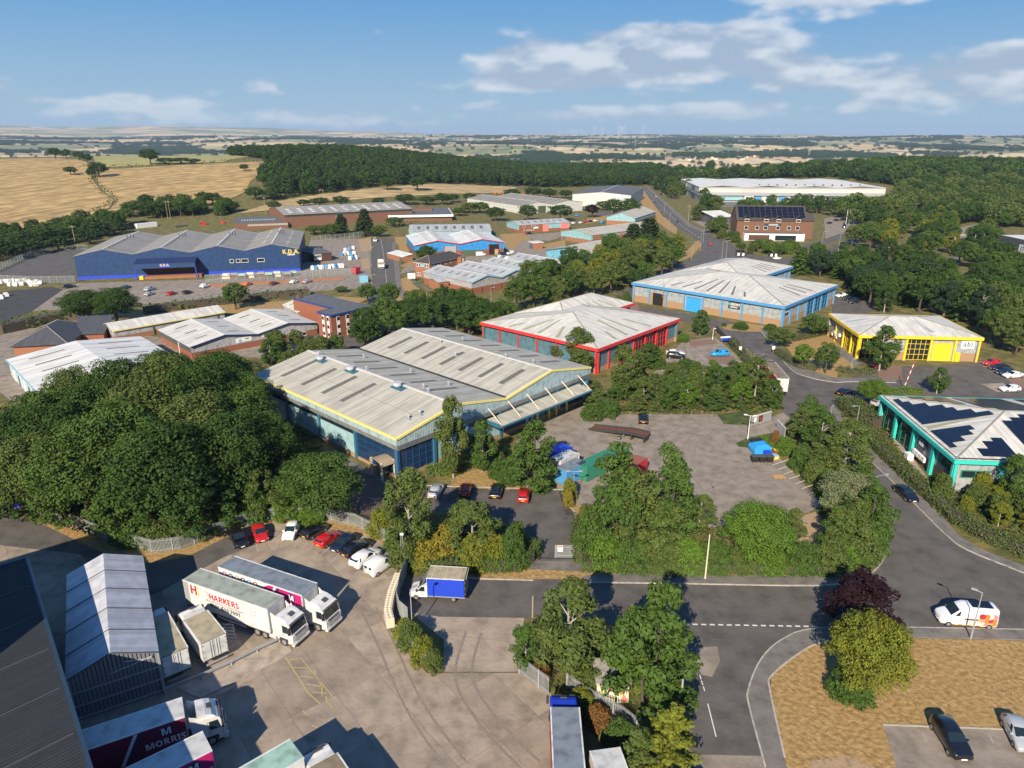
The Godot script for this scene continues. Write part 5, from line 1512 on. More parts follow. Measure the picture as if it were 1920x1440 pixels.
	bx(n, "roller_door", M.salmon, l * 0.82, l * 0.98, 1.0, 4.0, 0.02, 0.12)
	rowin(n, Transform3D(Basis(), Vector3(0, 0, 0.1)), [l * 0.1, l * 0.26, l * 0.34], 2.9, 3.9, 1.6, M.white)
	rowin(n, Transform3D(Basis(), Vector3(0, 0, 0.1)), [l * 0.1, l * 0.16, l * 0.2, l * 0.24, l * 0.28], 1.0, 1.7, 0.8, M.white)
	bx(n, "sign", M.white, l * 0.28, l * 0.37, 2.0, 2.8, 0.1, 0.2)
	skylights(n, [Vector3(0, 5.9, -8), Vector3(l, 5.9, -8), Vector3(l, 4.4, 0), Vector3(0, 4.4, 0)], 7, 0.25, 0.7, 1.0)
	a = Vector2(25.53,-375.5)
	b = Vector2(39.6,-358.9)
	l = a.distance_to(b)
	d = 52.0
	n = shed("pale_blue_works", "pale blue gabled works with orange brick base and brick side panels", a, b, d, 4.6, 6.4, "z", M.roof_cream, M.clad_aqua, M.brick_orange, 2.1, {})
	for k in 3:
		bx(n, "brick_panel", M.brick_orange, l, l + 0.1, 2.1, 4.4, [-8.0, -36.0, -50.0][k], [-1.0, -20.0, -40.0][k])
	for k in 5:
		bx(n, "window_frame", M.white, l + 0.1, l + 0.18, 2.8, 3.8, -23.0 - k * 3.0, -21.2 - k * 3.0)
		bx(n, "pane", M.glass_dark, l + 0.18, l + 0.22, 2.95, 3.65, -22.8 - k * 3.0, -21.4 - k * 3.0)
	for k in 9:
		bx(n, "roof_seam", M.seam, l * 0.5, l * 0.5 + 0.1, 6.42, 6.5, -d + k * 5.5, -d + k * 5.5 + 0.2)
	bx(n, "door", M.steel_blue, l * 0.08, l * 0.14, 0, 2.0, 0.0, 0.1)
	a = Vector2(57.72,-442.5)
	b = Vector2(73.7,-434.4)
	n = shed("louvred_works", "pale blue works with a dark louvred roof panel beside the main road", a, b, 44.0, 4.6, 7.6, "z", M.roof_cream, M.clad_aqua, M.brick_orange, 2.6, {})
	l = a.distance_to(b)
	for k in 9:
		strip(n, "louvre", M.chassis, [Vector3(l / 2, 7.6, -44), Vector3(l / 2, 7.6, 0), Vector3(0, 4.6, 0), Vector3(0, 4.6, -44)], 0.62, 0.95, 0.08 + 0.095 * k, 0.14 + 0.095 * k)
	a = Vector2(15.25,-314.6)
	b = Vector2(30.62,-301.3)
	n = shed("bright_blue_gable_shed", "sky blue gabled shed with a cream roof and teal verge", a, b, 38.0, 4.2, 6.2, "z", M.roof_cream, M.clad_cyan, M.brick_orange, 0.9, {"gutter": M.steel_blue})
	n = house("brick_substation", "small brick hut with a pink roof edge on the dry bank", "building", Vector2(10.21,-342.2), Vector2(14.35,-343.9))
	bx(n, "walls", M.brick_orange, 0, 5, 0, 3.0, -5, 0)
	bx(n, "roof", M.roof_pale, -0.3, 5.3, 3.0, 3.3, -5.3, 0.3)
	for k in 2:
		bx(n, "louvre_door", M.steel_blue, -0.06, 0.0, 0, 2.2, -4.4 + k * 2.0, -2.8 + k * 2.0)
	a = Vector2(6.57,-497.4)
	b = Vector2(50.87,-526.2)
	l = a.distance_to(b)
	n = shed("large_grey_shed", "large white walled shed with a grey striped low roof and olive door", a, b, 75.0, 6.2, 8.2, "z", M.roof_grey, M.clad_white, M.brick_brown, 0.0, {"bays": 2, "sky": [9, 0.1, 0.9, 1.6]})
	bx(n, "roller_door", M.olive, l * 0.26, l * 0.38, 0, 5.2, 0.0, 0.15)
	a = Vector2(46.47,-562.8)
	b = Vector2(89.3,-550.1)
	l = a.distance_to(b)
	n = shed("dark_roofed_shed", "tall white shed with a blue-grey roof under the wood", a, b, 80.0, 9.0, 11.0, "z", M.roof_felt, M.clad_white, M.brick_brown, 0.0, {})
	bx(n, "office_block", M.clad_white, l * 0.68, l * 0.95, 0, 7.0, 0.05, 6.0)
	for k in 4:
		bx(n, "pane", M.glass_dark, l * 0.7 + k * 3.0, l * 0.7 + k * 3.0 + 1.6, 3.0, 4.6, 6.0, 6.1)

func far_buildings() -> void:
	var a := Vector2(152.3,-597.1)
	var b := Vector2(296.8,-584.9)
	var l := a.distance_to(b)
	var d := 105.0
	var n := house("distribution_warehouse", "huge white distribution warehouse with four shallow roof ridges and blue dock doors", "building", a, b)
	gables(n, 0, l, -d, 0, 12.0, 13.1, 4, M.roof_pale, 0.5)
	bx(n, "grey_edge", M.grey, -0.6, l + 0.6, 11.2, 12.0, -d, 0.6)
	bx(n, "white_band", M.clad_white, -0.4, l + 0.4, 7.6, 11.2, -d + 0.2, 0.4)
	bx(n, "grey_band", M.galvanised, -0.3, l + 0.3, 5.2, 7.6, -d + 0.4, 0.3)
	bx(n, "base_wall", M.clad_grey, 0.2, l - 0.2, 0, 5.2, -d + 0.6, -1.2)
	bx(n, "window_band", M.clad_aqua, l * 0.08, l * 0.24, 1.6, 4.4, -1.2, 0.0)
	bx(n, "white_panel", M.clad_white, l * 0.25, l * 0.3, 0, 5.2, -1.2, 0.1)
	for k in 9:
		var x := l * 0.31 + k * l * 0.065
		bx(n, "dock_door", M.signal_blue if k < 3 else M.dark_grey, x, x + 4.6, 0.6, 4.4, -1.2, 0.0)
		bx(n, "white_pier", M.clad_white, x + 5.2, x + 8.6, 0, 4.6, -1.2, 0.05)
	bx(n, "white_panel", M.clad_white, l * 0.9, l * 0.98, 0, 5.2, -1.2, 0.1)
	for k in 12:
		bx(n, "roof_vent", M.dark_grey, l * (0.34 + 0.05 * k), l * (0.34 + 0.05 * k) + 1.0, 12.4, 13.6, -12.0, -10.5)
	a = Vector2(117.8,-379)
	b = Vector2(152.5,-375)
	l = a.distance_to(b)
	d = 17.0
	var h := 9.65
	n = house("roadside_hotel", "three-storey brick hotel with dark solar-clad roof and dormers", "building", a, b)
	bx(n, "walls", M.brick_brown, 0, l, 0, h, -d, 0)
	var s := gable_x(n, 0, l, -d, 0, h, h + 7.0, M.roof_tile, 0.5)
	for x in [0.0, l]:
		wall(n, "gable_wall", M.brick_brown, Vector2(x, -d), Vector2(x, 0), h, h + 0.1, h + 0.1, Vector3(-1 if x == 0.0 else 1, 0, 0), h + 6.7)
	for i in 12:
		for j in 4:
			strip(n, "solar_panel", M.solar, s[0], 0.04 + 0.078 * i, 0.112 + 0.078 * i, 0.1 + 0.18 * j, 0.265 + 0.18 * j, 0.1, 0.05)
	for k in 4:
		var x: float = l * [0.14, 0.42, 0.6, 0.88][k]
		var dm := sub(n, "dormer", Transform3D(Basis(), Vector3(x, h - 1.2, 0)))
		bx(dm, "face", M.brick_brown, -1.8, 1.8, 0, 2.2, -3.0, 0.15)
		slab(dm, "roof_slope", M.roof_tile, [Vector3(-2.3, 2.0, 0.6), Vector3(0, 3.6, 0.6), Vector3(0, 3.6, -4.0), Vector3(-2.3, 2.0, -4.0)], 0.15)
		slab(dm, "roof_slope", M.roof_tile, [Vector3(2.3, 2.0, 0.6), Vector3(0, 3.6, 0.6), Vector3(0, 3.6, -4.0), Vector3(2.3, 2.0, -4.0)], 0.15)
		bx(dm, "window_frame", M.white, -1.1, 1.1, 0.5, 2.0, 0.15, 0.22)
		bx(dm, "pane", M.glass_dark, -0.9, 0.9, 0.7, 1.8, 0.22, 0.26)
	rowin(n, Transform3D(), [l * 0.14, l * 0.3, l * 0.42, l * 0.6, l * 0.76, l * 0.88], h - 4.6, h - 2.8, 1.9, M.white)
	bx(n, "sign", M.navy, l * 0.4, l * 0.64, h - 2.6, h - 1.6, 0.0, 0.2)
	marks(n, 11, 0.6, M.white, Vector3(l * 0.53, h - 2.1, 0.2))
	bx(n, "side_wing", M.brick_brown, l, l + 5.0, 0, h - 0.5, -d + 3.0, -5.0)
	slab(n, "wing_roof", M.roof_tile, [Vector3(l - 0.5, h - 0.5, -4.5), Vector3(l + 5.5, h - 0.5, -4.5), Vector3(l + 5.5, h + 3.0, -9.5), Vector3(l - 0.5, h + 3.0, -9.5)], 0.15)
	slab(n, "wing_roof", M.roof_tile, [Vector3(l - 0.5, h + 3.0, -9.5), Vector3(l + 5.5, h + 3.0, -9.5), Vector3(l + 5.5, h - 0.5, -14.5), Vector3(l - 0.5, h - 0.5, -14.5)], 0.15)
	var an := sub(n, "front_annex", Transform3D(Basis(), Vector3(l * 0.1, 0, 0.05)))
	bx(an, "walls", M.white, 0, l * 0.86, 0, 3.6, 0, 5.0)
	bx(an, "roof", M.roof_felt, 0.3, l * 0.86 - 0.3, 3.6, 3.7, 0, 4.7)
	bx(an, "glazing", M.brick_dark, l * 0.06, l * 0.36, 0.2, 2.9, 5.0, 5.1)
	bx(an, "glazing", M.glass_dark, l * 0.44, l * 0.74, 0.2, 2.8, 5.0, 5.1)
	n = house("hotel_outbuilding", "pale roofed outbuilding beside the hotel", "building", Vector2(124.7,-445.2), Vector2(138.8,-450.8))
	bx(n, "walls", M.clad_dark, 0, 14, 0, 4.0, -14, 0)
	slab(n, "roof", M.roof_pale, [Vector3(-0.4, 4.0, 0.4), Vector3(14.4, 4.0, 0.4), Vector3(14.4, 6.5, -14), Vector3(-0.4, 6.5, -14)], 0.15)
	a = Vector2(216.9,-320.3)
	b = Vector2(216.8,-300.8)
	b = a + (b - a) * 2.2
	l = a.distance_to(b)
	h = 9.93
	n = house("charcoal_works", "large charcoal grey works building with a white name board", "building", a, b)
	for k in 6:
		slab(n, "cladding_panel", M.clad_slate, [Vector3(l * k / 6, 0.5, 0), Vector3(l * (k + 1) / 6 - 0.05, 0.5, 0), Vector3(l * (k + 1) / 6 - 0.05, h, 0), Vector3(l * k / 6, h, 0)], 0.2, Vector3.BACK)
	bx(n, "plinth", M.brick_buff, 0, l, 0, 0.5, -0.2, 0.05)
	bx(n, "roof", M.roof_pale, 0, l, h - 0.4, h - 0.1, -40, -0.2)
	wall(n, "side_wall", M.clad_slate, Vector2(0, -40), Vector2(0, -0.2), 0, h, h, Vector3.LEFT)
	bx(n, "sign", M.white, l * 0.33, l * 0.62, h * 0.45, h * 0.78, 0.0, 0.12)
	text(n, "JTEKT", h * 0.2, M.dark_grey, Transform3D(Basis(), Vector3(l * 0.355, h * 0.615, 0.15)), false)
	for q in [[Vector2(-1697.7,-4651.1), "white farmhouse among trees on the hill crest", 14.0], [Vector2(-2382,-4277.2), "stone farmhouse below the pasture", 12.0], [Vector2(2163.1,-6656.7), "pale farmhouse on the far slope", 40.0]]:
		var f := thing("farmhouse", q[1], "building", Transform3D(Basis(), T3(q[0])))
		bx(f, "walls", M.cream, 0, q[2], 0, q[2] * 0.4, -8, 0)
		gable_x(f, 0, q[2], -8, 0, q[2] * 0.4, q[2] * 0.65, M.roof_tile, 0.3)
	for i in 70:
		var p: Vector2
		if i < 40:
			p = Vector2(938.7,-3284.2).lerp(Vector2(675.5,-2775.1), R.randf()) + Vector2(R.randf_range(-90, 190), R.randf_range(-260, 160))
		else:
			p = Vector2(343.7,-6919.4) + Vector2(R.randf_range(-500, 500), R.randf_range(-600, 500))
		var f := thing("village_house", ("small cream house with a " if i % 3 else "small red brick house with a ") + ("brown" if i % 2 else "charcoal") + (" pitched roof in the distant village" if i < 40 else " pitched roof on the distant hillside among woods"), "house", Transform3D(Basis(Vector3.UP, R.randf() * 3.0), T3(p)), "houses of the distant village" if i < 40 else "houses on the distant hillside")
		bx(f, "walls", M.cream if i % 3 else M.brick_orange, -7, 7, -4, 6, -5, 5)
		var rs := gable_x(f, -7, 7, -5, 5, 6, 10, M.brick_dark if i % 2 else M.roof_tile, 0.4)

func yard_buildings() -> void:
	var a := Vector2(-40.85,-52.42)
	var b := Vector2(-34.25,-56.26)
	var l := a.distance_to(b)
	var d := b.distance_to(Vector2(-46.59,-71.3))
	var n := house("storage_tent", "grey ribbed storage tent with a pale sheeted gable roof in the lorry yard", "building", a, b)
	var s := []
	for k in 5:
		var z0 := -d * k / 5
		var z1 := -d * (k + 1) / 5 + 0.06
		for g in 2:
			var x := -0.1 if g == 0 else l + 0.1
			slab(n, "roof_sheet", M.tent_sheet, [Vector3(l / 2, 6.25, z0), Vector3(l / 2, 6.25, z1), Vector3(x, 4.7, z1), Vector3(x, 4.7, z0)], 0.06)
			cy(n, "roof_rib", M.dark_grey, Vector3(l / 2, 6.27, z0), Vector3(x, 4.72, z0), 0.06)
	for k in 22:
		var x := l * k / 22
		var y := 4.65 + 1.55 * (1.0 - absf(x + l / 44 - l / 2) / (l / 2))
		bx(n, "cladding_rib", M.rib_grey, x + 0.02, x + l / 22 - 0.06, 0, y, -0.12, 0.0)
	bx(n, "end_wall", M.clad_dark, 0.1, l - 0.1, 0, 4.6, -0.25, -0.13)
	for q in [[1.6, 1.72], [3.1, 3.22], [0.2, 0.4]]:
		bx(n, "rail", M.galvanised, 0.0, l, q[0], q[1], 0.0, 0.08)
	cy(n, "brace", M.galvanised, Vector3(l * 0.45, 4.1, 0.1), Vector3(l * 0.93, 4.6, 0.1), 0.06)
	cy(n, "brace", M.galvanised, Vector3(l * 0.62, 4.95, 0.1), Vector3(l * 0.93, 4.4, 0.1), 0.06)
	for q in [0.05, l - 0.05]:
		bx(n, "corner_post", M.galvanised, q - 0.12, q + 0.12, 0, 4.7, -0.1, 0.14)
	bx(n, "side_wall", M.clad_slate, l - 0.1, l, 0, 4.65, -d, -0.3)
	bx(n, "side_wall", M.clad_slate, 0, 0.1, 0, 4.65, -d, -0.3)
	bx(n, "back_wall", M.clad_slate, 0.1, l - 0.1, 0, 4.65, -d, -d + 0.1)
	a = Vector2(-52.39,-65.9)
	b = Vector2(-30.5,-39.1)
	var u := (b - a).normalized()
	b = b + u * 20.0
	n = house("sheet_roofed_shed", "tall shed with a corrugated roof painted shade-dark and blue eaves along the lorry yard", "building", b, a)
	l = a.distance_to(b)
	for k in 9:
		slab(n, "roof_sheet", M.roof_shade_dark, [Vector3(l * k / 9, 9.0, 0), Vector3(l * (k + 1) / 9 - 0.04, 9.0, 0), Vector3(l * (k + 1) / 9 - 0.04, 8.2, -9.5), Vector3(l * k / 9, 8.2, -9.5)], 0.15)  # shade over this whole slope is put into the sheet colour
		bx(n, "sheet_joint", M.dark_grey, l * (k + 1) / 9 - 0.06, l * (k + 1) / 9 + 0.02, 8.62, 8.66, -9.0, -0.2).rotation.x = -0.084
	bx(n, "fascia", M.steel_dark, 0, l, 8.2, 9.05, 0.0, 0.3)
	bx(n, "end_fascia", M.navy, l, l + 0.2, 7.6, 9.0, -9.5, 0.3)
	bx(n, "valley_gutter", M.chassis, 0, l, 7.6, 7.8, -10.7, -9.5)
	slab(n, "roof_sheet", M.roof_cream, [Vector3(0, 8.2, -11.0), Vector3(l, 8.2, -11.0), Vector3(l, 9.6, -22.0), Vector3(0, 9.6, -22.0)], 0.15)
	bx(n, "verge_trim", M.pale_yellow, 0, l, 8.1, 8.4, -11.1, -10.75)
	bx(n, "wall_block", M.navy, 0, l - 0.2, 0, 8.0, -9.4, -1.8)
	bx(n, "wall_block", M.navy, 0, l - 0.2, 0, 7.6, -22, -10.8)
	bx(n, "unseen_shade_block", M.navy, l - 24.0, l - 0.3, 0, 21.0, -42, -16)  # unseen block added outside the frame for the shade it casts
	a = Vector2(-77,-88.4)
	b = Vector2(-71.1,-94.4)
	l = a.distance_to(b)
	n = house("site_cabin", "royal blue site cabins with pale notice panels under the wood", "cabin", a, b)
	for k in 3:
		bx(n, "cabin_panel", M.royal, l * k / 3 + 0.05, l * (k + 1) / 3 - 0.05, 0.2, 2.6, -2.6, 0.0)
		bx(n, "notice", M.cream, l * (k + 0.62) / 3, l * (k + 0.62) / 3 + 1.2, 1.0, 2.2, 0.0, 0.06)
	bx(n, "roof", M.roof_felt, -0.1, l + 0.1, 2.6, 2.8, -2.7, 0.1)
	bx(n, "skirt", M.concrete_pale, 0, l + 2.0, 0, 0.2, -2.6, 0.5)
	a = Vector2(8.17,-54.78)
	b = Vector2(11.27,-54.78)
	l = a.distance_to(b)
	n = house("substation_hut", "flat concrete roofed hut with a bright painted mural among the bushes", "hut", a, b)
	bx(n, "walls", M.cream, 0, l, 0, 2.3, -3.2, 0)
	bx(n, "roof", M.concrete_wall, -0.15, l + 0.15, 2.3, 2.5, -3.35, 0.15)
	var r2 := RandomNumberGenerator.new()
	r2.seed = 4
	for k in 26:
		var x := r2.randf_range(0.2, l - 0.3)
		var y := r2.randf_range(0.2, 2.1)
		var m: Material = [M.salmon, M.pale_yellow, M.green, M.orange, M.white, M.tan][k % 6]
		cy(n, "mural_shape", m, Vector3(x, y, 0.0), Vector3(x, y, 0.015 + 0.001 * k), r2.randf_range(0.1, 0.3))

var CAR := {}

func hull(st: Array) -> ArrayMesh:
	var t := SurfaceTool.new()
	t.begin(Mesh.PRIMITIVE_TRIANGLES)
	t.set_smooth_group(0)
	var rows := []
	for s in st:
		var r := []
		var w: float = s[1]
		var half := [Vector2(w * 0.9, s[2]), Vector2(w, s[2] + 0.12), Vector2(w, lerpf(s[2], s[3], 0.6)), Vector2(w * 0.965, s[3]), Vector2(lerpf(w * 0.965, s[5], 0.92), lerpf(s[3], s[4], 0.9)), Vector2(s[5] * 0.85, s[4]), Vector2(s[5] * 0.4, s[4] + 0.015)]
		for p in half:
			r.append(Vector3(s[0], p.y, -p.x))
		for i in range(half.size() - 1, -1, -1):
			r.append(Vector3(s[0], half[i].y, half[i].x))
		rows.append(r)
	var k: int = rows[0].size()
	for i in rows.size() - 1:
		for j in k - 1:
			var a: Vector3 = rows[i][j]
			var b: Vector3 = rows[i][j + 1]
			var c: Vector3 = rows[i + 1][j + 1]
			var d: Vector3 = rows[i + 1][j]
			for v in [a, b, c, a, c, d]:
				t.add_vertex(v)
	for e in [0, rows.size() - 1]:
		var mid := Vector3(rows[e][0].x, 0.55, 0)
		for j in k - 1:
			var a: Vector3 = rows[e][j]
			var b: Vector3 = rows[e][j + 1]
			for v in ([mid, b, a] if e == 0 else [mid, a, b]):
				t.add_vertex(v)
	t.index()
	t.generate_normals()
	return t.commit()

func pane(pts: Array, out: Vector3) -> ArrayMesh:
	var b := MB.new()
	var nn: Vector3 = (pts[1] - pts[0]).cross(pts[2] - pts[0]).normalized()
	if nn.dot(out) < 0:
		nn = -nn
	var q := []
	for p in pts:
		q.append(p + nn * 0.012)
	b.poly(q, nn)
	return b.mesh()

func car_kinds() -> void:
	var spec := {
		"hatch": [[2.0, 0.66, 0.3, 0.58, 0.64, 0.6], [1.88, 0.8, 0.22, 0.66, 0.74, 0.7], [1.2, 0.87, 0.2, 0.84, 0.9, 0.76], [0.85, 0.88, 0.2, 0.9, 0.97, 0.74], [0.1, 0.88, 0.2, 0.94, 1.42, 0.6], [-0.8, 0.88, 0.2, 0.96, 1.46, 0.61], [-1.5, 0.87, 0.2, 0.98, 1.38, 0.57], [-1.92, 0.84, 0.24, 0.96, 1.04, 0.66], [-2.05, 0.74, 0.34, 0.8, 0.86, 0.62]],
		"saloon": [[2.3, 0.68, 0.3, 0.56, 0.62, 0.6], [2.16, 0.83, 0.22, 0.64, 0.72, 0.72], [1.3, 0.9, 0.2, 0.82, 0.88, 0.78], [0.9, 0.91, 0.2, 0.88, 0.94, 0.76], [0.15, 0.91, 0.2, 0.92, 1.38, 0.62], [-0.7, 0.91, 0.2, 0.94, 1.42, 0.62], [-1.3, 0.9, 0.2, 0.95, 1.33, 0.58], [-1.85, 0.89, 0.22, 0.95, 1.03, 0.7], [-2.25, 0.82, 0.26, 0.9, 0.96, 0.7], [-2.33, 0.74, 0.36, 0.76, 0.8, 0.62]],
		"suv": [[2.25, 0.7, 0.4, 0.72, 0.8, 0.64], [2.12, 0.86, 0.3, 0.84, 0.92, 0.76], [1.3, 0.93, 0.28, 1.0, 1.06, 0.82], [0.95, 0.94, 0.28, 1.05, 1.12, 0.8], [0.3, 0.94, 0.28, 1.08, 1.6, 0.66], [-0.8, 0.94, 0.28, 1.1, 1.68, 0.67], [-1.75, 0.93, 0.28, 1.12, 1.6, 0.63], [-2.15, 0.9, 0.32, 1.1, 1.18, 0.74], [-2.28, 0.8, 0.42, 0.92, 1.0, 0.7]],
		"smallvan": [[2.1, 0.68, 0.32, 0.66, 0.74, 0.62], [1.98, 0.84, 0.24, 0.76, 0.86, 0.74], [1.4, 0.89, 0.22, 0.95, 1.02, 0.8], [1.1, 0.9, 0.22, 1.0, 1.08, 0.8], [0.45, 0.91, 0.22, 1.05, 1.74, 0.7], [-0.2, 0.91, 0.22, 1.1, 1.84, 0.74], [-2.0, 0.91, 0.22, 1.1, 1.82, 0.74], [-2.15, 0.88, 0.26, 1.05, 1.74, 0.72]],
		"van": [[2.95, 0.74, 0.4, 0.85, 0.95, 0.68], [2.8, 0.92, 0.3, 0.98, 1.1, 0.8], [2.2, 1.0, 0.28, 1.22, 1.32, 0.9], [1.9, 1.01, 0.28, 1.28, 1.4, 0.9], [1.1, 1.02, 0.28, 1.35, 2.2, 0.8], [0.5, 1.02, 0.28, 1.4, 2.46, 0.84], [-2.75, 1.02, 0.28, 1.4, 2.5, 0.86], [-2.95, 0.98, 0.34, 1.35, 2.4, 0.82]],
	}
	for k in spec:
		var s: Array = spec[k]
		var d := {"body": hull(s), "st": s}
		var i0 := 3
		var i1 := 4
		var van: bool = k in ["van", "smallvan"]
		var j1: int = {"hatch": 6, "saloon": 6, "suv": 6, "smallvan": 4, "van": 4}[k]
		var top := func(i: int, f: float, side: float) -> Vector3:
			return Vector3(s[i][0], lerpf(s[i][3], s[i][4], f), side * lerpf(s[i][1] * 0.965, s[i][5], f * 0.95 + 0.02) * (1.0 if f < 0.95 else 0.9))
		d.screen = pane([top.call(i0, 1.0, -1.0) * Vector3(1, 1, 0.98), top.call(i0, 1.0, 1.0) * Vector3(1, 1, 0.98), top.call(i1, 0.93, 1.0) + Vector3(0.04, 0.02, 0), top.call(i1, 0.93, -1.0) + Vector3(0.04, 0.02, 0)], Vector3(1, 1, 0))
		d.side = []
		for g in [-1.0, 1.0]:
			var lo := 0.12
			var hi := 0.86
			var p1: Vector3 = top.call(i1, lo, g) + Vector3(0.35 if not van else 0.45, 0, 0)
			var p2: Vector3 = top.call(i1, hi, g) + Vector3(-0.06, 0, 0)
			var p3: Vector3
			var p4: Vector3
			if van:
				p3 = p2 + Vector3(-0.55, 0.0, 0)
				p4 = top.call(i1, lo, g) + Vector3(-0.65, 0, 0)
			else:
				p3 = top.call(j1, hi, g) + Vector3(0.1, 0, 0)
				p4 = top.call(j1, lo, g) + Vector3(-0.1, 0, 0)
			d.side.append(pane([p1, p2, p3, p4], Vector3(0, 0.2, g)))
		if not van:
			d.rear = pane([top.call(j1, 0.9, -1.0), top.call(j1, 0.9, 1.0), top.call(j1 + 1, 1.0, 1.0) + Vector3(0, 0.04, 0), top.call(j1 + 1, 1.0, -1.0) + Vector3(0, 0.04, 0)], Vector3(-1, 1, 0))
		CAR[k] = d
	var w := MB.new()
	w.tube(Vector3(0, 0, -0.11), Vector3(0, 0, 0.11), 0.33, 0.33, 14)
	CAR.tyre = w.mesh()
	w = MB.new()
	w.tube(Vector3(0, 0, -0.115), Vector3(0, 0, 0.115), 0.2, 0.2, 10)
	CAR.rim = w.mesh()

var PAINTS := ["car_black", "car_red", "car_white", "car_silver", "car_navy", "car_blue", "car_orange", "car_wine", "car_grey"]

func car(kind: String, paint: String, rear: Vector2, front: Vector2, label: String, group := "", y := 0.03, cat := "car", scale := 1.0) -> Node3D:
	var mid := (rear + front) / 2
	var x := V3(front - rear).normalized()
	var o := thing({"van": "panel_van", "smallvan": "small_van"}.get(kind, "parked_car"), label, cat, Transform3D(Basis(x, Vector3.UP, x.cross(Vector3.UP)).scaled(Vector3.ONE * scale), V3(mid, y)), group)
	var d: Dictionary = CAR[kind]
	var s: Array = d.st
	mi(o, "body", d.body, M[paint])
	mi(o, "windscreen", d.screen, M.glass_dark)
	for p in d.side:
		mi(o, "side_window", p, M.glass_dark)
	if d.has("rear"):
		mi(o, "rear_window", d.rear, M.glass_dark)
	else:
		for g in [-1.0, 1.0]:
			bx(o, "rear_window", M.glass_dark, s[-1][0] - 0.03, s[-1][0] + 0.05, s[-1][3] + 0.1, s[-1][4] - 0.25, g * 0.38 - 0.25, g * 0.38 + 0.25)
	var f: float = s[1][0]
	var r: float = s[-2][0]
	var wb: float = s[3][1]
	for a in [f - 0.72, r + 0.62]:
		for g in [-1.0, 1.0]:
			var wh := sub(o, "wheel", Transform3D(Basis(), Vector3(a, 0.33, g * (wb - 0.08))))
			mi(wh, "tyre", CAR.tyre, M.tyre)
			mi(wh, "rim", CAR.rim, M.rim)
	for g in [-1.0, 1.0]:
		bx(o, "headlight", M.lamp_clear, f - 0.12, f + 0.06, s[1][3] - 0.1, s[1][3] + 0.02, g * 0.6 - 0.16, g * 0.6 + 0.16)
		bx(o, "tail_light", M.lamp_red, r - 0.1, r + 0.08, s[-2][3] - 0.2, s[-2][3] - 0.02, g * 0.7 - 0.1, g * 0.7 + 0.12)
		bx(o, "mirror", M[paint], s[3][0] - 0.35, s[3][0] - 0.2, s[3][3] + 0.02, s[3][3] + 0.16, g * (wb + 0.02) - 0.09, g * (wb + 0.02) + 0.09)
	bx(o, "number_plate", M.plate_yellow, s[-1][0] - 0.02, s[-1][0] + 0.06, 0.58, 0.7, -0.26, 0.26)
	bx(o, "number_plate", M.white, s[0][0] - 0.08, s[0][0] + 0.02, 0.4, 0.52, -0.26, 0.26)
	if kind == "van":
		o.name = "panel_van"
	return o

func wheels(o: Node, xs: Array, z: float, r := 0.5, w := 0.35) -> void:
	for x in xs:
		for g in [-1.0, 1.0]:
			var wh := sub(o, "wheel", Transform3D(Basis().scaled(Vector3(r / 0.33, r / 0.33, w / 0.22)), Vector3(x, r, g * z)))
			mi(wh, "tyre", CAR.tyre, M.tyre)
			mi(wh, "rim", CAR.rim, M.rim)

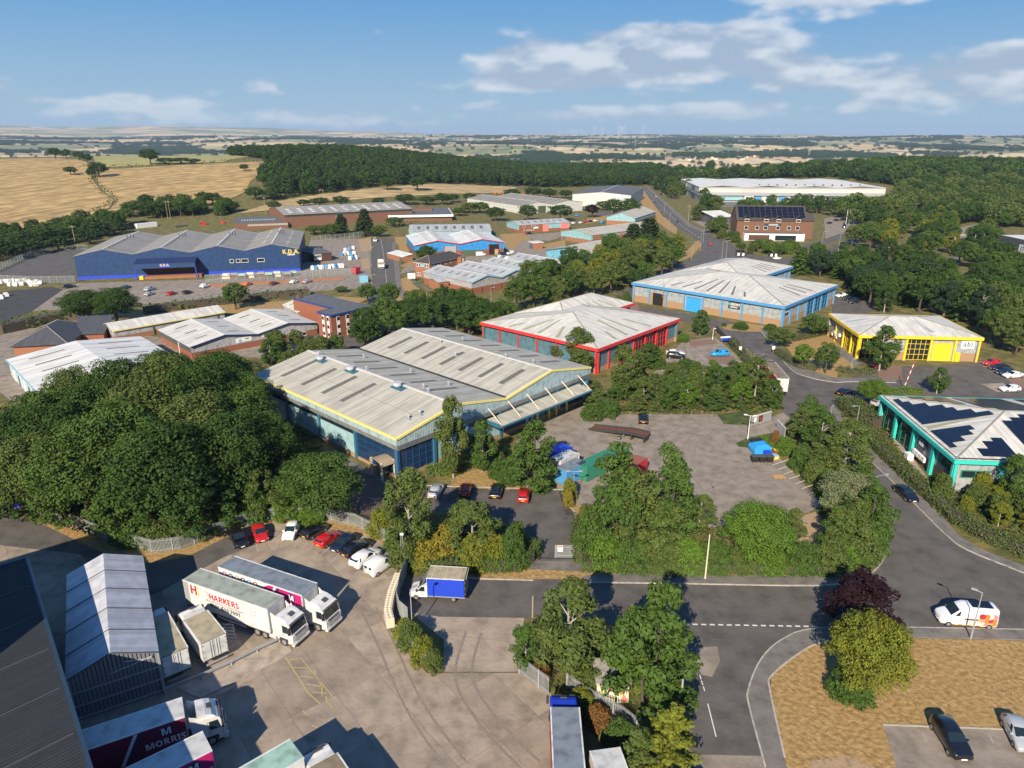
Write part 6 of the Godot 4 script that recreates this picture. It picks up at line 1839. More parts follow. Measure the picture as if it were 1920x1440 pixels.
func cab(o: Node, paint: Material, fairing := true, tall := 3.55) -> Node3D:
	var c := sub(o, "cab")
	var b := MB.new()
	b.ext(PackedVector2Array([Vector2(-2.25, 0.95), Vector2(-1.75, 0.55), Vector2(-0.1, 0.45), Vector2(0, 0.6), Vector2(0, 1.55), Vector2(-0.12, 1.75), Vector2(-0.42, 2.85), Vector2(-0.75, 3.05), Vector2(-2.25, 3.1)]), -1.22, 1.22)
	put(c, "shell", b, paint)
	b = MB.new()
	b.ext(PackedVector2Array([Vector2(-0.72, 3.04), Vector2(-1.0, 3.3), Vector2(-1.5, tall - 0.08), Vector2(-2.2, tall), Vector2(-2.2, 3.05)]), -1.1, 1.1)
	put(c, "roof_fairing", b, paint)
	if fairing:
		for g in [-1.0, 1.0]:
			slab(c, "side_fairing", paint, [Vector3(-2.25, 1.0, g * 1.22), Vector3(-2.75, 1.0, g * 1.22), Vector3(-2.85, tall + 0.25, g * 1.18), Vector3(-2.1, tall - 0.2, g * 1.1), Vector3(-2.25, 3.0, g * 1.2)], 0.06, Vector3(0, 0, g))
	slab(c, "windscreen", M.glass_dark, [Vector3(-0.115, 1.8, -1.12), Vector3(-0.115, 1.8, 1.12), Vector3(-0.395, 2.82, 1.08), Vector3(-0.395, 2.82, -1.08)], 0.03, Vector3(1, 0.3, 0))
	bx(c, "grille", M.dark_grey, -0.02, 0.05, 0.75, 1.5, -0.75, 0.75)
	for k in 3:
		bx(c, "grille_bar", paint, 0.05, 0.08, 0.9 + k * 0.2, 0.96 + k * 0.2, -0.75, 0.75)
	bx(c, "bumper", paint, -0.3, 0.12, 0.35, 0.72, -1.22, 1.22)
	bx(c, "roof_hatch", M.dark_grey, -1.35, -0.85, 3.4, 3.47, -0.3, 0.3).rotation.z = -0.38
	bx(c, "sun_visor", M.dark_grey, -0.5, -0.25, 2.8, 2.9, -1.1, 1.1)
	bx(c, "lower_bumper", M.chassis, -0.25, 0.13, 0.28, 0.45, -1.15, 1.15)
	bx(c, "badge_panel", M.dark_grey, -0.07, 0.0, 1.52, 1.66, -0.9, 0.9)
	for g in [-1.0, 1.0]:
		for q in [-0.28, -1.45]:
			bx(c, "door_gap", M.chassis, q - 0.012, q + 0.012, 0.95, 2.7, g * 1.22 - 0.006, g * 1.22 + 0.006)
		bx(c, "door_handle", M.chassis, -1.35, -1.15, 1.5, 1.56, g * 1.22, g * 1.25)
		bx(c, "wheel_arch", M.chassis, -1.9, -0.7, 0.55, 1.05, g * 1.18, g * 1.232)
		slab(c, "side_window", M.glass_dark, [Vector3(-0.4, 1.75, g * 1.24), Vector3(-1.35, 1.75, g * 1.24), Vector3(-1.35, 2.65, g * 1.24), Vector3(-0.6, 2.65, g * 1.24)], 0.03, Vector3(0, 0, g))
		bx(c, "mirror", M.chassis, -0.35, -0.15, 1.9, 2.7, g * 1.42 - 0.12, g * 1.42 + 0.12)
		bx(c, "headlight", M.lamp_clear, 0.08, 0.14, 0.5, 0.68, g * 0.95 - 0.2, g * 0.95 + 0.2)
		bx(c, "step", M.chassis, -0.9, -0.3, 0.35, 0.5, g * 1.2 - 0.1, g * 1.2 + 0.05)
	return c

func box_body(o: Node, nm: String, x0: float, x1: float, y0: float, y1: float, side: Material, roof: Material, rear: Material = null) -> Node3D:
	var t := sub(o, nm)
	for g in [-1.0, 1.0]:
		bx(t, "side_panel", side, x1 + 0.05, x0 - 0.05, y0, y1, g * 1.27 - 0.03, g * 1.27 + 0.03)
		bx(t, "top_rail", M.truck_white, x1, x0, y1, y1 + 0.08, g * 1.26 - 0.06, g * 1.26 + 0.06)
		bx(t, "bottom_rail", M.grey, x1, x0, y0 - 0.12, y0, g * 1.25 - 0.05, g * 1.25 + 0.05)
	bx(t, "roof", roof, x1, x0, y1 + 0.01, y1 + 0.06, -1.2, 1.2)
	bx(t, "front_wall", M.truck_white, x0 - 0.05, x0, y0, y1, -1.24, 1.24)
	bx(t, "floor", M.chassis, x1, x0, y0 - 0.15, y0 - 0.01, -1.2, 1.2)
	for g in [-1.0, 1.0]:
		bx(t, "rear_door", rear if rear else M.truck_white, x1 - 0.05, x1, y0 + 0.05, y1 - 0.05, g * 0.62 - 0.6, g * 0.62 + 0.6)
		for k in 2:
			cy(t, "lock_rod", M.galvanised, Vector3(x1 - 0.09, y0 + 0.05, g * (0.2 + 0.25 * k)), Vector3(x1 - 0.09, y1 - 0.05, g * (0.2 + 0.25 * k)), 0.018)
		for k in 3:
			bx(t, "hinge", M.grey, x1 - 0.08, x1 - 0.04, lerpf(y0, y1, 0.15 + 0.33 * k), lerpf(y0, y1, 0.15 + 0.33 * k) + 0.12, g * 1.15 - 0.1, g * 1.15 + 0.1)
	return t

func artic(label: String, rear: Vector2, front: Vector2, side: Material, roof: Material, cabm: Material, len := 12.4, with_cab := true, group := "") -> Array:
	var x := V3(front - rear).normalized()
	var o := thing("articulated_lorry" if with_cab else "lorry_trailer", label, "lorry" if with_cab else "trailer", Transform3D(Basis(x, Vector3.UP, x.cross(Vector3.UP)), V3(front, 0.03)), group)
	if with_cab:
		cab(o, cabm)
		bx(o, "tractor_chassis", M.chassis, -5.6, -0.6, 0.6, 0.95, -0.45, 0.45)
		wheels(o, [-1.3], 1.05)
		wheels(o, [-4.0, -5.1], 1.02)
		bx(o, "fuel_tank", M.silver, -3.4, -2.4, 0.5, 1.0, 0.7, 1.2)
		bx(o, "fuel_tank", M.silver, -3.4, -2.4, 0.5, 1.0, -1.2, -0.7)
	var x0 := -3.1 if with_cab else 0.0
	var t := box_body(o, "trailer", x0, x0 - len, 1.15, 4.1, side, roof)
	bx(o, "trailer_chassis", M.chassis, x0 - len + 0.3, x0 - 0.5, 0.8, 1.0, -0.5, 0.5)
	wheels(o, [x0 - len + 1.2, x0 - len + 2.5, x0 - len + 3.8], 1.02, 0.48)
	for g in [-1.0, 1.0]:
		bx(o, "side_guard", M.silver, x0 - len + 4.6, x0 - 3.6, 0.55, 0.75, g * 1.18 - 0.03, g * 1.18 + 0.03)
	bx(o, "rear_bumper", M.chassis, x0 - len - 0.1, x0 - len + 0.1, 0.45, 0.6, -1.1, 1.1)
	return [o, t, x0]

func rigid(label: String, rear: Vector2, front: Vector2, side: Material, roof: Material, rear_m: Material, len: float, y1 := 3.5) -> Array:
	var x := V3(front - rear).normalized()
	var o := thing("box_lorry", label, "lorry", Transform3D(Basis(x, Vector3.UP, x.cross(Vector3.UP)), V3(front, 0.03)))
	var c := cab(o, M.truck_white, false, 3.3)
	var t := box_body(o, "box_body", -2.4, -2.4 - len, 1.0, y1, side, roof, rear_m)
	bx(o, "chassis", M.chassis, -2.3 - len, -0.6, 0.6, 0.84, -0.45, 0.45)
	wheels(o, [-1.3, -1.2 - len * 0.8], 1.0, 0.45)
	bx(o, "tail_lift", M.grey, -2.5 - len, -2.4 - len, 0.35, 0.55, -1.1, 1.1)
	return [o, t]

func vehicles() -> void:
	car_kinds()
	var PY := "cars parked along the dry verge of the lorry yard"
	car("suv", "car_black", Vector2(-38.11,-85.3), Vector2(-35.7,-81.8), "black off-roader at the end of the yard's verge parking", PY)
	car("hatch", "car_red", Vector2(-35.26,-86.4), Vector2(-33.56,-83.3), "small red hatchback between a black off-roader and a white hatchback", PY)
	car("hatch", "car_white", Vector2(-30.39,-87.2), Vector2(-30.3,-83.7), "white hatchback facing the lorries with bonnet to the yard", PY)
	car("hatch", "car_black", Vector2(-27.99,-84.2), Vector2(-26.36,-87), "small black hatchback with orange rear plate beside a white hatchback", PY)
	car("hatch", "car_red", Vector2(-25.71,-81.8), Vector2(-23.89,-85.3), "red three-door car parked tail towards the lorries", PY)
	car("hatch", "car_navy", Vector2(-21.61,-84.2), Vector2(-23.42,-80.8), "dark navy car nose out between red and black cars", PY)
	car("saloon", "car_black", Vector2(-21.74,-79.6), Vector2(-19.23,-83.1), "black estate parked tail out beside a white off-roader", PY)
	car("suv", "car_white", Vector2(-20.1,-77), Vector2(-17.53,-80.8), "white off-roader parked beside the small white van", PY)
	car("smallvan", "car_white", Vector2(-17.91,-75.4), Vector2(-15.29,-79.1), "small white van with a roof vent at the end of the verge", PY, 0.03, "van")
	var PC := "cars in the small car park by the glazed corner"
	car("saloon", "car_silver", Vector2(-11.97,-95.2), Vector2(-11.26,-99.5), "silver saloon in the shade of the birch by the glazed corner", PC)
	car("hatch", "car_red", Vector2(-7.24,-95.4), Vector2(-7.01,-99.7), "red hatchback beside the silver saloon in the small car park", PC)
	car("saloon", "car_black", Vector2(-2.65,-95.1), Vector2(-2.16,-99.4), "black coupe between two red cars in the small car park", PC)
	car("hatch", "car_red", Vector2(1.58,-93.6), Vector2(1.97,-98), "red hatchback at the end of the row by the drive", PC)
	car("saloon", "car_black", Vector2(24.79,-124.1), Vector2(25.57,-129.2), "lone black saloon in the wide worn car park")
	car("suv", "car_black", Vector2(39.71,-52.14), Vector2(39.45,-47.61), "black off-roader parked on the small tarmac by the dry lawn", "", 0.08)
	car("hatch", "car_silver", Vector2(46.58,-52.65), Vector2(45.48,-48.12), "silver car parked on the small tarmac by the dry lawn", "", 0.08)
	car("saloon", "car_black", Vector2(59.76,-99), Vector2(59.94,-93.6), "black saloon driving down the bend beside the hedge")
	car("saloon", "car_black", Vector2(68.5,-140.3), Vector2(72.8,-142.9), "black saloon with orange plate waiting at the bend junction")
	car("suv", "car_black", Vector2(38.14,-167.6), Vector2(42.54,-166.7), "black off-roader parked before the red unit")
	car("saloon", "car_white", Vector2(38.56,-170.3), Vector2(43,-169.8), "white saloon hidden behind the black off-roader at the red unit")
	car("suv", "car_blue", Vector2(53.92,-169.4), Vector2(49.28,-168.9), "bright blue crossover on the brick bay by the hedge")
	car("hatch", "car_red", Vector2(84.8,-159.5), Vector2(88.9,-160.7), "red car half hidden by the tree at the yellow unit")
	var PN := "cars in the row beside the yellow unit"
	car("hatch", "car_red", Vector2(116.9,-162), Vector2(112,-161.6), "red hatchback at the head of the row by the yellow unit", PN)
	car("saloon", "car_black", Vector2(116.9,-158.7), Vector2(111.3,-157.9), "black saloon next to the red hatchback by the yellow unit", PN)
	car("hatch", "car_navy", Vector2(115.6,-155.5), Vector2(110.7,-154.4), "navy hatchback third in the row by the yellow unit", PN)
	car("saloon", "car_white", Vector2(116.1,-153.2), Vector2(110.9,-152.1), "white saloon at the tail of the row by the yellow unit", PN)
	car("hatch", "car_white", Vector2(109.1,-143.6), Vector2(104.3,-143.3), "white car on the concrete slab behind the teal unit")
	car("hatch", "car_silver", Vector2(73.5,-134.4), Vector2(75.8,-135.9), "silver car tucked beside the teal unit's glazing")
	car("saloon", "car_white", Vector2(114.2,-237.9), Vector2(109.3,-236.2), "white estate behind the blue unit")
	car("saloon", "car_black", Vector2(114.7,-233.7), Vector2(109.9,-232.1), "black saloon behind the blue unit")
	car("suv", "car_navy", Vector2(114.4,-229.7), Vector2(109.5,-226.6), "navy off-roader beside the wood behind the blue unit")
	var PK := "cars scattered over the store's car park"
	var kda := [["saloon", "car_grey", 230, 543, 243, 539, "dark grey car by the round trees in the store's car park"], ["suv", "car_silver", 274, 547, 289, 543, "silver off-roader in the store's car park"], ["hatch", "car_silver", 273, 556, 288, 552, "silver hatchback behind the silver off-roader"], ["hatch", "car_red", 314, 555, 330, 551, "red hatchback in the store's car park"], ["hatch", "car_black", 344, 553, 359, 549, "black hatchback beside the red one in the store's car park"], ["suv", "car_white", 378, 541, 393, 537, "white off-roader by the end of the low brick wall"], ["hatch", "car_orange", 458, 537, 472, 533, "orange car at the brick wall behind a lone tree"], ["saloon", "car_wine", 507, 536, 521, 532, "dark wine red car along the low brick wall"], ["hatch", "car_white", 545, 533, 558, 529, "white hatchback along the low brick wall"], ["saloon", "car_silver", 570, 532, 583, 528, "silver blue saloon at the end of the low brick wall"], ["suv", "car_black", 122, 541, 138, 539, "black pick-up beside the store's corner"]]
	var kd := {}
	for k in kda:
		kd[k[6]] = k
	var pos := P([-138.3,-249.3,-137.7,-253,-128.2,-245.7,-127.1,-249.3,-124.5,-237.9,-123.5,-241.3,-117.5,-238.7,-116.1,-242.1,-112.8,-240.4,-111.5,-243.9,-111,-251.2,-109.6,-254.9,-97.1,-254.9,-95.7,-258.8,-87.9,-255.9,-86.4,-259.8,-81.4,-258.8,-80,-262.8,-76.8,-259.8,-75.3,-263.8,-159.8,-251.2,-157.8,-253])
	for i in kda.size():
		car(kda[i][0], kda[i][1], pos[i * 2], pos[i * 2 + 1], kda[i][6], PK, 0.03, "car", 0.92)
	var es := P([-9.83,-304.8,-7.91,-310.3,-8.48,-314.5,-6.18,-317.3,-12.63,-306.2,-10.7,-310.3,-7.61,-307.5,-5.58,-310.3,-6.18,-317.3,-4.31,-320.3,-5.58,-324.7,-3.17,-326.3,-5.17,-299.5,-4.42,-310.3,-8.29,-298.2,-6.12,-302.2,-20.3,-297,-17.69,-302.2,7.04,-395.9,12.15,-400.3,35.87,-442.5,39.93,-448,40.68,-445.2,44.49,-450.8,44.49,-450.8,47.76,-453.6,47.76,-453.6,51.08,-456.5,51.08,-456.5,54.44,-459.4,53.14,-445.2,58.76,-450.8,41.15,-487.3,46.83,-490.6,123.4,-625.2,128.9,-658.8,113.6,-576.1,117.7,-604.6,105.3,-511.4,108.7,-533.9,101,-480.8,103.3,-497.4,102.4,-442.5,104.7,-465.3,98.5,-350.7,98.6,-363.4,114.9,-313.1,118.7,-314.5,193.2,-445.2,198.7,-448,203.5,-459.4,208.9,-462.4,208.5,-462.4,214.3,-465.3,199,-434.4,193.2,-419.2,137.2,-424.1,141.7,-426.7,-99.1,-419.2,-94.4,-419.2])
	var el := [["hatch", "car_navy", "navy hatchback at the corner of the car cluster by the bright blue unit"], ["hatch", "car_black", "black hatchback behind the navy one in the car cluster"], ["saloon", "car_silver", "silver saloon in the car cluster before the grey gables"], ["hatch", "car_white", "white hatchback wedged in the car cluster"], ["hatch", "car_white", "white car at the back of the car cluster"], ["suv", "car_navy", "dark off-roader behind the car cluster"], ["hatch", "car_red", "bright red car in the car cluster"], ["saloon", "car_black", "black saloon beside the red car in the cluster"], ["saloon", "car_black", "black saloon behind the two-storey brick office"], ["saloon", "car_black", "black car before the salmon pink doors"], ["hatch", "car_white", "white car at the head of the row by the dry bank"], ["saloon", "car_white", "second white car in the row by the dry bank"], ["hatch", "car_red", "red car in the row by the dry bank"], ["hatch", "car_black", "black car in the row by the dry bank"], ["hatch", "car_white", "white car last in the row by the dry bank"], ["smallvan", "car_blue", "blue van beside the pale blue works"], ["hatch", "car_blue", "bright blue car under the grey sheds"], ["saloon", "car_silver", "silver car highest on the main road's rise"], ["saloon", "car_black", "dark car second on the main road's rise"], ["hatch", "car_grey", "grey car midway up the main road"], ["saloon", "car_navy", "navy car behind the grey car on the main road"], ["hatch", "car_black", "black car coming down the main road"], ["hatch", "car_red", "red car at the roundabout mouth"], ["saloon", "car_white", "white car rounding the roundabout"], ["saloon", "car_black", "black car beside the hotel"], ["suv", "car_navy", "navy off-roader in the hotel car park"], ["saloon", "car_black", "black saloon next to the navy off-roader at the hotel"], ["van", "car_navy", "dark blue van by the flag poles"], ["hatch", "car_white", "white car beside the hotel annex"], ["hatch", "car_white", "white car below the dark conifers at the brick factory"]]
	for i in el.size():
		car(el[i][0], el[i][1], es[i * 2], es[i * 2 + 1], el[i][2], "cars about the older estate and roads", 0.04, "car", 0.88)
	car("van", "car_white", Vector2(-16.85,-321.7), Vector2(-11.41,-324.7), "tall white van before the bright blue unit", "", 0.03, "van", 0.8)
	car("van", "car_white", Vector2(0.23,-308.9), Vector2(-4.44,-311.7), "white van beside the red car in the cluster", "", 0.03, "van", 0.75)
	car("van", "car_silver", Vector2(13.84,-318.8), Vector2(7.84,-307.5), "long grey van by the sky blue shed", "", 0.03, "van", 0.85)
	car("smallvan", "car_white", Vector2(0.49,-329.3), Vector2(-2.44,-326.3), "white pick-up van on the sloping forecourt", "", 0.03, "van", 0.9)
	car("smallvan", "car_white", Vector2(-72.3,-379), Vector2(-68.5,-359.7), "white van driving away along the store road", "", 0.04, "van")
	for i in 5:
		car(["suv", "hatch", "smallvan", "saloon", "hatch"][i], ["car_white", "car_white", "car_white", "car_navy", "car_wine"][i], Vector2(-142.7,-192.2) + Vector2(0.0, [0.0, 13.0, 24.0, 30.0, 33.0][i]), Vector2(-140.9,-192.2) + Vector2(0.6, [0.0, 13.0, 24.0, 30.0, 33.0][i]), ["white off-roader on the track by the charcoal roofed hall", "white car at the charcoal roofed hall's gate", "white pick-up at the end of the white shed", "navy saloon beside the white shed's doors", "dark red car beside the white shed's doors"][i], "", 0.03, "car", 0.9)
	var v := car("van", "car_white", Vector2(54.03,-66.4), Vector2(47.91,-67.2), "white van with orange and grey printed sides and a roof solar panel", "", 0.03, "van", 1.0)
	bx(v, "roof_panel", M.solar, -2.4, -0.2, 2.53, 2.56, -0.65, 0.65)
	for g in [-1.0, 1.0]:
		for k in 12:
			var m: Material = [M.orange, M.tan, M.salmon, M.silver, M.orange, M.crimson][k % 6]
			cy(v, "print", m, Vector3(-2.5 + (k % 4) * 0.42, 0.8 + (k / 4) * 0.42, g * 1.0), Vector3(-2.5 + (k % 4) * 0.42, 0.8 + (k / 4) * 0.42, g * (1.03 + 0.001 * k)), 0.34)
		bx(v, "print", M.silver, -0.9, 0.6, 0.6, 1.0, g * 1.0, g * 1.035)
		bx(v, "print", M.rust, -0.9, 0.5, 1.05, 1.25, g * 1.0, g * 1.034)
		for k in 7:
			bx(v, "sill_stripe", M.red if k % 2 else M.yellow, -1.6 + k * 0.45, -1.2 + k * 0.45, 0.34, 0.42, g * 1.0, g * 1.03)
	var lx := V3(Vector2(-11.99,-71.9) - Vector2(-6.48,-71.4)).normalized()
	var lo := thing("curtain_lorry", "white curtain-sided lorry with bright blue sheet sides nosed up to the fence", "lorry", Transform3D(Basis(lx, Vector3.UP, lx.cross(Vector3.UP)), V3(Vector2(-11.99,-71.9), 0.03)))
	var cb := sub(lo, "cab")
	var bb := MB.new()
	bb.ext(PackedVector2Array([Vector2(-2.1, 0.5), Vector2(-0.1, 0.42), Vector2(0.0, 0.6), Vector2(-0.03, 1.0), Vector2(-0.3, 1.16), Vector2(-0.85, 1.3), Vector2(-1.4, 2.0), Vector2(-2.1, 2.08)]), -0.96, 0.96)
	put(cb, "shell", bb, M.truck_white)
	slab(cb, "windscreen", M.glass_dark, [Vector3(-0.86, 1.33, -0.85), Vector3(-0.86, 1.33, 0.85), Vector3(-1.36, 1.97, 0.8), Vector3(-1.36, 1.97, -0.8)], 0.03, Vector3(1, 0.8, 0))
	for g in [-1.0, 1.0]:
		slab(cb, "side_window", M.glass_dark, [Vector3(-0.95, 1.3, g * 0.98), Vector3(-1.8, 1.3, g * 0.98), Vector3(-1.8, 1.9, g * 0.98), Vector3(-1.42, 1.9, g * 0.98)], 0.03, Vector3(0, 0, g))
		bx(cb, "headlight", M.lamp_clear, -0.06, 0.03, 0.75, 0.95, g * 0.7 - 0.15, g * 0.7 + 0.15)
		bx(cb, "mirror", M.chassis, -0.95, -0.8, 1.3, 1.6, g * 1.1 - 0.1, g * 1.1 + 0.1)
	slab(cb, "roof_deflector", M.truck_roof_grey, [Vector3(-1.4, 2.05, -0.9), Vector3(-1.4, 2.05, 0.9), Vector3(-2.12, 3.25, 1.15), Vector3(-2.12, 3.25, -1.15)], 0.05, Vector3(1, 0.5, 0))
	bx(cb, "grille", M.dark_grey, -0.02, 0.03, 0.55, 0.75, -0.5, 0.5)
	var lu := [lo, box_body(lo, "box_body", -2.15, -6.6, 0.95, 3.3, M.royal, M.truck_roof_sand, M.dark_grey)]
	bx(lo, "chassis", M.chassis, -6.5, -1.8, 0.55, 0.8, -0.4, 0.4)
	wheels(lo, [-0.75, -5.2], 0.85, 0.36, 0.26)
	for k in 6:
		bx(lu[1], "roof_rib", M.cream, -2.8 - k * 0.8, -2.75 - k * 0.8, 3.36, 3.4, -1.2, 1.2)
	for k in 2:
		bx(lu[1], "corner_mark", M.white, -2.9 - k * 3.6, -2.6 - k * 3.6, 2.9, 2.98, 1.3, 1.32)
	var a := artic("white articulated lorry with red lettering on its side and a sage green roof", Vector2(-38.46,-70.8), Vector2(-22.76,-63.4), M.truck_white, M.truck_roof_sage, M.truck_white, 12.6)
	var t: Node3D = a[1]
	var zt := Transform3D(Basis(), Vector3(a[2] - 6.4, 3.2, 1.31))
	text(t, "HARKERS", 0.75, M.crimson, zt)
	text(t, "Warehousing & Distribution", 0.3, M.grey, zt.translated(Vector3(0, -0.62, 0)))
	text(t, "0191 516 7991", 0.5, M.dark_grey, zt.translated(Vector3(0, -1.15, 0)))
	text(t, "H", 1.2, M.crimson, zt.translated(Vector3(-4.6, 0.1, 0)))
	for k in 8:
		var w0 := -0.9 + k * 0.24
		var w1 := w0 + 0.2
		slab(t, "logo_arc", M.yellow, [Vector3(a[2] - 11.0 + cos(w0) * 0.75, 3.3 + sin(w0) * 0.75, 1.32), Vector3(a[2] - 11.0 + cos(w1) * 0.75, 3.3 + sin(w1) * 0.75, 1.32), Vector3(a[2] - 11.0 + cos(w1) * 0.9, 3.3 + sin(w1) * 0.9, 1.32), Vector3(a[2] - 11.0 + cos(w0) * 0.9, 3.3 + sin(w0) * 0.9, 1.32)], 0.01, Vector3.BACK)
	bx(t, "bulkhead_panel", M.grey, a[2] - 12.5, a[2] - 11.75, 1.2, 4.05, 1.3, 1.315)
	for q in [[0.0, 0.5, 0.12], [0.1, 0.1, 0.09], [-0.2, -0.3, 0.07], [0.35, -0.5, 0.06], [0.0, -0.9, 0.05]]:
		cy(t, "print", M.grey, Vector3(a[2] - 1.9 + q[0], 2.7 + q[1], 1.3), Vector3(a[2] - 1.9 + q[0], 2.7 + q[1], 1.32), q[2])
	a = artic("articulated lorry with a pink and white badged trailer and grey roof", Vector2(-35.27,-73.3), Vector2(-19.76,-65.8), M.truck_white, M.truck_roof_grey, M.truck_white, 12.6)
	t = a[1]
	pink_livery(t, a[2], 12.6, M.magenta)
	a = artic("articulated lorry with a dark crimson trailer backed up to the sheet roofed shed", Vector2(-36.71,-45.77), Vector2(-26.37,-51.39), M.maroon, M.truck_roof_pale, M.truck_white, 12.6)
	pink_livery(a[1], a[2], 12.6, M.maroon)
	a = artic("parked crimson trailer with a pale grey roof beside a dark crimson lorry", Vector2(-30.69,-41.96), Vector2(-25.46,-46.2), M.magenta, M.truck_roof_pale, M.truck_white, 12.6, false)
	pink_livery(a[1], a[2], 12.6, M.magenta)
	artic("parked trailer with a mint green roof at the yard's end", Vector2(-22.33,-41.27), Vector2(-17.75,-45.41), M.truck_white, M.truck_roof_mint, M.truck_white, 11.0, false)
	rigid("white box lorry with a brown stained roof at the yard's end", Vector2(-13.8,-42.67), Vector2(-17.02,-46.74), M.truck_white, M.truck_roof_brown, M.truck_white, 6.0, 3.4)
	rigid("long white box lorry with a sand coloured roof behind the tent", Vector2(-32.59,-56.61), Vector2(-39.58,-65.2), M.truck_white, M.truck_roof_sand, M.truck_white, 7.2, 3.4)
	rigid("short white box lorry with a stained cream roof beside the crash barrier", Vector2(-30.26,-59.76), Vector2(-35.63,-65.6), M.truck_white, M.truck_roof_sand, M.truck_white, 5.0, 3.2)
	a = artic("articulated lorry with a royal blue cab and slate grey trailer roof at the gate fence", Vector2(4.54,-42.19), Vector2(4.74,-52.98), M.crimson, M.truck_roof_grey, M.royal, 13.4)
	artic("parked trailer with a white weathered roof beside the slate roofed lorry", Vector2(8.59,-39.5), Vector2(7.65,-45.35), M.truck_white, M.truck_roof_pale, M.truck_white, 9.0, false)
	a = artic("red cabbed lorry with a tan roofed trailer standing on the estate road", Vector2(56.21,-137.5), Vector2(57.55,-154), M.crimson, M.truck_roof_brown, M.red, 11.0)
	var w := rigid("flat white lorry with a tan load on the store road", Vector2(-50.73,-276.7), Vector2(-54.67,-295.7), M.white, M.tan, M.white, 5.0, 2.2)

func pink_livery(t: Node3D, x0: float, len: float, m: Material) -> void:
	for g in [-1.0, 1.0]:
		var z: float = g * 1.31
		var out := Vector3(0, 0, g)
		if m == M.magenta:
			slab(t, "print", m, [Vector3(x0 - 0.1, 1.2, z), Vector3(x0 - len * 0.8, 1.2, z), Vector3(x0 - len * 0.38, 4.05, z), Vector3(x0 - 0.1, 4.05, z)], 0.01, out)
			for k in 6:
				cy(t, "badge", [M.crimson, M.navy, M.tan, M.black, M.signal_blue, M.red][k], Vector3(x0 - len * 0.92 + k * 0.95, 3.5, z), Vector3(x0 - len * 0.92 + k * 0.95, 3.5, z + g * 0.02), 0.36)
				cy(t, "badge_centre", M.white, Vector3(x0 - len * 0.92 + k * 0.95, 3.5, z + g * 0.02), Vector3(x0 - len * 0.92 + k * 0.95, 3.5, z + g * 0.03), 0.22)
		else:
			for k in 3:
				cy(t, "badge", [M.navy, M.red, M.tan][k], Vector3(x0 - len * 0.85 + k * 1.3, 2.6, z), Vector3(x0 - len * 0.85 + k * 1.3, 2.6, z + g * 0.02), 0.5)
		for k in 2:
			slab(t, "slash", M.navy if k == 0 else M.white, [Vector3(x0 - 4.9 - k * 0.5, 1.2, z + g * (0.008 + k * 0.004)), Vector3(x0 - 4.6 - k * 0.5, 1.2, z + g * (0.008 + k * 0.004)), Vector3(x0 - 3.2 - k * 0.5, 4.05, z + g * (0.008 + k * 0.004)), Vector3(x0 - 3.5 - k * 0.5, 4.05, z + g * (0.008 + k * 0.004))], 0.006, out)
		var b := Basis() if g > 0 else Basis(Vector3.UP, PI)
		text(t, "MORRIS", 0.62, M.white, Transform3D(b, Vector3(x0 - 1.75, 2.3, z + g * 0.02)))
		cy(t, "badge", M.navy, Vector3(x0 - 1.6, 3.35, z), Vector3(x0 - 1.6, 3.35, z + g * 0.02), 0.55)
		text(t, "M", 0.7, M.white, Transform3D(b, Vector3(x0 - 1.6, 3.35, z + g * 0.03)))

var TREE := {}
const TINT := {"leaf_dark": "dark green", "leaf_mid": "mid green", "leaf_olive": "olive", "leaf_bright": "bright green", "leaf_yellow": "yellow-green", "leaf_blue": "blue-green", "leaf_far": "deep green"}
const FORM := {"round": "domed tree", "mid": "round tree", "birch": "drooping tree", "alder": "upright tree", "shrub": "bush", "conifer": "conifer", "far": "round tree"}

class Leaves:
	var v := PackedVector3Array()
	var n := PackedVector3Array()
	var c := PackedColorArray()
	var r := RandomNumberGenerator.new()
	func leaf(p: Vector3, out: Vector3, s: float, tint: Color, droop := 0.0) -> void:
		var nn := (out + Vector3(r.randf_range(-0.8, 0.8), r.randf_range(-0.5, 0.9), r.randf_range(-0.8, 0.8))).normalized()
		var a := nn.cross(Vector3(r.randf_range(-1, 1), r.randf_range(-1, 1), r.randf_range(-1, 1))).normalized()
		if droop > 0.0:
			a = (a * (1.0 - droop) + Vector3.DOWN * droop)
			a = (a - nn * a.dot(nn)).normalized()
		var b := nn.cross(a)
		var k := s * r.randf_range(0.6, 1.25)
		a *= k * (1.0 + droop)
		b *= k * 0.62
		var p0 := p - a
		var p1 := p + b + a * 0.1
		var p2 := p + a
		var p3 := p - b + a * 0.1
		v.append_array([p0, p1, p2, p0, p2, p3])
		n.append_array([nn, nn, nn, nn, nn, nn])
		var w := r.randf_range(0.72, 1.28)
		var q := Color(tint.r * w, tint.g * w, tint.b * w)
		c.append_array([q, q, q, q, q, q])
	func clump(o: Vector3, rad: Vector3, count: int, s: float, up := 0.35, droop := 0.0) -> void:
		var w := r.randf_range(0.82, 1.18)
		var t := Color(w * r.randf_range(0.92, 1.1), w, w * r.randf_range(0.85, 1.1))
		for i in count:
			var d := Vector3(r.randfn(), r.randfn() + up, r.randfn()).normalized()
			leaf(o + d * rad * r.randf_range(0.62, 1.05), d, s, t, droop)
	func mesh() -> ArrayMesh:
		var a := []
		a.resize(Mesh.ARRAY_MAX)
		a[Mesh.ARRAY_VERTEX] = v
		a[Mesh.ARRAY_NORMAL] = n
		a[Mesh.ARRAY_COLOR] = c
		var m := ArrayMesh.new()
		m.add_surface_from_arrays(Mesh.PRIMITIVE_TRIANGLES, a)
		return m

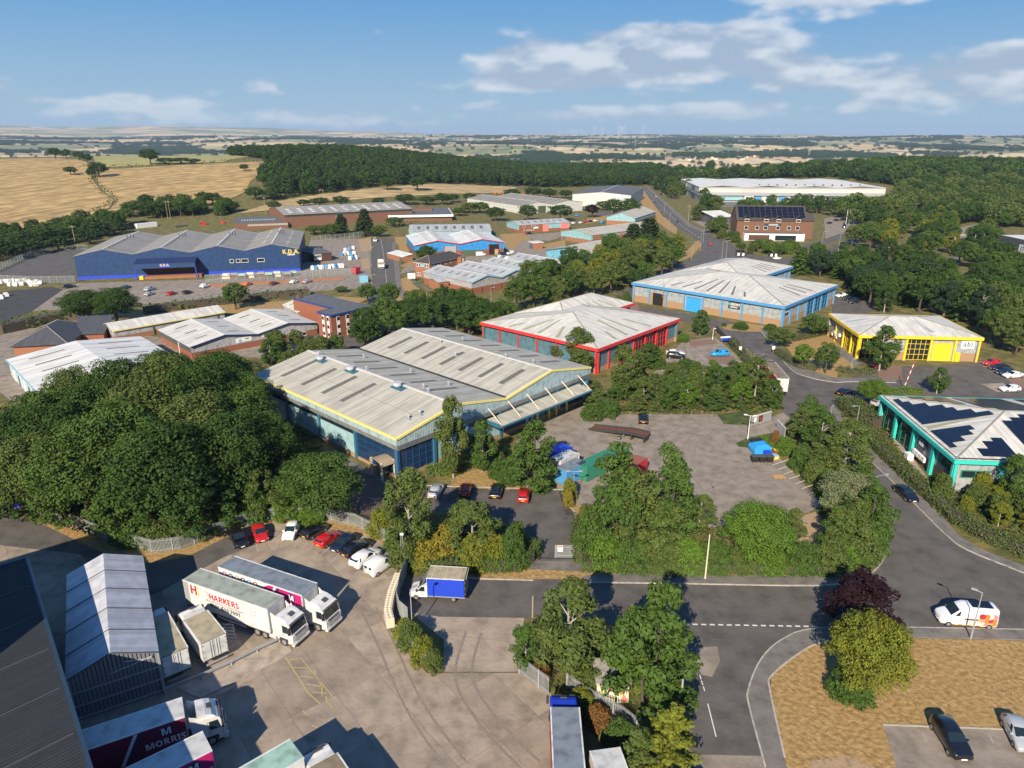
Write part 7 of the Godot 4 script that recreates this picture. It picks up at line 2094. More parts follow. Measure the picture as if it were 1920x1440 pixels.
func model(kind: String, sd: int) -> Dictionary:
	var L := Leaves.new()
	L.r.seed = sd
	var r := L.r
	var t := MB.new()
	var w := 7.0
	match kind:
		"round", "mid":
			var k := 46 if kind == "round" else 24
			w = 8.0
			t.tube(Vector3.ZERO, Vector3(0, 4.5, 0), 0.32, 0.18, 7)
			for i in 6:
				var d := Vector3.FORWARD.rotated(Vector3.UP, TAU * i / 6 + r.randf())
				t.tube(Vector3(0, 2.6 + 0.3 * i, 0), d * 2.4 + Vector3(0, 5.6 + r.randf() * 1.6, 0), 0.13, 0.04, 5, false)
			for i in k:
				var y := 1.0 - 1.75 * (i + 0.5) / k
				var ph := i * 2.39996 + r.randf() * 0.5
				var q := sqrt(maxf(0.0, 1.0 - y * y))
				var rr := r.randf_range(0.68, 1.0)
				var o := Vector3(cos(ph) * q * 3.0 * rr, 5.7 + y * 3.2 * rr, sin(ph) * q * 3.0 * rr)
				L.clump(o, Vector3(1.1, 0.9, 1.1) * r.randf_range(0.75, 1.2), 420 if kind == "round" else 150, 0.115 if kind == "round" else 0.23)
			for i in 8:
				var ph := r.randf() * TAU
				L.clump(Vector3(cos(ph) * 3.4, r.randf_range(3.6, 7.6), sin(ph) * 3.4), Vector3(0.75, 0.6, 0.75), 120 if kind == "round" else 40, 0.115 if kind == "round" else 0.23)
		"birch":
			w = 5.4
			t.tube(Vector3.ZERO, Vector3(0.15, 8.6, 0), 0.17, 0.04, 7)
			for i in 10:
				var d := Vector3.FORWARD.rotated(Vector3.UP, i * 2.4 + r.randf())
				t.tube(Vector3(0.03, 2.2 + 0.6 * i, 0), d * (2.0 - 0.12 * i) + Vector3(0, 3.6 + 0.62 * i, 0), 0.07, 0.02, 5, false)
			for i in 60:
				var y := r.randf_range(1.6, 9.5)
				var q := 2.35 * pow(sin(clampf((y - 0.6) / 9.4, 0.03, 1.0) * PI), 0.7) * r.randf_range(0.45, 1.05)
				var ph := r.randf() * TAU
				L.clump(Vector3(cos(ph) * q, y, sin(ph) * q), Vector3(0.62, 0.8, 0.62), 130, 0.13, 0.1, 0.5)
			for i in 9:
				L.clump(Vector3(0.1, 8.6 + 0.16 * i, 0), Vector3(0.3, 0.4, 0.3), 20, 0.16, 0.1, 0.3)
		"alder":
			w = 6.4
			for g in 3:
				var o := Vector3(r.randf_range(-0.4, 0.4), 0, r.randf_range(-0.4, 0.4)) * g
				var top := Vector3(r.randf_range(-1.4, 1.4) * g * 0.7, 9.3 - 1.4 * g, r.randf_range(-1.4, 1.4) * g * 0.7)
				t.tube(o, top, 0.15, 0.03, 6)
				for i in 26:
					var y := lerpf(1.7, top.y + 0.3, (i + r.randf()) / 26.0)
					var f := (y - 1.2) / (top.y - 1.0)
					var q := 2.6 * sqrt(maxf(0.03, 1.0 - f * f)) * r.randf_range(0.35, 1.05)
					var ph := r.randf() * TAU
					var ax := o.lerp(top, clampf(y / top.y, 0, 1))
					L.clump(Vector3(ax.x + cos(ph) * q, y, ax.z + sin(ph) * q), Vector3(0.72, 0.52, 0.72), 110, 0.165)
		"shrub":
			w = 11.0
			for i in 5:
				t.tube(Vector3.ZERO, Vector3(r.randf_range(-2, 2), 5, r.randf_range(-2, 2)), 0.14, 0.05, 5, false)
			for i in 40:
				var ph := i * 2.4
				var y := 0.08 + 0.86 * (i + 0.5) / 40.0
				var q := sqrt(maxf(0.05, 1.0 - y * y)) * r.randf_range(0.72, 1.0)
				L.clump(Vector3(cos(ph) * q * 4.3, y * 8.4 + r.randf_range(-0.5, 0.8), sin(ph) * q * 4.3), Vector3(1.45, 1.45, 1.45), 150, 0.3)
		"conifer":
			w = 5.0
			t.tube(Vector3.ZERO, Vector3(0, 9.6, 0), 0.2, 0.03, 7)
			for i in 22:
				var y := 0.9 + 8.6 * i / 22.0
				var q := 2.5 * (1.0 - (y - 0.5) / 9.6) + 0.15
				var m := 7 if i < 14 else 5
				for j in m:
					var ph := TAU * j / m + i * 0.7 + r.randf() * 0.4
					for s in 3:
						var f := (s + 1.0) / 3.0
						L.clump(Vector3(cos(ph) * q * f, y - 0.28 * f * q * 0.5, sin(ph) * q * f), Vector3(0.42, 0.22, 0.42), 9, 0.24, 0.3, 0.2)
		"cedar":
			w = 6.0
			t.tube(Vector3.ZERO, Vector3(0, 9.0, 0), 0.22, 0.04, 7)
			for i in 26:
				var y := 1.0 + 8.4 * i / 26.0
				var ph := i * 2.4
				var q := 3.0 * (1.0 - (y - 1.0) / 10.5) * r.randf_range(0.7, 1.05)
				var e := Vector3(cos(ph) * q, y + 0.5, sin(ph) * q)
				t.tube(Vector3(0, y, 0), e, 0.06, 0.02, 4, false)
				for s in 5:
					L.clump(Vector3(0, y, 0).lerp(e, 0.35 + 0.16 * s), Vector3(0.6, 0.28, 0.6), 34, 0.2, 0.4)
		"far":
			w = 8.4
			t.tube(Vector3.ZERO, Vector3(0, 4.0, 0), 0.35, 0.2, 5)
			for i in 15:
				var y := 1.0 - 1.7 * (i + 0.5) / 15.0
				var ph := i * 2.4
				var q := sqrt(maxf(0.0, 1.0 - y * y))
				L.clump(Vector3(cos(ph) * q * 3.0, 5.6 + y * 3.3, sin(ph) * q * 3.0), Vector3(1.5, 1.25, 1.5), 62, 0.46)
		"farcon":
			w = 4.6
			t.tube(Vector3.ZERO, Vector3(0, 5.0, 0), 0.2, 0.1, 5)
			for i in 9:
				var f := i / 9.0
				L.clump(Vector3(0, 1.8 + 7.6 * f, 0), Vector3(2.1 * (1.0 - f * 0.85), 0.8, 2.1 * (1.0 - f * 0.85)), 60 - 5 * i, 0.34, 0.2)
	return {"crown": L.mesh(), "trunk": t.mesh(), "w": w}

func tree_models() -> void:
	for k in {"round": 3, "mid": 3, "birch": 2, "alder": 2, "shrub": 3, "conifer": 1, "cedar": 1, "far": 3, "farcon": 1}:
		TREE[k] = []
	var cnt := {"round": 3, "mid": 3, "birch": 2, "alder": 2, "shrub": 3, "conifer": 1, "cedar": 1, "far": 3, "farcon": 1}
	for k in cnt:
		TREE[k] = []
		for i in cnt[k]:
			TREE[k].append(model(k, 100 + i * 17 + k.length()))

func tree(kind: String, leaf: String, p: Vector2, h: float, w: float, label: String, group := "", nm := "broadleaf_tree") -> Node3D:
	var v: Dictionary = TREE[kind][R.randi() % TREE[kind].size()]
	var s: float = w / v.w
	if nm == "broadleaf_tree" and kind in ["birch", "alder", "cedar", "shrub", "conifer"]:
		nm = kind + ("_tree" if kind != "shrub" else "")
	var o := thing(nm, label, "shrub" if nm == "shrub" else "tree", Transform3D(Basis(Vector3.UP, R.randf() * TAU).scaled_local(Vector3(s, h / 10.0, s)), T3(p)), group)
	mi(o, "trunk", v.trunk, M.bark_pale if kind == "birch" else M.bark)
	mi(o, "crown", v.crown, M[leaf])
	return o

func trees(kind: String, leaf, rows: Array, label: String, group := "", nm := "broadleaf_tree") -> void:
	for i in range(0, rows.size(), 4):
		tree(kind, leaf if leaf is String else leaf[(i / 4) % leaf.size()], Vector2(rows[i], rows[i + 1]), rows[i + 2], rows[i + 3], label, group, nm)

func scatter(kinds: Array, leaf: Array, poly: PackedVector2Array, gap: float, h0: float, h1: float, ratio: float, label: String, group: String, nm := "broadleaf_tree", most := 80) -> void:
	var lo := poly[0]
	var hi := poly[0]
	for p in poly:
		lo = lo.min(p)
		hi = hi.max(p)
	var got := PackedVector2Array()
	for t in most * 30:
		if got.size() >= most:
			break
		var p := Vector2(R.randf_range(lo.x, hi.x), R.randf_range(lo.y, hi.y))
		if not Geometry2D.is_point_in_polygon(p, poly):
			continue
		var ok := true
		for q in got:
			if q.distance_to(p) < gap:
				ok = false
				break
		if ok:
			got.append(p)
	for p in got:
		var h := R.randf_range(h0, h1)
		var lf: String = leaf[R.randi() % leaf.size()]
		var kd: String = kinds[R.randi() % kinds.size()]
		var f := (h - h0) / (h1 - h0)
		var desc: String = ["short ", "mid-height ", "tall "][mini(2, int(f * 3.0))] + TINT[lf] + " " + FORM[kd] + " " + label
		tree(kd, lf, p, h, h * ratio * R.randf_range(0.85, 1.2), desc, group, nm)

func hedge(label: String, path: PackedVector2Array, w: float, h: float, leaf: String, dens := 34.0, s := 0.17, y0 := 0.0) -> void:
	var L := Leaves.new()
	L.r.seed = int(path[0].x * 10.0) + 9
	var len := 0.0
	for i in path.size() - 1:
		var a := path[i]
		var d := path[i + 1] - a
		var l := d.length()
		var u := d / l
		var q := u.orthogonal()
		var per := 2.0 * h + w
		for k in int(l * per * dens / (s / 0.17) / (s / 0.17)):
			var t := L.r.randf() * per
			var bulge := 1.0 + 0.12 * sin((len + L.r.randf() * l) * 1.3)
			var off: Vector3
			var nn: Vector3
			if t < h:
				off = V3(q * w / 2 * bulge, t)
				nn = V3(q)
			elif t < 2 * h:
				off = V3(-q * w / 2 * bulge, t - h)
				nn = V3(-q)
			else:
				off = V3(q * (t - 2 * h - w / 2), h * bulge)
				nn = Vector3.UP
			L.leaf(V3(a + u * L.r.randf() * l) + off + Vector3(L.r.randfn(), L.r.randfn(), L.r.randfn()) * 0.12 + Vector3.UP * (y0 + T3(a).y), nn, s, Color(1, 1, 1))
		len += l
	var o := thing("hedge", label, "hedge")
	var b := MB.new()
	band(b, path, w * 0.72, 0.0, h * 0.82)
	if y0 == 0.0 and T3(path[0]).y == 0.0:
		put(o, "stems", b, M.bark)
	mi(o, "foliage", L.mesh(), M[leaf])

func cover(nm: String, label: String, poly: PackedVector2Array, h: float, leaf: String, dens: float, s: float) -> void:
	var L := Leaves.new()
	L.r.seed = int(absf(poly[0].x) * 7.0) + 3
	var f := FastNoiseLite.new()
	f.seed = 8
	f.frequency = 0.12
	var lo := poly[0]
	var hi := poly[0]
	for p in poly:
		lo = lo.min(p)
		hi = hi.max(p)
	var n := int((hi.x - lo.x) * (hi.y - lo.y) * dens)
	for i in n:
		var p := Vector2(L.r.randf_range(lo.x, hi.x), L.r.randf_range(lo.y, hi.y))
		if Geometry2D.is_point_in_polygon(p, poly):
			var k := clampf(0.55 + f.get_noise_2d(p.x, p.y) * 1.6, 0.08, 1.3)
			L.leaf(V3(p, h * k * L.r.randf_range(0.55, 1.05)), Vector3.UP, s, Color(1, 1, 1) * clampf(0.8 + 0.5 * f.get_noise_2d(p.x * 3.0 + 40.0, p.y * 3.0), 0.55, 1.25))
	var o := mi(self, nm, L.mesh(), M[leaf])
	tag(o, label, "undergrowth", "", "stuff")

func wood(nm: String, label: String, spots: Array, kinds: Array, leaf: Array, h0: float, h1: float, ratio: float) -> void:
	for k in kinds.size():
		var mm := MultiMesh.new()
		mm.transform_format = MultiMesh.TRANSFORM_3D
		mm.use_colors = false
		var v: Dictionary = TREE[kinds[k]][k % TREE[kinds[k]].size()]
		mm.mesh = v.crown
		var mine := []
		for i in range(k, spots.size(), kinds.size()):
			mine.append(spots[i])
		mm.instance_count = mine.size()
		for i in mine.size():
			var h := R.randf_range(h0, h1)
			var s: float = h * ratio / v.w * R.randf_range(0.85, 1.25)
			mm.set_instance_transform(i, Transform3D(Basis(Vector3.UP, R.randf() * TAU).scaled_local(Vector3(s, h / 10.0, s)), T3(mine[i]) + Vector3.DOWN * h * 0.12))
		var o := MultiMeshInstance3D.new()
		o.name = nm
		o.multimesh = mm
		o.material_override = M[leaf[k % leaf.size()]]
		add_child(o, true)
		tag(o, label, "woodland", "", "stuff")

func fill(poly: PackedVector2Array, gap: float) -> Array:
	var lo := poly[0]
	var hi := poly[0]
	for p in poly:
		lo = lo.min(p)
		hi = hi.max(p)
	var out := []
	var x := lo.x
	while x < hi.x:
		var z := lo.y
		while z < hi.y:
			var p := Vector2(x + R.randf_range(-0.45, 0.45) * gap, z + R.randf_range(-0.45, 0.45) * gap)
			if Geometry2D.is_point_in_polygon(p, poly):
				out.append(p)
			z += gap
		x += gap
	return out

func planting() -> void:
	tree_models()
	var G := "trees of the dense clump beside the lorry yard"
	trees("round", ["leaf_dark", "leaf_mid", "leaf_olive", "leaf_dark"], [-46.79,-85.8,17.46,16.58,-58.62,-87.2,16.13,14.94,-66.7,-89.4,14.44,12.96,-40.2,-92,16.56,13.66,-36.03,-97.4,14.05,9.01,-55.27,-91.7,18.64,15.57,-47.15,-96.6,17.68,15.44,-67.5,-96.6,16.04,14.63,-74,-96.6,14.8,13.01,-43.1,-104.7,15.67,13.06,-56.57,-102.8,18.48,15.43,-66.7,-105.7,16.65,14.92,-52.07,-111.9,17.35,14.75,-74.6,-105.7,15.33,13.16,-59.05,-114.2,18.07,14.06,-68.7,-116.4,16.44,14.3,-53.3,-123.8,15.7,14.08,-47.13,-117.6,13.65,10.58,-76.3,-116.4,15,11.44,-65.6,-126.5,15.44,13.32], "tall dark green broadleaf tree in the dense clump beside the lorry yard", G)
	trees("alder", ["leaf_dark", "leaf_mid"], [-42,-85.8,12.13,9.58,-53.57,-85.4,10.77,8.81,-49.4,-85.1,10.12,8.05,-62.4,-88,9.54,8.27,-71.3,-89.4,11.26,9.15,-37.36,-91.7,9.4,7.01,-51.03,-101.9,18.78,7.65], "smaller upright tree along the fence side of the dense clump", "upright trees of the dense clump")
	trees("shrub", ["leaf_mid", "leaf_olive"], [-51.28,-83.8,4.49,6.5,-45.08,-84.5,4.52,5.82,-39.85,-88,3.81,5.26,-47.67,-83.8,4.09,5.78,-36.59,-89.4,6.36,5.34,-42.08,-85.1,4.13,4.39], "leafy undergrowth bush behind the yard's slatted fence", "bushes behind the yard fence", "shrub")
	trees("round", "leaf_mid", [-27.06,-89.4,10.78,13.34], "round-headed green tree between the yard fence and the glazed corner")
	trees("birch", "leaf_olive", [-36.08,-90.2,7.64,6.52], "slim olive tree against the dense clump by the yard fence")
	trees("shrub", "leaf_bright", [-32.24,-90.2,3.44,5.37,-28.47,-89,3.25,4.55], "bright green bush at the foot of the round-headed tree", "bushes under the round-headed tree", "shrub")
	trees("birch", "leaf_olive", [-13.12,-79.3,12.99,7.25], "weeping birch shading the silver saloon")
	trees("shrub", ["leaf_yellow", "leaf_mid", "leaf_gold", "leaf_olive"], [-17.68,-85.8,4.16,5.16,-15.23,-81.8,3.63,4.25,-8.98,-79.3,5.11,6.22,-7.79,-81.8,4.82,4.96,-2.05,-78.1,4.68,4.09,0,-77.9,5.97,4.08,-10.89,-77.9,4.06,4.76,-13.61,-77.9,4.83,4.76,-4.76,-77.9,4.44,5.44,0.7,-80.6,5.16,3.15], "garden shrub in the bed between the drive and the fence", "shrubs of the bed beside the drive", "shrub")
	trees("birch", "leaf_olive", [-5.21,-79.9,8.21,7.64], "bushy olive birch in the bed beside the drive")
	hedge("clipped hedge along the kerb beside the gated drive", P([-13.61,-77.9,-10.83,-77.4,-5.42,-77.4,0,-77.4,2.07,-79.1,2.83,-81.8]), 2.4, 1.9, "leaf_mid", 30.0)
	trees("birch", "leaf_olive", [-9.43,-102.8,13.72,5.83], "tall birch in front of the pale blue gable")
	trees("birch", "leaf_mid", [-4.79,-104.7,8.93,5.22], "shorter birch beside the tall birch at the pale blue gable")
	trees("alder", "leaf_mid", [3.49,-99.2,11.83,8.98], "bushy alder between the dry lawn and the containers")
	hedge("low green hedge under the birches by the warehouse", P([-13.82,-103.8,-10.45,-104.7,-7.13,-107.7,-3.2,-110.9,-0.92,-111.9]), 2.2, 1.2, "leaf_bright", 30.0)
	trees("shrub", "leaf_yellow", [-9.53,-104.2,2.2,2.6], "yellow leaved bush below the tall birch", "", "shrub")
	trees("shrub", "leaf_mid", [-1.71,-102.8,3.3,5.14,0,-101,2.8,5.06,4.54,-98.3,2.75,4.13,15.51,-127.8,3.32,5.17,18.79,-129.2,3.9,5.22], "rounded green bush beside the warehouse", "bushes beside the warehouse", "shrub")
	trees("shrub", ["leaf_yellow", "leaf_gold"], [8.71,-95.7,3.76,2.58,8.37,-93.3,3.09,1.89], "golden yellow bush at the lamp beside the containers", "golden bushes by the containers", "shrub")
	trees("alder", "leaf_mid", [13.55,-82.5,15.17,9.62,20.45,-83.1,14.88,9.33], "tall twin-topped alder before the worn car park", "tall alders before the worn car park")
	trees("alder", "leaf_olive", [16.44,-80.6,11.64,10.49], "broad alder filling the gap between the tall alders")
	trees("birch", "leaf_olive", [25.79,-85.8,5.79,4.57], "slim olive tree next to the white road post")
	trees("round", "leaf_bright", [31.03,-78.1,9.36,9.89], "bright green domed tree above the roadside hedge")
	trees("birch", "leaf_olive", [36.98,-81.8,6,3.54], "pale thin birch beside the bright domed tree")
	trees("shrub", ["leaf_mid", "leaf_olive", "leaf_bright"], [10.08,-79.9,6.68,4.86,10.32,-85.8,4.97,3.68,11.94,-78.1,4.68,5.46,15.31,-77.9,4.44,6.12,19,-77.6,4.21,6.11,22.4,-77.6,4.21,5.43,25.79,-77.6,3.82,5.43,29.11,-77.4,3.58,4.74,32.42,-77.2,3.73,5.4,36.47,-77.2,4.11,5.4,39.95,-77.4,4.35,5.42,43.24,-78.7,4.32,5.49], "shrub of the tangled hedge bank along the estate road", "shrubs of the roadside hedge bank", "shrub")
	hedge("rough hedge bank along the estate road", P([8.87,-78.1,14.9,-77.4,22.29,-77.2,29.72,-77.2,39.08,-76.9,42.86,-77.9]), 3.2, 1.6, "leaf_mid", 26.0)
	hedge("ivy-grown hedge beside the sliding gate", P([8.92,-78.7,8.97,-83.1,9.77,-88]), 2.0, 2.0, "leaf_olive", 26.0)
	trees("alder", "leaf_mid", [54.03,-120,7.82,7.05], "upright tree at the worn car park's entrance")
	trees("birch", ["leaf_olive", "leaf_mid"], [52.33,-101,10.48,8.44,52.12,-109.8,8.29,7.25,51.49,-116.4,6.65,5.24], "drooping tree in the belt beside the bend", "drooping trees beside the bend")
	trees("round", "leaf_silver", [46.47,-88,8.9,7.89], "pale silvery willow in the belt beside the bend")
	trees("alder", ["leaf_mid", "leaf_olive"], [47.41,-82.5,9.53,7.49,43.78,-79.9,8.59,7.64,41.96,-80.6,7.1,5.6,49.37,-101,8.26,6.75,50.6,-91.7,7.73,6.23], "bushy green tree in the belt beside the bend", "bushy trees beside the bend")
	trees("shrub", ["leaf_mid", "leaf_olive"], [47.39,-105.7,4.79,4.39,47.68,-101,4.64,4.22,47.8,-96.6,4.5,4.06,46.7,-91.7,4.77,3.89,47.86,-81.2,4.8,4.22,45.3,-78.7,4.32,4.8,43.55,-77.9,4.06,4.08,41.87,-78.7,4.32,4.12], "shrub at the foot of the belt beside the bend", "shrubs beside the bend", "shrub")
	trees("shrub", "leaf_rust", [46.75,-116,2.78,1.52], "rust coloured bush by the blue bin", "", "shrub")
	trees("shrub", "leaf_bright", [44.43,-115.3,2.06,2.84,47,-111.9,3.21,3.69,44.61,-113,1.72,2.79], "bright green bush behind the blue bin", "bushes behind the blue bin", "shrub")
	scatter(["shrub", "birch", "shrub", "alder"], ["leaf_mid", "leaf_olive", "leaf_bright", "leaf_olive"], P([16.02,-132.6,25.91,-148.1,39.19,-154.8,52.9,-155.5,59,-153.6,56.45,-139.7,54.47,-132.6,46.99,-132.6,40.8,-131.5,20.06,-130.9]), 4.6, 3.0, 6.5, 0.85, "along the back of the worn car park", "thicket behind the worn car park", "shrub", 60)
	trees("birch", "leaf_olive", [23.7,-139.7,11.28,7.83,15.73,-159.5,9.73,7.55,50.86,-139.7,8.77,6.71], "birch between the warehouse and the red unit", "birches by the red unit")
	trees("mid", "leaf_olive", [5.4,-172.6,4.2,6.48,15.82,-153.6,6.96,6.08,0,-182.4,4.68,8.52,11.59,-163.7,5.35,5.15], "small round tree against the red unit's wall", "small trees along the red unit")
	trees("birch", "leaf_mid", [32.09,-159.5,5.88,7.55], "leafy tree at the red unit's front corner")
	cover("shrubbery", "low mixed planting round the worn car park", P([14.95,-132.6,26.19,-149.9,39.37,-155.5,53.13,-156.3,59.61,-153.6,54.47,-132.1,46.28,-130.3,40.49,-130.3,19.25,-130.3]), 1.6, "leaf_mid", 10.0, 0.28)
	cover("shrubbery", "low ground cover along the roadside bank", P([9.43,-85.8,14.19,-87.2,25.05,-85.8,39.1,-88,38.35,-82.1,41.62,-83.1,47.37,-93.3,47,-111.9,52.39,-118.8,51.34,-105.7,52.87,-94.9,50.47,-85.8,47.56,-80.6,42.55,-77.2,29.64,-76.9,16.17,-76.9,8.78,-77.2]), 1.0, "leaf_olive", 9.0, 0.24)
	cover("shrubbery", "low ground cover in the bed beside the drive", P([-19.55,-88,-15.79,-93.3,-12.37,-90.9,-4.61,-90.2,0,-87.2,2.83,-81.8,2.03,-77.2,-6.06,-76.9,-12.83,-77.2,-14.88,-81.8]), 0.9, "leaf_olive", 9.0, 0.24)
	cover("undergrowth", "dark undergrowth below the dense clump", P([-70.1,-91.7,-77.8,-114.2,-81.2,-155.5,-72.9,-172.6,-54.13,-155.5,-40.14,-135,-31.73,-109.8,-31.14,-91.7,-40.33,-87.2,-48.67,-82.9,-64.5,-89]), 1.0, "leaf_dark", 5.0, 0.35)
	trees("birch", "leaf_olive", [5.68,-58.23,11.32,8.12], "broad olive birch beside the timber pole at the yard gate")
	trees("birch", "leaf_mid", [1.37,-58.99,5.92,3.28], "small dark tree under the broad birch at the gate")
	trees("alder", "leaf_mid", [13.21,-52.98,15.37,8.82], "tall leafy alder between the gate fence and the side road")
	trees("alder", "leaf_bright", [11.68,-56.75,9.49,5.31], "second leader-stemmed alder leaning over the mural hut")
	trees("cedar", "leaf_yellow", [13.12,-45.67,8,6.33], "yellow-green cedar beside the side road")
	trees("cedar", "leaf_olive", [10.55,-45.15,6.31,4.94], "olive cedar next to the yellow-green cedar")
	trees("shrub", ["leaf_yellow", "leaf_olive", "leaf_rust", "leaf_mid"], [6.65,-53.97,2.55,3.07,7.89,-56.04,3.24,2.63,7.96,-52.01,2.5,2.98,9.6,-49.57,3.05,3.36,10.2,-61.8,1.72,2.27,8.09,-60.5,2.37,2.23,2.98,-58.23,1.99,2.17], "low shrub on the bank behind the gate fence", "shrubs behind the gate fence", "shrub")
	trees("shrub", ["leaf_olive", "leaf_yellow"], [-10.76,-62.6,3.44,3.55,-9.19,-60.4,3.17,3.45,-7.97,-59.37,2.68,2.47,-11.63,-63.9,2.79,2.91], "green and yellow bush on the gate island", "bushes of the gate island", "shrub")
	cover("undergrowth", "tangled low growth round the mural hut", P([1.39,-60.5,5.29,-64.7,8.81,-64.7,14.03,-64.3,18.31,-63.9,15.1,-48.4,8.97,-48.4,6.59,-53.31,3.72,-56.75]), 0.6, "leaf_olive", 8.0, 0.22)
	trees("alder", "leaf_purple", [38.1,-65.2,8.06,8.27], "dark purple leaved tree at the junction")
	trees("round", "leaf_yellow", [34.21,-55.2,10.19,8.58], "yellow-green maple on the dry lawn")
	trees("shrub", "leaf_mid", [32.45,-55.68,4.18,3.66,39.01,-59.37,3.99,2.47,33.34,-55.34,2.58,4.17], "green bush tucked under the yellow-green maple", "bushes under the maple", "shrub")
	cover("grass", "dry straw tufts over the parched lawn", P([42.48,-64,56.15,-63.5,63.3,-63,53.98,-51.08,34.88,-52.14,34.11,-45.15,24.23,-45.15,24.25,-48.4,25.81,-56.47,26.64,-58.23,30.2,-61.2,33.37,-63,37.05,-63.5]), 0.1, "straw", 20.0, 0.07)
	cover("grass", "dry straw tufts along the yard verge", P([-60.4,-85.8,-48.1,-79.8,-42.88,-81.1,-39.09,-86.5,-32.68,-89.9,-24.55,-87.8,-19.26,-86.4,-15.11,-81.1,-20.16,-87.2,-26.02,-89.9,-33.77,-90.2,-39.35,-87.2,-44.92,-82.5,-48.84,-81.3]), 0.1, "straw", 20.0, 0.07)
	hedge("clipped hedge on the inside of the bend before the teal unit", P([68.1,-135,67.4,-130.6,68.1,-126.5,69.4,-123.8]), 4.6, 2.0, "leaf_olive", 30.0)
	hedge("long low hedge along the pavement of the bend", P([64.8,-122.5,64.1,-113,63.6,-103.2,63.4,-96.6,63.3,-89.4,64.7,-84.5,67.4,-79.9]), 2.6, 1.3, "leaf_olive", 28.0)
	scatter(["shrub", "shrub", "birch"], ["leaf_olive", "leaf_yellow", "leaf_mid"], P([64.4,-99.2,67.5,-101,75.1,-101,83.3,-101.9,70.4,-81.2,66.3,-85.8,64.3,-92.5]), 3.0, 2.0, 4.2, 1.0, "in the bank before the teal unit's end wall", "shrubs before the teal unit", "shrub", 40)
	trees("birch", "leaf_mid", [73.8,-93.3,8.24,5.53], "weeping tree shading the teal unit's corner")
	cover("shrubbery", "low ground cover beside the bend hedge", P([67.4,-130.6,70.7,-126.5,65.4,-101,82.7,-101,69.1,-79.3,62.9,-85.1,62,-94.1,63.1,-110.9]), 0.9, "leaf_olive", 9.0, 0.22)
	trees("round", "leaf_bright", [72.9,-135,5.96,6.73], "small bright maple by the teal unit's corner")
	trees("birch", "leaf_mid", [90.2,-141.9,5.72,4.76], "slender young tree in the yellow unit's yard")
	hedge("low hedge between the yellow unit's yard and the teal unit", P([78.5,-141.3,84.4,-142.9,87,-141.3]), 1.6, 1.0, "leaf_bright")
	trees("birch", "leaf_mid", [85.6,-157.5,10.64,7.96], "dense upright tree before the yellow glazing")
	trees("mid", ["leaf_bright", "leaf_mid"], [68,-158.7,6.76,5.26,72.2,-155.5,7.91,5.9], "small maple on the lawn beside the estate road", "small maples on the lawn")
	trees("mid", ["leaf_olive", "leaf_mid"], [68.9,-176.4,5.96,7.99,81.9,-186.6,6.54,8.41], "small spreading tree between the blue and yellow units", "spreading trees between the blue and yellow units")
	trees("birch", "leaf_mid", [51.59,-188.8,6.9,5.57], "young tree at the red unit's car park entrance")
	for q in [[P([66.9,-172.6,67,-163.7,67.9,-159.5,70.9,-157.5]), "hedge along the pavement below the small maples"], [P([75.9,-157.5,79,-154.8,83.7,-155.5]), "hedge round the corner of the yellow unit's lawn"], [P([58.24,-182.4,57.08,-167.1,56.37,-159.5]), "hedge beside the red unit's car park"], [P([73.9,-182.4,83.1,-187.7,89.4,-192.2]), "low hedge behind the spreading trees"], [P([42.15,-159.5,46.75,-155.5,52.9,-155.5]), "hedge at the red unit's car park end"], [P([35.23,-159.5,41.52,-159.5]), "hedge before the red glazing"]]:
		hedge(q[1], q[0], 2.2, 1.1, "leaf_olive", 20.0, 0.22)
	trees("shrub", "leaf_mid", [64.8,-195.6,1.87,5.45,72.6,-193.3,2.16,4.49,60.8,-198,1.1,1.84], "clipped round bush before the blue unit", "clipped bushes before the blue unit", "shrub")
	trees("shrub", ["leaf_mid", "leaf_bright"], [33.97,-159.5,3.29,5.03,45.45,-182.4,2.2,4.26,40.89,-159.5,2.37,5.03,53.51,-155.5,2.58,4.92], "bush in the red unit's car park bed", "bushes of the red unit's car park", "shrub")
	scatter(["round", "mid", "mid"], ["leaf_dark", "leaf_mid", "leaf_dark"], P([-42.39,-168.9,-39.57,-188.8,-28.51,-205.5,-16.31,-212.1,-4.75,-205.5,0,-193.3,-8.52,-182.4,-16.38,-192.2,-26.24,-187.7,-35.56,-174.9]), 5.0, 8.0, 11.0, 0.9, "in the belt behind the warehouse", "trees of the belt behind the warehouse", "broadleaf_tree", 30)
	scatter(["mid", "birch"], ["leaf_olive", "leaf_mid"], P([-61.7,-159.5,-59.43,-172.6,-48.63,-172.6,-42.39,-168.9,-45.3,-159.5,-51.67,-155.5]), 5.0, 5.0, 7.0, 0.9, "between the dense clump and the grey gabled unit", "trees behind the clump", "broadleaf_tree", 14)
	scatter(["mid", "mid", "birch", "mid"], ["leaf_mid", "leaf_olive", "leaf_dark", "leaf_yellow"], P([0,-212.1,4.7,-247.5,20.56,-272.3,31.75,-302.2,54.37,-330.9,74.9,-323.2,65.2,-283.5,40.69,-243,26.88,-219.1,11.69,-217.7]), 6.0, 8.0, 13.0, 0.8, "in the belt below the old estate", "trees of the belt below the old estate", "broadleaf_tree", 52)
	scatter(["mid", "shrub"], ["leaf_olive", "leaf_mid"], P([-6.33,-205.5,0,-212.1,16.55,-215.6,28.14,-215.6,39.37,-234.5,35.83,-222.8,15.84,-205.5,6.24,-202.3]), 5.0, 3.0, 5.5, 1.0, "along the back of the red unit", "young trees behind the red unit", "broadleaf_tree", 26)
	trees("conifer", "needle", [54.39,-323.2,15.41,14.5,64.5,-338.9,16.08,17.7], "dark conifer above the belt by the main road", "dark conifers by the main road", "conifer_tree")
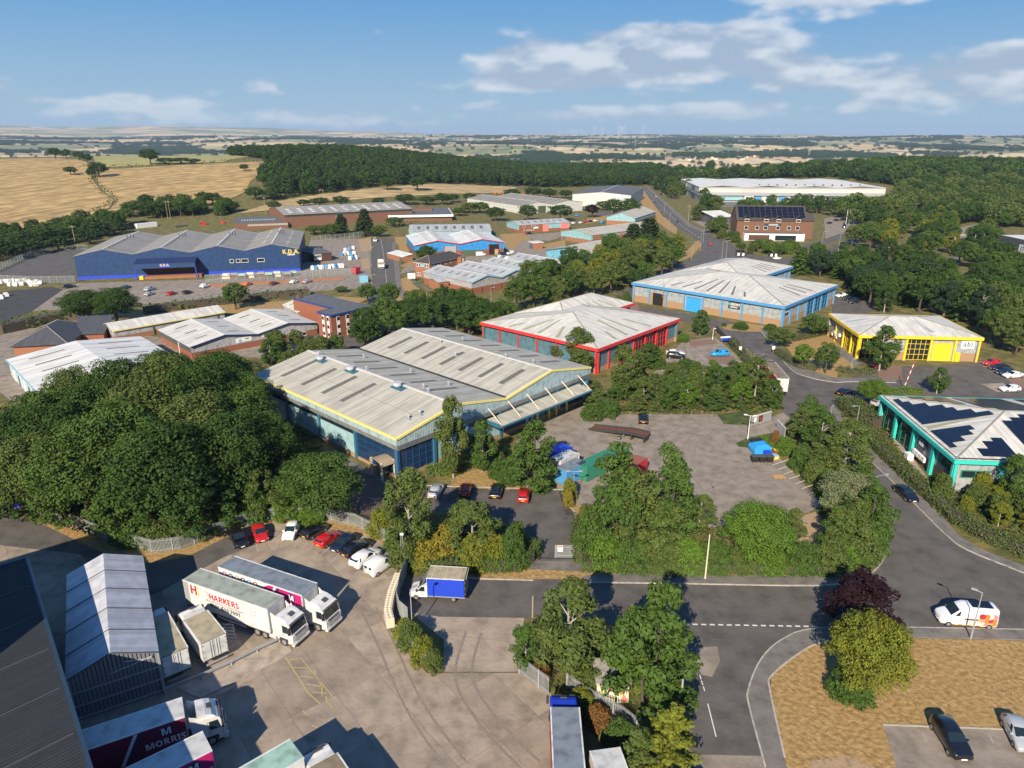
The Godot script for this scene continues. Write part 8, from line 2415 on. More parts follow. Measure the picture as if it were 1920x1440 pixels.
	trees("conifer", "needle", [-93.6,-394.8,12,9.36,-79.6,-390.9,15.24,12.16], "dark conifer in front of the brown brick factory", "conifers before the brick factory", "conifer_tree")
	trees("mid", "leaf_mid", [-86.9,-219.1,9.32,9.24,-46.79,-226.6,7.34,7.28,-38.65,-219.1,9.32,8.4], "street tree on the strip below the store's car park", "street trees below the store")
	trees("round", "leaf_dark", [-124.9,-202.3,10.27,14.83,-115.5,-202.3,11.04,14.83], "big round tree at the store car park's edge", "round trees at the store car park")
	trees("mid", "leaf_dark", [-35.56,-295.7,9.91,9.78,-10.05,-455.4,9.79,13.41,30.35,-458.2,11.48,16.86,10.09,-456.9,11.45,13.45,41.16,-535.6,7.61,9.41,66.3,-474.5,14.21,13.95,75.8,-468.4,15.36,13.78,65.5,-526.2,7.49,11.56], "dark tree among the old estate's sheds", "trees among the old estate's sheds")
	trees("mid", "leaf_purple", [52.95,-480.5,9.61,10.59,51.7,-352.5,1.82,4.2], "purple leaved tree among the old estate's sheds", "purple trees among the sheds")
	trees("mid", ["leaf_mid", "leaf_olive"], [-97,-384.8,7.56,14.26,-108.1,-394.7,5.74,11.69,-69.3,-427.2,6.17,12.61,-71.3,-384.9,7.01,8.56,-35.21,-479.6,5.83,10.56,-29.03,-494.9,7.76,14.51,-21.83,-496.2,8.49,14.56,-59.58,-244.8,2.26,5.21], "bushy tree at the brick factory's fence", "trees at the brick factory")
	hedge("long hedge under the store's car park", P([-113.2,-213.5,-103.1,-220.6,-92.4,-228.1,-82.3,-234.5,-69.6,-240.4]), 4.0, 2.4, "leaf_mid", 6.0, 0.5)
	hedge("hedge bank at the store car park's corner", P([-141.8,-190.5,-137.8,-198,-133,-205.5,-125.8,-206.8]), 5.0, 3.0, "leaf_mid", 6.0, 0.5)
	hedge("hedge beside the factory road", P([-78.3,-391.5,-74.3,-419.2,-57.68,-434.4]), 4.0, 2.4, "leaf_mid", 6.0, 0.5)
	scatter(["mid", "mid", "shrub"], ["leaf_mid", "leaf_olive", "leaf_bright"], P([105.5,-332.5,118.5,-345.6,139.1,-352.5,136.5,-338.9,125.7,-323.2,113.6,-323.2]), 4.5, 3.5, 6.5, 0.95, "on the roundabout island", "trees on the roundabout", "broadleaf_tree", 24)
	scatter(["mid", "mid", "birch", "conifer"], ["leaf_dark", "leaf_mid", "leaf_blue", "leaf_dark"], P([113.2,-283.5,122,-289.5,139.4,-289.5,162.2,-295.7,164.5,-272.3,150.3,-234.5,141.9,-212.1,131.5,-190.5,133,-205.5,121.4,-213.5,110.9,-215.6,120.4,-247.5,118.9,-261.8,113.2,-277.8]), 6.5, 8.0, 13.0, 0.8, "in the wood behind the yellow unit", "trees of the wood behind the yellow unit", "broadleaf_tree", 70)
	scatter(["mid", "mid", "shrub"], ["leaf_mid", "leaf_dark", "leaf_olive"], P([135.3,-212.1,159.3,-234.5,173.6,-234.5,155.8,-193.3,127.9,-155.5,123.6,-163.7,127.8,-182.4]), 6.5, 7.0, 12.0, 0.85, "at the wood's edge beside the yellow unit's cars", "trees at the wood's edge by the cars", "broadleaf_tree", 26)
	scatter(["mid", "mid", "birch"], ["leaf_mid", "leaf_olive", "leaf_yellow", "leaf_dark"], P([151.7,-338.9,168,-352.5,199.3,-395.9,245.7,-450.8,288.2,-490.6,264.4,-431.8,228.2,-375,200.6,-323.2,173.3,-295.7,169,-308.9,173.5,-342.2]), 8.0, 8.0, 13.0, 0.85, "on the slope beyond the hotel", "trees on the slope beyond the hotel", "broadleaf_tree", 40)
	scatter(["mid", "mid", "birch"], ["leaf_mid", "leaf_olive", "leaf_dark"], P([192.2,-308.9,206.7,-323.2,236.2,-365.3,265.3,-395.9,209.6,-308.9,207.2,-283.5,191.4,-252.1,171,-238.7,165.5,-247.5]), 7.0, 8.0, 12.0, 0.85, "in front of the charcoal works", "trees before the charcoal works", "broadleaf_tree", 30)
	scatter(["mid", "far", "mid"], ["leaf_mid", "leaf_dark", "leaf_olive"], P([223.4,-507.8,298.3,-567.2,402.3,-760.3,501,-866.5,613.7,-866.5,328,-445.2,289.9,-431.8,297.5,-459.4,269,-445.2,300.6,-526.2,268.2,-500.8,203.9,-431.8]), 11.0, 11.0, 17.0, 0.9, "in the wood beside the distribution warehouse", "trees of the wood beside the distribution warehouse", "broadleaf_tree", 45)
	wood("woodland", "mixed wood climbing the slope beside the distribution warehouse", fill(P([220.4,-500.8,296.1,-562.8,402.3,-760.3,489.9,-846.9,612.4,-846.9,324.9,-431.8,285,-424.1,295.7,-456.5,267.4,-442.5,298.5,-522.4,266.4,-497.4,202.7,-429.2]), 9.5), ["mid", "mid", "far"], ["leaf_mid", "leaf_dark", "leaf_olive"], 9.0, 15.0, 0.95)
	scatter(["mid", "far"], ["leaf_mid", "leaf_dark"], P([160.7,-522.4,189,-537.9,275.6,-537.9,264.2,-515,216.1,-490.6,196.3,-515,161.7,-500.8]), 9.0, 8.0, 12.0, 0.9, "between the hotel and the distribution warehouse", "trees behind the hotel", "broadleaf_tree", 30)
	scatter(["mid", "birch"], ["leaf_mid", "leaf_olive", "leaf_dark"], P([115,-459.4,138.7,-526.2,156.8,-614.8,151.6,-630.6,132.2,-614.8,140.3,-689.6,146,-760.3,185.6,-776.2,158.4,-630.6,148.4,-526.2,144.1,-490.6,127.4,-468.4]), 8.0, 9.0, 14.0, 0.85, "beside the main road's rise", "trees beside the main road", "broadleaf_tree", 40)
	scatter(["mid", "shrub"], ["leaf_mid", "leaf_olive"], P([109.6,-400.3,124.2,-431.8,114.7,-379,114,-365.3,108.6,-365.3]), 5.0, 5.0, 8.0, 1.0, "in the hotel's garden", "trees in the hotel garden", "broadleaf_tree", 10)
	var HT := "hedgerow trees of the stubble fields"
	trees("mid", "leaf_dark", [-348.1,-716.6,16.58,19.54,-323.3,-727.2,6.46,20.86,-336.5,-721.8,6.91,18.64,-308,-721.8,5.92,13.46,-381.2,-639.4,8.38,11.98,-350.2,-627.1,13.82,18.1,-356.6,-627.1,7.8,9.05,-240.6,-666.3,6.87,9.59,-242.5,-738.9,6.56,6.35,-101.7,-601.6,11.33,15.72,-78.7,-612.4,12.81,17.78,-205.7,-502.7,9.59,14.69,-213.4,-481.5,7.88,12.7,-238.1,-467.1,9.98,20.56,-222.8,-467.2,9.98,20.57,-214.3,-471.4,8.4,17.28,-183.6,-477.1,7.81,12.59,-184.3,-526.7,10,15.36,-173.3,-528.4,9.3,15.4,-158.3,-485.8,6.91,10.67,-133,-505.3,7.17,14.78,-119.9,-512.7,7.26,14.99,-143.6,-503.5,5.72,11.04,-77.3,-529.1,8.23,17,-62.4,-533.8,6.8,15.6,-51.06,-537.7,9.12,14.14,-94.8,-518.7,6.62,11.37,-193.2,-488.9,6.26,10.73,-483,-789.2,13.39,14.69,-471.7,-789.2,11.26,12.43,-445.5,-768,9.93,14.3,-417.7,-732.9,9.99,11.56,-32.97,-565.1,7.18,12.37,-44.41,-553.2,7.04,10.5,17.94,-615.7,10.39,17.94,31.71,-621.9,8.75,15.4,45.66,-626.9,7.94,13.7,0,-606.2,8.53,15.89], "round dark tree standing in the hedgerows of the stubble fields", HT, "hedgerow_tree")
	trees("far", "leaf_far", [-234.8,-330.9,8.54,14.83,-234.7,-342.2,8.3,15.31,-232.3,-352.5,8.27,15.75,-227.4,-359.7,7.9,16.05,-224.6,-371,7.59,13.78,-222.3,-384.5,8.39,14.25,-217.4,-394.1,7.16,14.59,-222.3,-308.9,9.16,13.89,-219.5,-326.3,7.24,12.19,-214.9,-338.9,6.99,12.64,-211.4,-359.7,7.9,13.38], "dark hedgerow tree along the foot of the stubble field", "trees at the foot of the stubble field", "hedgerow_tree")
	for q in [[P([-396.3,-702.3,-353.4,-621.2,-311.1,-556.4,-280.9,-516.2,-270.9,-487.1,-265.4,-451.4,-261.1,-432.1]), "winding hedge between the two stubble fields"], [P([-403.4,-702.3,-374.3,-685.3,-337.1,-711.7,-286,-738.9,-250.6,-752.1]), "hedge below the pasture on the hill"]]:
		hedge(q[1], smooth(q[0], 4), 5.0, 3.0, "leaf_far", 2.2, 0.9)
	scatter(["mid", "mid", "shrub"], ["leaf_dark", "leaf_mid"], P([-238.6,-447.5,-253.1,-487.1,-241.8,-501.4,-213.6,-504.3,-194.5,-497.2,-179,-469.2,-181.3,-456.9,-207.6,-455.8,-230.4,-447.6]), 7.0, 8.0, 12.0, 0.95, "in the thick belt behind the navy store", "trees of the belt behind the navy store", "hedgerow_tree", 26)
	scatter(["mid", "mid", "shrub"], ["leaf_dark", "leaf_mid"], P([-229.2,-308.9,-275.5,-374.9,-262.6,-394,-255.4,-416.9,-244,-436,-234.1,-441.7,-223.2,-416.9,-222.3,-384.5,-225.7,-352.5,-224.9,-330.9]), 6.5, 7.0, 11.0, 0.95, "in the hedge bank at the foot of the stubble field", "trees of the hedge bank below the stubble", "hedgerow_tree", 44)
	wood("woodland", "dark conifer and broadleaf wood over the hill behind the estate", fill(P([-199.1,-584.7,-224.5,-678.7,-256.1,-777.6,-1094.8,-3484,-867.6,-3576.3,-528.8,-3365.5,-221.6,-3096.7,0,-2710.7,236.8,-2352.2,206.8,-1025.3,208.4,-874.1,163.6,-792.8,132,-792.8,78.7,-776.2,10.72,-739.7,-68.9,-680.6,-116.2,-616.7,-134.1,-577,-169.7,-529]), 9.0) + fill(P([-1204.8,-3514.3,-1014,-3952.1,-375.8,-3286.7,78.7,-2743.5,401.8,-2328.6,165,-1041.2,-18.58,-2588.7,-520.5,-3310.8,-987.7,-3457.5]), 12.0), ["far", "farcon", "far", "farcon"], ["leaf_far", "needle", "leaf_dark", "leaf_far"], 12.0, 18.0, 0.75)
	wood("woodland", "broad green wood beyond the distribution warehouse", fill(P([163.1,-776.2,208.4,-874.1,281,-885.8,373.3,-864.7,449.6,-893.4,1467,-2430.9,1703.1,-2368.8,511.3,-706.5,409.2,-706.8,366.9,-693.7,338,-780.5,266.5,-839,188.8,-790]), 10.0), ["far", "far", "farcon"], ["leaf_far", "leaf_mid", "leaf_dark"], 12.0, 19.0, 0.9)
	wood("woodland", "wood on the crest at the end of the pasture", fill(P([-355.9,-939.8,-1398.5,-4085.2,-1172.6,-4113.4,-268.5,-939.5,-270.7,-805]), 9.0), ["far"], ["leaf_far"], 10.0, 16.0, 0.9)
	far_woods()

func far_woods() -> void:
	var f := FastNoiseLite.new()
	f.seed = 61
	f.frequency = 0.0011
	f.fractal_octaves = 3
	var g := FastNoiseLite.new()
	g.seed = 62
	g.frequency = 0.004
	var r := RandomNumberGenerator.new()
	r.seed = 5
	var spots := [[], [], []]
	for i in 150000:
		var d := 1250.0 * pow(9000.0 / 1250.0, r.randf())
		var a := r.randf_range(-0.8, 0.8)
		var p := Vector2(sin(a) * d, -cos(a) * d)
		var k := f.get_noise_2d(p.x, p.y) + 0.35 * g.get_noise_2d(p.x, p.y)
		if k > 0.27 or (k > 0.0 and r.randf() < 0.02) or r.randf() < 0.012:
			spots[0 if d < 2200 else (1 if d < 4200 else 2)].append(p)
	wood("woodland", "copses and hedgerow trees of the valley beyond the wood", spots[0], ["far", "far", "farcon"], ["leaf_far", "leaf_dark", "leaf_far"], 11.0, 18.0, 0.95)
	wood("woodland", "blue-green woods on the middle hills", spots[1], ["far", "far"], ["leaf_far", "leaf_dark"], 11.0, 18.0, 1.2)
	wood("woodland", "hazy woods on the farthest hills", spots[2], ["far", "far"], ["leaf_far", "leaf_dark"], 12.0, 20.0, 1.8)

func palisade(label: String, path: PackedVector2Array, h: float, m: Material, step := 0.16, nm := "palisade_fence") -> Node3D:
	var o := thing(nm, label, "fence")
	var pales := MB.new()
	for q in along(path, step):
		var t := frame(q[0], q[0] + q[1], T3(q[0]).y)
		pales.box(t.translated(Vector3.UP * (h / 2 + 0.05)), Vector3(0.075, h, 0.02))
	put(o, "pales", pales, m).set_meta("kind", "stuff")
	for y in [0.35, h - 0.3]:
		var r := MB.new()
		band(r, path, 0.05, y, y + 0.06)
		put(o, "rail", r, m)
	for q in along(path, 2.75):
		bx(o, "post", m, q[0].x - 0.06, q[0].x + 0.06, 0, h, q[0].y - 0.06, q[0].y + 0.06)
	return o

func lamp(label: String, p: Vector2, h: float, arm: Vector2, m: Material = null, heads := 1, group := "") -> void:
	var o := thing("street_lamp", label, "street lamp", Transform3D(Basis(), V3(p)), group)
	var mm: Material = m if m else M.galvanised
	var b := MB.new()
	b.tube(Vector3.ZERO, Vector3(0, h * 0.2, 0), 0.11, 0.1, 8)
	b.tube(Vector3(0, h * 0.2, 0), Vector3(0, h, 0), 0.075, 0.05, 8)
	put(o, "column", b, mm)
	for k in heads:
		var a := V3(arm * (1 if k == 0 else -1))
		cy(o, "arm", mm, Vector3(0, h - 0.03, 0), Vector3(0, h + 0.08, 0) + a, 0.035)
		var t := Transform3D(Basis(a.normalized(), Vector3.UP, a.normalized().cross(Vector3.UP)), Vector3(0, h + 0.08, 0) + a * 1.15)
		var l := sub(o, "lantern", t)
		bx(l, "housing", mm, -0.3, 0.3, 0.0, 0.12, -0.13, 0.13)
		bx(l, "lens", M.lamp_clear, -0.25, 0.25, -0.04, 0.0, -0.1, 0.1)

func pole(nm: String, label: String, p: Vector2, h: float, r: float, m: Material, group := "") -> Node3D:
	var o := thing(nm, label, "pole", Transform3D(Basis(), T3(p)), group)
	var b := MB.new()
	b.tube(Vector3.ZERO, Vector3(0, h, 0), r, r * 0.7, 8)
	put(o, "shaft", b, m)
	return o

func container(label: String, a: Vector2, b: Vector2, m: Material, roof: Material) -> void:
	var o := thing("shipping_container", label, "container", frame(a, b))
	var l := a.distance_to(b)
	bx(o, "box", m, 0, l, 0.12, 2.5, -2.4, 0)
	bx(o, "roof", roof, 0.05, l - 0.05, 2.5, 2.56, -2.35, -0.05)
	for k in int(l / 0.4):
		bx(o, "wall_rib", m, 0.2 + k * 0.4, 0.38 + k * 0.4, 0.25, 2.38, 0.0, 0.04)
	for x in [0.0, l]:
		bx(o, "corner_post", m, x - 0.06, x + 0.06, 0, 2.6, -0.1, 0.06)
	for z in [-1.85, -0.55]:
		bx(o, "door", m, l, l + 0.05, 0.2, 2.4, z - 0.55, z + 0.55)
		cy(o, "lock_rod", M.galvanised, Vector3(l + 0.08, 0.2, z), Vector3(l + 0.08, 2.4, z), 0.03)

func street() -> void:
	palisade("weathered grey palisade fence curving round the yard's dry verge", P([-69.9,-91.4,-62.4,-88,-54.75,-83.9,-47.04,-80.9,-43.86,-81.7,-38.67,-86.8,-34.59,-89.1,-28.32,-89.9,-21.97,-87.7,-17.34,-83.8,-14.51,-80.3]), 2.0, M.fence_grey)
	palisade("galvanised palisade fence below the gate island bushes", P([-12.58,-64,-8.6,-59.14]), 1.9, M.galvanised)
	palisade("galvanised palisade fence at the yard gate beside the blue cab", P([0.71,-58.83,3.66,-55.68]), 2.2, M.galvanised)
	palisade("palisade fence running back between the bank shrubs and the lorry", P([5.42,-56.75,7.73,-54.51,10.27,-52.53,11.73,-50.77]), 1.8, M.galvanised)
	palisade("short palisade fence behind the timber pole", P([1.96,-60.7,3.5,-61.5]), 1.6, M.galvanised)
	var g := palisade("galvanised sliding gate with a red and white notice across the drive", P([5.62,-79.8,8.73,-79.7]), 1.9, M.galvanised, 0.14, "sliding_gate")
	var gp := V3(Vector2(6.25,-79.8), 0)
	bx(g, "notice", M.white, gp.x - 0.35, gp.x + 0.35, 1.0, 1.9, gp.z + 0.06, gp.z + 0.1)
	bx(g, "notice_band", M.red, gp.x - 0.3, gp.x + 0.3, 1.65, 1.82, gp.z + 0.1, gp.z + 0.12)
	palisade("tall close-boarded steel fence folded beside the curtain-sided lorry", P([-12.93,-77.9,-13.18,-75.8,-13.44,-73,-13.34,-69.4,-12.77,-67.7,-11.62,-66.4]), 2.3, M.fence_grey, 0.09)
	palisade("green palisade fence round the store's yard", P([-113.8,-261.8,-98.6,-265.9,-81.6,-270.1,-60.7,-275.6]), 3.0, M.fence_grey, 0.3)
	palisade("green palisade fence behind the store's yard", P([-102.1,-365.3,-89.5,-377,-76.2,-389.4]), 3.0, M.fence_grey, 0.3)
	palisade("palisade fence round the storage yard beside the navy store", P([-198.4,-264.9,-177.8,-260.8,-162.2,-261.8]), 2.6, M.fence_grey, 0.3)
	palisade("palisade fence at the top of the storage yard", P([-203.6,-272.3,-217.5,-323.2,-214.9,-338.9,-202.8,-342.2]), 2.6, M.fence_grey, 0.35)
	palisade("dark green railings beside the grey gabled units", P([-36.81,-259.8,-31.98,-247.5,-27.1,-240.4]), 2.2, M.fence_green, 0.3)
	palisade("dark green palisade along the store road", P([-58.03,-356.1,-52.21,-323.2,-47.17,-302.2]), 2.2, M.fence_green, 0.3)
	palisade("black railings between the red unit's car park and the road", P([57.21,-193.3,56.79,-179.9,56.42,-167.1]), 1.6, M.black, 0.2)
	var w := thing("retaining_wall", "low red brick wall along the store's car park", "wall")
	var b := MB.new()
	band(b, P([-109.5,-254,-94.1,-258.8,-79.6,-262.8,-64,-268]), 0.35, 0.0, 0.9)
	put(w, "brickwork", b, M.brick_orange)
	for q in [[Vector2(45.05,-123.8), Vector2(49.67,-126.7), "grey sheeted gate leaf with a black board and red letter"], [Vector2(49.34,-122.3), Vector2(49.31,-118.3), "plain grey sheeted gate leaf standing open"]]:
		var o := thing("gate_leaf", q[2], "gate", frame(q[0], q[1]))
		var l: float = q[0].distance_to(q[1])
		bx(o, "sheet", M.galvanised, 0, l, 0.15, 1.95, -0.03, 0.03)
		for x in [0.0, l / 2, l]:
			bx(o, "upright", M.grey, x - 0.05, x + 0.05, 0, 2.0, -0.06, 0.06)
		bx(o, "top_rail", M.white, 0, l, 1.95, 2.05, -0.05, 0.05)
		if "letter" in q[2]:
			bx(o, "black_board", M.black, l * 0.36, l * 0.36 + 1.05, 0.55, 1.75, 0.06, 0.1)
			text(o, "G", 0.8, M.red, Transform3D(Basis(), Vector3(l * 0.36 + 0.52, 1.15, 0.12)))
			bx(o, "notice", M.white, l * 0.12, l * 0.12 + 0.6, 0.8, 1.7, 0.06, 0.1)
	lamp("galvanised street lamp in front of the printed van", Vector2(50.05,-64), 6.0, Vector2(-0.5, -0.4))
	lamp("galvanised street lamp beside the curtain-sided lorry", Vector2(-10.91,-64.6), 6.0, Vector2(0.4, -0.3))
	lamp("twin-headed lamp by the golden bushes", Vector2(9.27,-95.6), 4.6, Vector2(0.8, 0), null, 2)
	lamp("twin-headed lamp on the car park's grass corner", Vector2(42.59,-117.9), 4.6, Vector2(0.7, 0.2), M.white, 2)
	lamp("pale street lamp inside the bend hedge", Vector2(63.3,-120.8), 5.4, Vector2(-1.1, 0.4))
	lamp("street lamp arching out of the belt onto the bend", Vector2(53.14,-93.3), 5.0, Vector2(1.4, -0.3))
	lamp("lamp on the lawn before the yellow glazing", Vector2(78,-155.5), 3.4, Vector2(0.5, 0.0))
	lamp("small white lamp at the red unit's car park", Vector2(53.82,-184), 3.0, Vector2(0.3, 0.0), M.white)
	lamp("street lamp before the grey gabled units", Vector2(-6.55,-219.1), 7.0, Vector2(0.8, 0.3))
	lamp("low lamp on the roadside bank by the alders", Vector2(19.95,-79.9), 2.6, Vector2(0.2, 0.0))
	var LG := "lamps round the roundabout and main road"
	var lp := P([78.7,-311.7,92.2,-313.1,94.8,-315.9,89.2,-338.9,149.4,-345.6,154.7,-338.9,97.2,-365.3,94,-431.8,98.1,-515,104.7,-500.8,137.2,-424.1,272,-490.6,293.3,-515,251.1,-414.3,-58.67,-295.7,-46.7,-234.5])
	for i in lp.size():
		lamp("tall grey lamp column by the main road and roundabout", lp[i], 8.0, Vector2(0.9, 0.2), null, 1, LG)
	pole("telegraph_pole", "weathered timber pole beside the broad birch at the gate", Vector2(2.16,-62), 7.0, 0.13, M.pole_wood)
	pole("telegraph_pole", "grey timber pole beside the yellow-green cedar", Vector2(15.3,-51.26), 6.0, 0.13, M.concrete_wall)
	pole("road_post", "white painted post in the roadside bank", Vector2(23.92,-75.1), 6.3, 0.11, M.cream)
	pole("thin_mast", "thin pale mast rising out of the dense clump", Vector2(-63,-129.2), 15.0, 0.1, M.white)
	var FP := "white flag poles by the hotel"
	for p in P([204.1,-442.5,205.8,-442.5,208.3,-445.2,209.9,-445.2,212.5,-448]):
		pole("flag_pole", "tall white flag pole in the row by the hotel", p, 9.0, 0.16, M.white, FP)
	var UP := "timber poles of the power line over the fields"
	for p in P([-312,-499.4,-310.3,-501.4,-214.2,-451.7,-212.5,-451.7,-240.2,-447.5,-226.5,-512.2,-224.3,-512.2,-159.5,-470.7,-134,-512.2,-132.2,-512.6,-130.9,-602.2,5.45,-494.9,7.27,-495.1,-116.2,-616.7,109.6,-450.8,199.2,-537.9,-210.4,-345.6]):
		var o := pole("power_pole", "timber power line pole beyond the estate", p, 11.0, 0.16, M.pole_wood, UP)
		bx(o, "crossarm", M.pole_wood, -1.1, 1.1, 10.2, 10.4, -0.08, 0.08)
	var hb := thing("height_post", "tall red and white striped post at the yellow unit's yard", "post", Transform3D(Basis(), V3(Vector2(83.9,-143.6))))
	for k in 10:
		cy(hb, "stripe", M.red if k % 2 else M.white, Vector3(0.14 * k, 0.66 * k, 0), Vector3(0.14 * (k + 1), 0.66 * (k + 1), 0), 0.09)
	bx(hb, "base", M.grey, -0.3, 0.3, 0, 0.4, -0.3, 0.3)
	var mast := thing("camera_mast", "galvanised lattice camera mast with a yellow box at the yard's corner", "mast", Transform3D(Basis(), V3(Vector2(-13.68,-76.9))))
	b = MB.new()
	for c in [Vector3(0.25, 0, 0.25), Vector3(-0.25, 0, 0.25), Vector3(0, 0, -0.28)]:
		b.tube(c, c * 0.5 + Vector3.UP * 5.2, 0.035, 0.03, 6)
	for k in 10:
		b.tube(Vector3(0.25, k * 0.5, 0.25) * Vector3(1 - k * 0.05, 1, 1 - k * 0.05), Vector3(-0.25, k * 0.5 + 0.5, 0.25) * Vector3(1 - k * 0.05, 1, 1 - k * 0.05), 0.02, 0.02, 4)
		b.tube(Vector3(-0.25, k * 0.5, 0.25) * Vector3(1 - k * 0.05, 1, 1 - k * 0.05), Vector3(0, k * 0.5 + 0.5, -0.28) * Vector3(1, 1, 1 - k * 0.05), 0.02, 0.02, 4)
	put(mast, "lattice", b, M.galvanised)
	bx(mast, "camera", M.white, -0.2, 0.25, 5.2, 5.45, -0.12, 0.12)
	bx(mast, "alarm_box", M.yellow, 0.2, 0.7, 0.3, 0.9, 0.1, 0.45)
	bx(mast, "plinth", M.concrete_wall, -0.45, 0.45, 0, 0.2, -0.45, 0.45)
	var bp := P([-13.94,-74.7,-14.1,-72.7,-14.22,-71,-14.18,-69.2,-14.08,-67.5,-13.51,-65.8])
	for i in bp.size() - 1:
		for lv in 2:
			var l := bp[i].distance_to(bp[i + 1])
			var o := thing("concrete_block", "pale interlocking concrete block in the wall beside the yard gate", "block", frame(bp[i], bp[i + 1], 0.03 + lv * 0.62), "concrete blocks of the gate wall")
			bx(o, "body", M.cream, 0.03, l - 0.03, 0, 0.6, -0.45, 0.45)
			if lv == 1:
				for k in 4:
					for z in [-0.22, 0.22]:
						cy(o, "stud", M.cream, Vector3(l * (k + 0.5) / 4, 0.6, z), Vector3(l * (k + 0.5) / 4, 0.7, z), 0.12)
	var ar := thing("crash_barrier", "galvanised crash barrier along the concrete island in the yard", "barrier")
	var ap := P([-34.19,-55.83,-31.43,-57.78,-29.05,-59.76,-27.05,-61.7,-25.16,-63.3])
	b = MB.new()
	for y in [[0.5, 0.62], [0.66, 0.78]]:
		band(b, ap, 0.09, y[0], y[1])
	put(ar, "rail", b, M.galvanised)
	for p in ap:
		bx(ar, "post", M.grey, p.x - 0.08, p.x + 0.08, 0, 0.75, p.y - 0.24, p.y - 0.06)
	container("royal blue shipping container behind the alders", Vector2(8.52,-99.7), Vector2(12.04,-103.2), M.signal_blue, M.truck_roof_grey)
	container("white roofed shipping container beside the bushy alder", Vector2(7.92,-103.4), Vector2(11.04,-106.5), M.clad_white, M.truck_roof_pale)
	container("dark blue shipping container against the warehouse bushes", Vector2(7.51,-106.5), Vector2(10.09,-109), M.royal, M.royal)
	container("green shipping container beside the blue one", Vector2(11.82,-101), Vector2(15.7,-104.9), M.green, M.green)
	container("second green shipping container behind the tall alders", Vector2(15.7,-104.9), Vector2(19.5,-108.1), M.green, M.green)
	container("red shipping container at the end of the row", Vector2(19.33,-101.5), Vector2(21.91,-104.6), M.crimson, M.brick_red)
	var ra := Vector2(14.33,-122.3)
	var rb := Vector2(23.57,-116)
	var rm := thing("loading_ramp", "long rusty steel loading ramp on the worn car park", "ramp", frame(ra, rb))
	var rl := ra.distance_to(rb)
	b = MB.new()
	b.slab([Vector3(0, 0.15, -2.2), Vector3(0, 0.15, 0), Vector3(rl * 0.75, 1.25, 0), Vector3(rl * 0.75, 1.25, -2.2)], Vector3(-0.1, 1, 0).normalized(), 0.14)
	b.slab([Vector3(rl * 0.75, 1.25, -2.2), Vector3(rl * 0.75, 1.25, 0), Vector3(rl, 1.25, 0), Vector3(rl, 1.25, -2.2)], Vector3.UP, 0.14)
	put(rm, "deck", b, M.rust)
	for z in [0.06, -2.26]:
		b = MB.new()
		b.slab([Vector3(0, 0.4, z - 0.06), Vector3(0, 0.4, z + 0.06), Vector3(rl * 0.75, 1.6, z + 0.06), Vector3(rl * 0.75, 1.6, z - 0.06)], Vector3.UP, 0.5)
		b.slab([Vector3(rl * 0.75, 1.6, z - 0.06), Vector3(rl * 0.75, 1.6, z + 0.06), Vector3(rl, 1.6, z + 0.06), Vector3(rl, 1.6, z - 0.06)], Vector3.UP, 0.5)
		put(rm, "side_beam", b, M.chassis)
		for k in 4:
			cy(rm, "handrail_post", M.chassis, Vector3(rl * (0.5 + 0.16 * k), 1.2, z), Vector3(rl * (0.5 + 0.16 * k), 2.2, z), 0.03)
	wheels(rm, [rl * 0.6], 0.9, 0.35, 0.3)
	for x in [rl * 0.76, rl - 0.2]:
		bx(rm, "leg", M.chassis, x - 0.1, x + 0.1, 0, 1.1, -2.1, -0.1)
	var cb := Vector2(41.65,-110.2)
	var ct := Transform3D(Basis(Vector3.UP, 0.1), V3(cb))
	var co := thing("waste_skip", "bright blue covered waste skip with a black lid", "skip", ct)
	b = MB.new()
	b.ext(PackedVector2Array([Vector2(0, 0.1), Vector2(2.6, 0.1), Vector2(3.0, 1.4), Vector2(1.9, 2.1), Vector2(0.2, 1.9), Vector2(-0.2, 1.0)]), -3.2, -0.6)
	put(co, "hopper", b, M.door_blue)
	slab(co, "lid", M.black, [Vector3(-0.2, 2.0, -3.3), Vector3(1.9, 2.25, -3.3), Vector3(1.9, 2.25, -2.2), Vector3(-0.2, 2.0, -2.2)], 0.1)
	bx(co, "front_tray", M.royal, 1.4, 2.6, 0.5, 1.1, -0.6, 0.1)
	for i in 3:
		var wb := thing("wheeled_bin", "black four-wheeled bin before the blue skip", "bin", Transform3D(Basis(Vector3.UP, 0.05), V3(Vector2(40.8,-108.1) + Vector2(i * 1.25, 0))), "black bins before the blue skip")
		b = MB.new()
		b.ext(PackedVector2Array([Vector2(-0.5, 0.2), Vector2(0.5, 0.2), Vector2(0.58, 1.1), Vector2(-0.58, 1.1)]), -0.9, 0.0)
		put(wb, "tub", b, M.black)
		bx(wb, "lid", M.dark_grey, -0.6, 0.6, 1.1, 1.2, -0.95, 0.05)
		for x in [-0.4, 0.4]:
			cy(wb, "castor", M.tyre, Vector3(x - 0.04, 0.1, -0.1), Vector3(x + 0.04, 0.1, -0.1), 0.1)
	for q in [[Vector2(45.77,-112.4), M.crimson, M.yellow, "red and yellow toy playhouse by the blue skip"], [Vector2(44.6,-109.8), M.yellow, M.light_blue, "yellow toy car by the blue skip"]]:
		var o := thing("toy_playhouse", q[3], "toy", Transform3D(Basis(Vector3.UP, 0.4), V3(q[0])))
		bx(o, "base", q[1], -0.6, 0.6, 0, 0.5, -0.45, 0.45)
		bx(o, "top", q[2], -0.5, 0.5, 0.5, 0.75, -0.4, 0.4)
		bx(o, "window", M.white, -0.2, 0.2, 0.2, 0.4, 0.45, 0.47)
	var pal := thing("pallet", "yellow wooden pallet lying in a parking bay", "pallet", Transform3D(Basis(Vector3.UP, 0.1), V3(Vector2(42.86,-102.8), 0.03)))
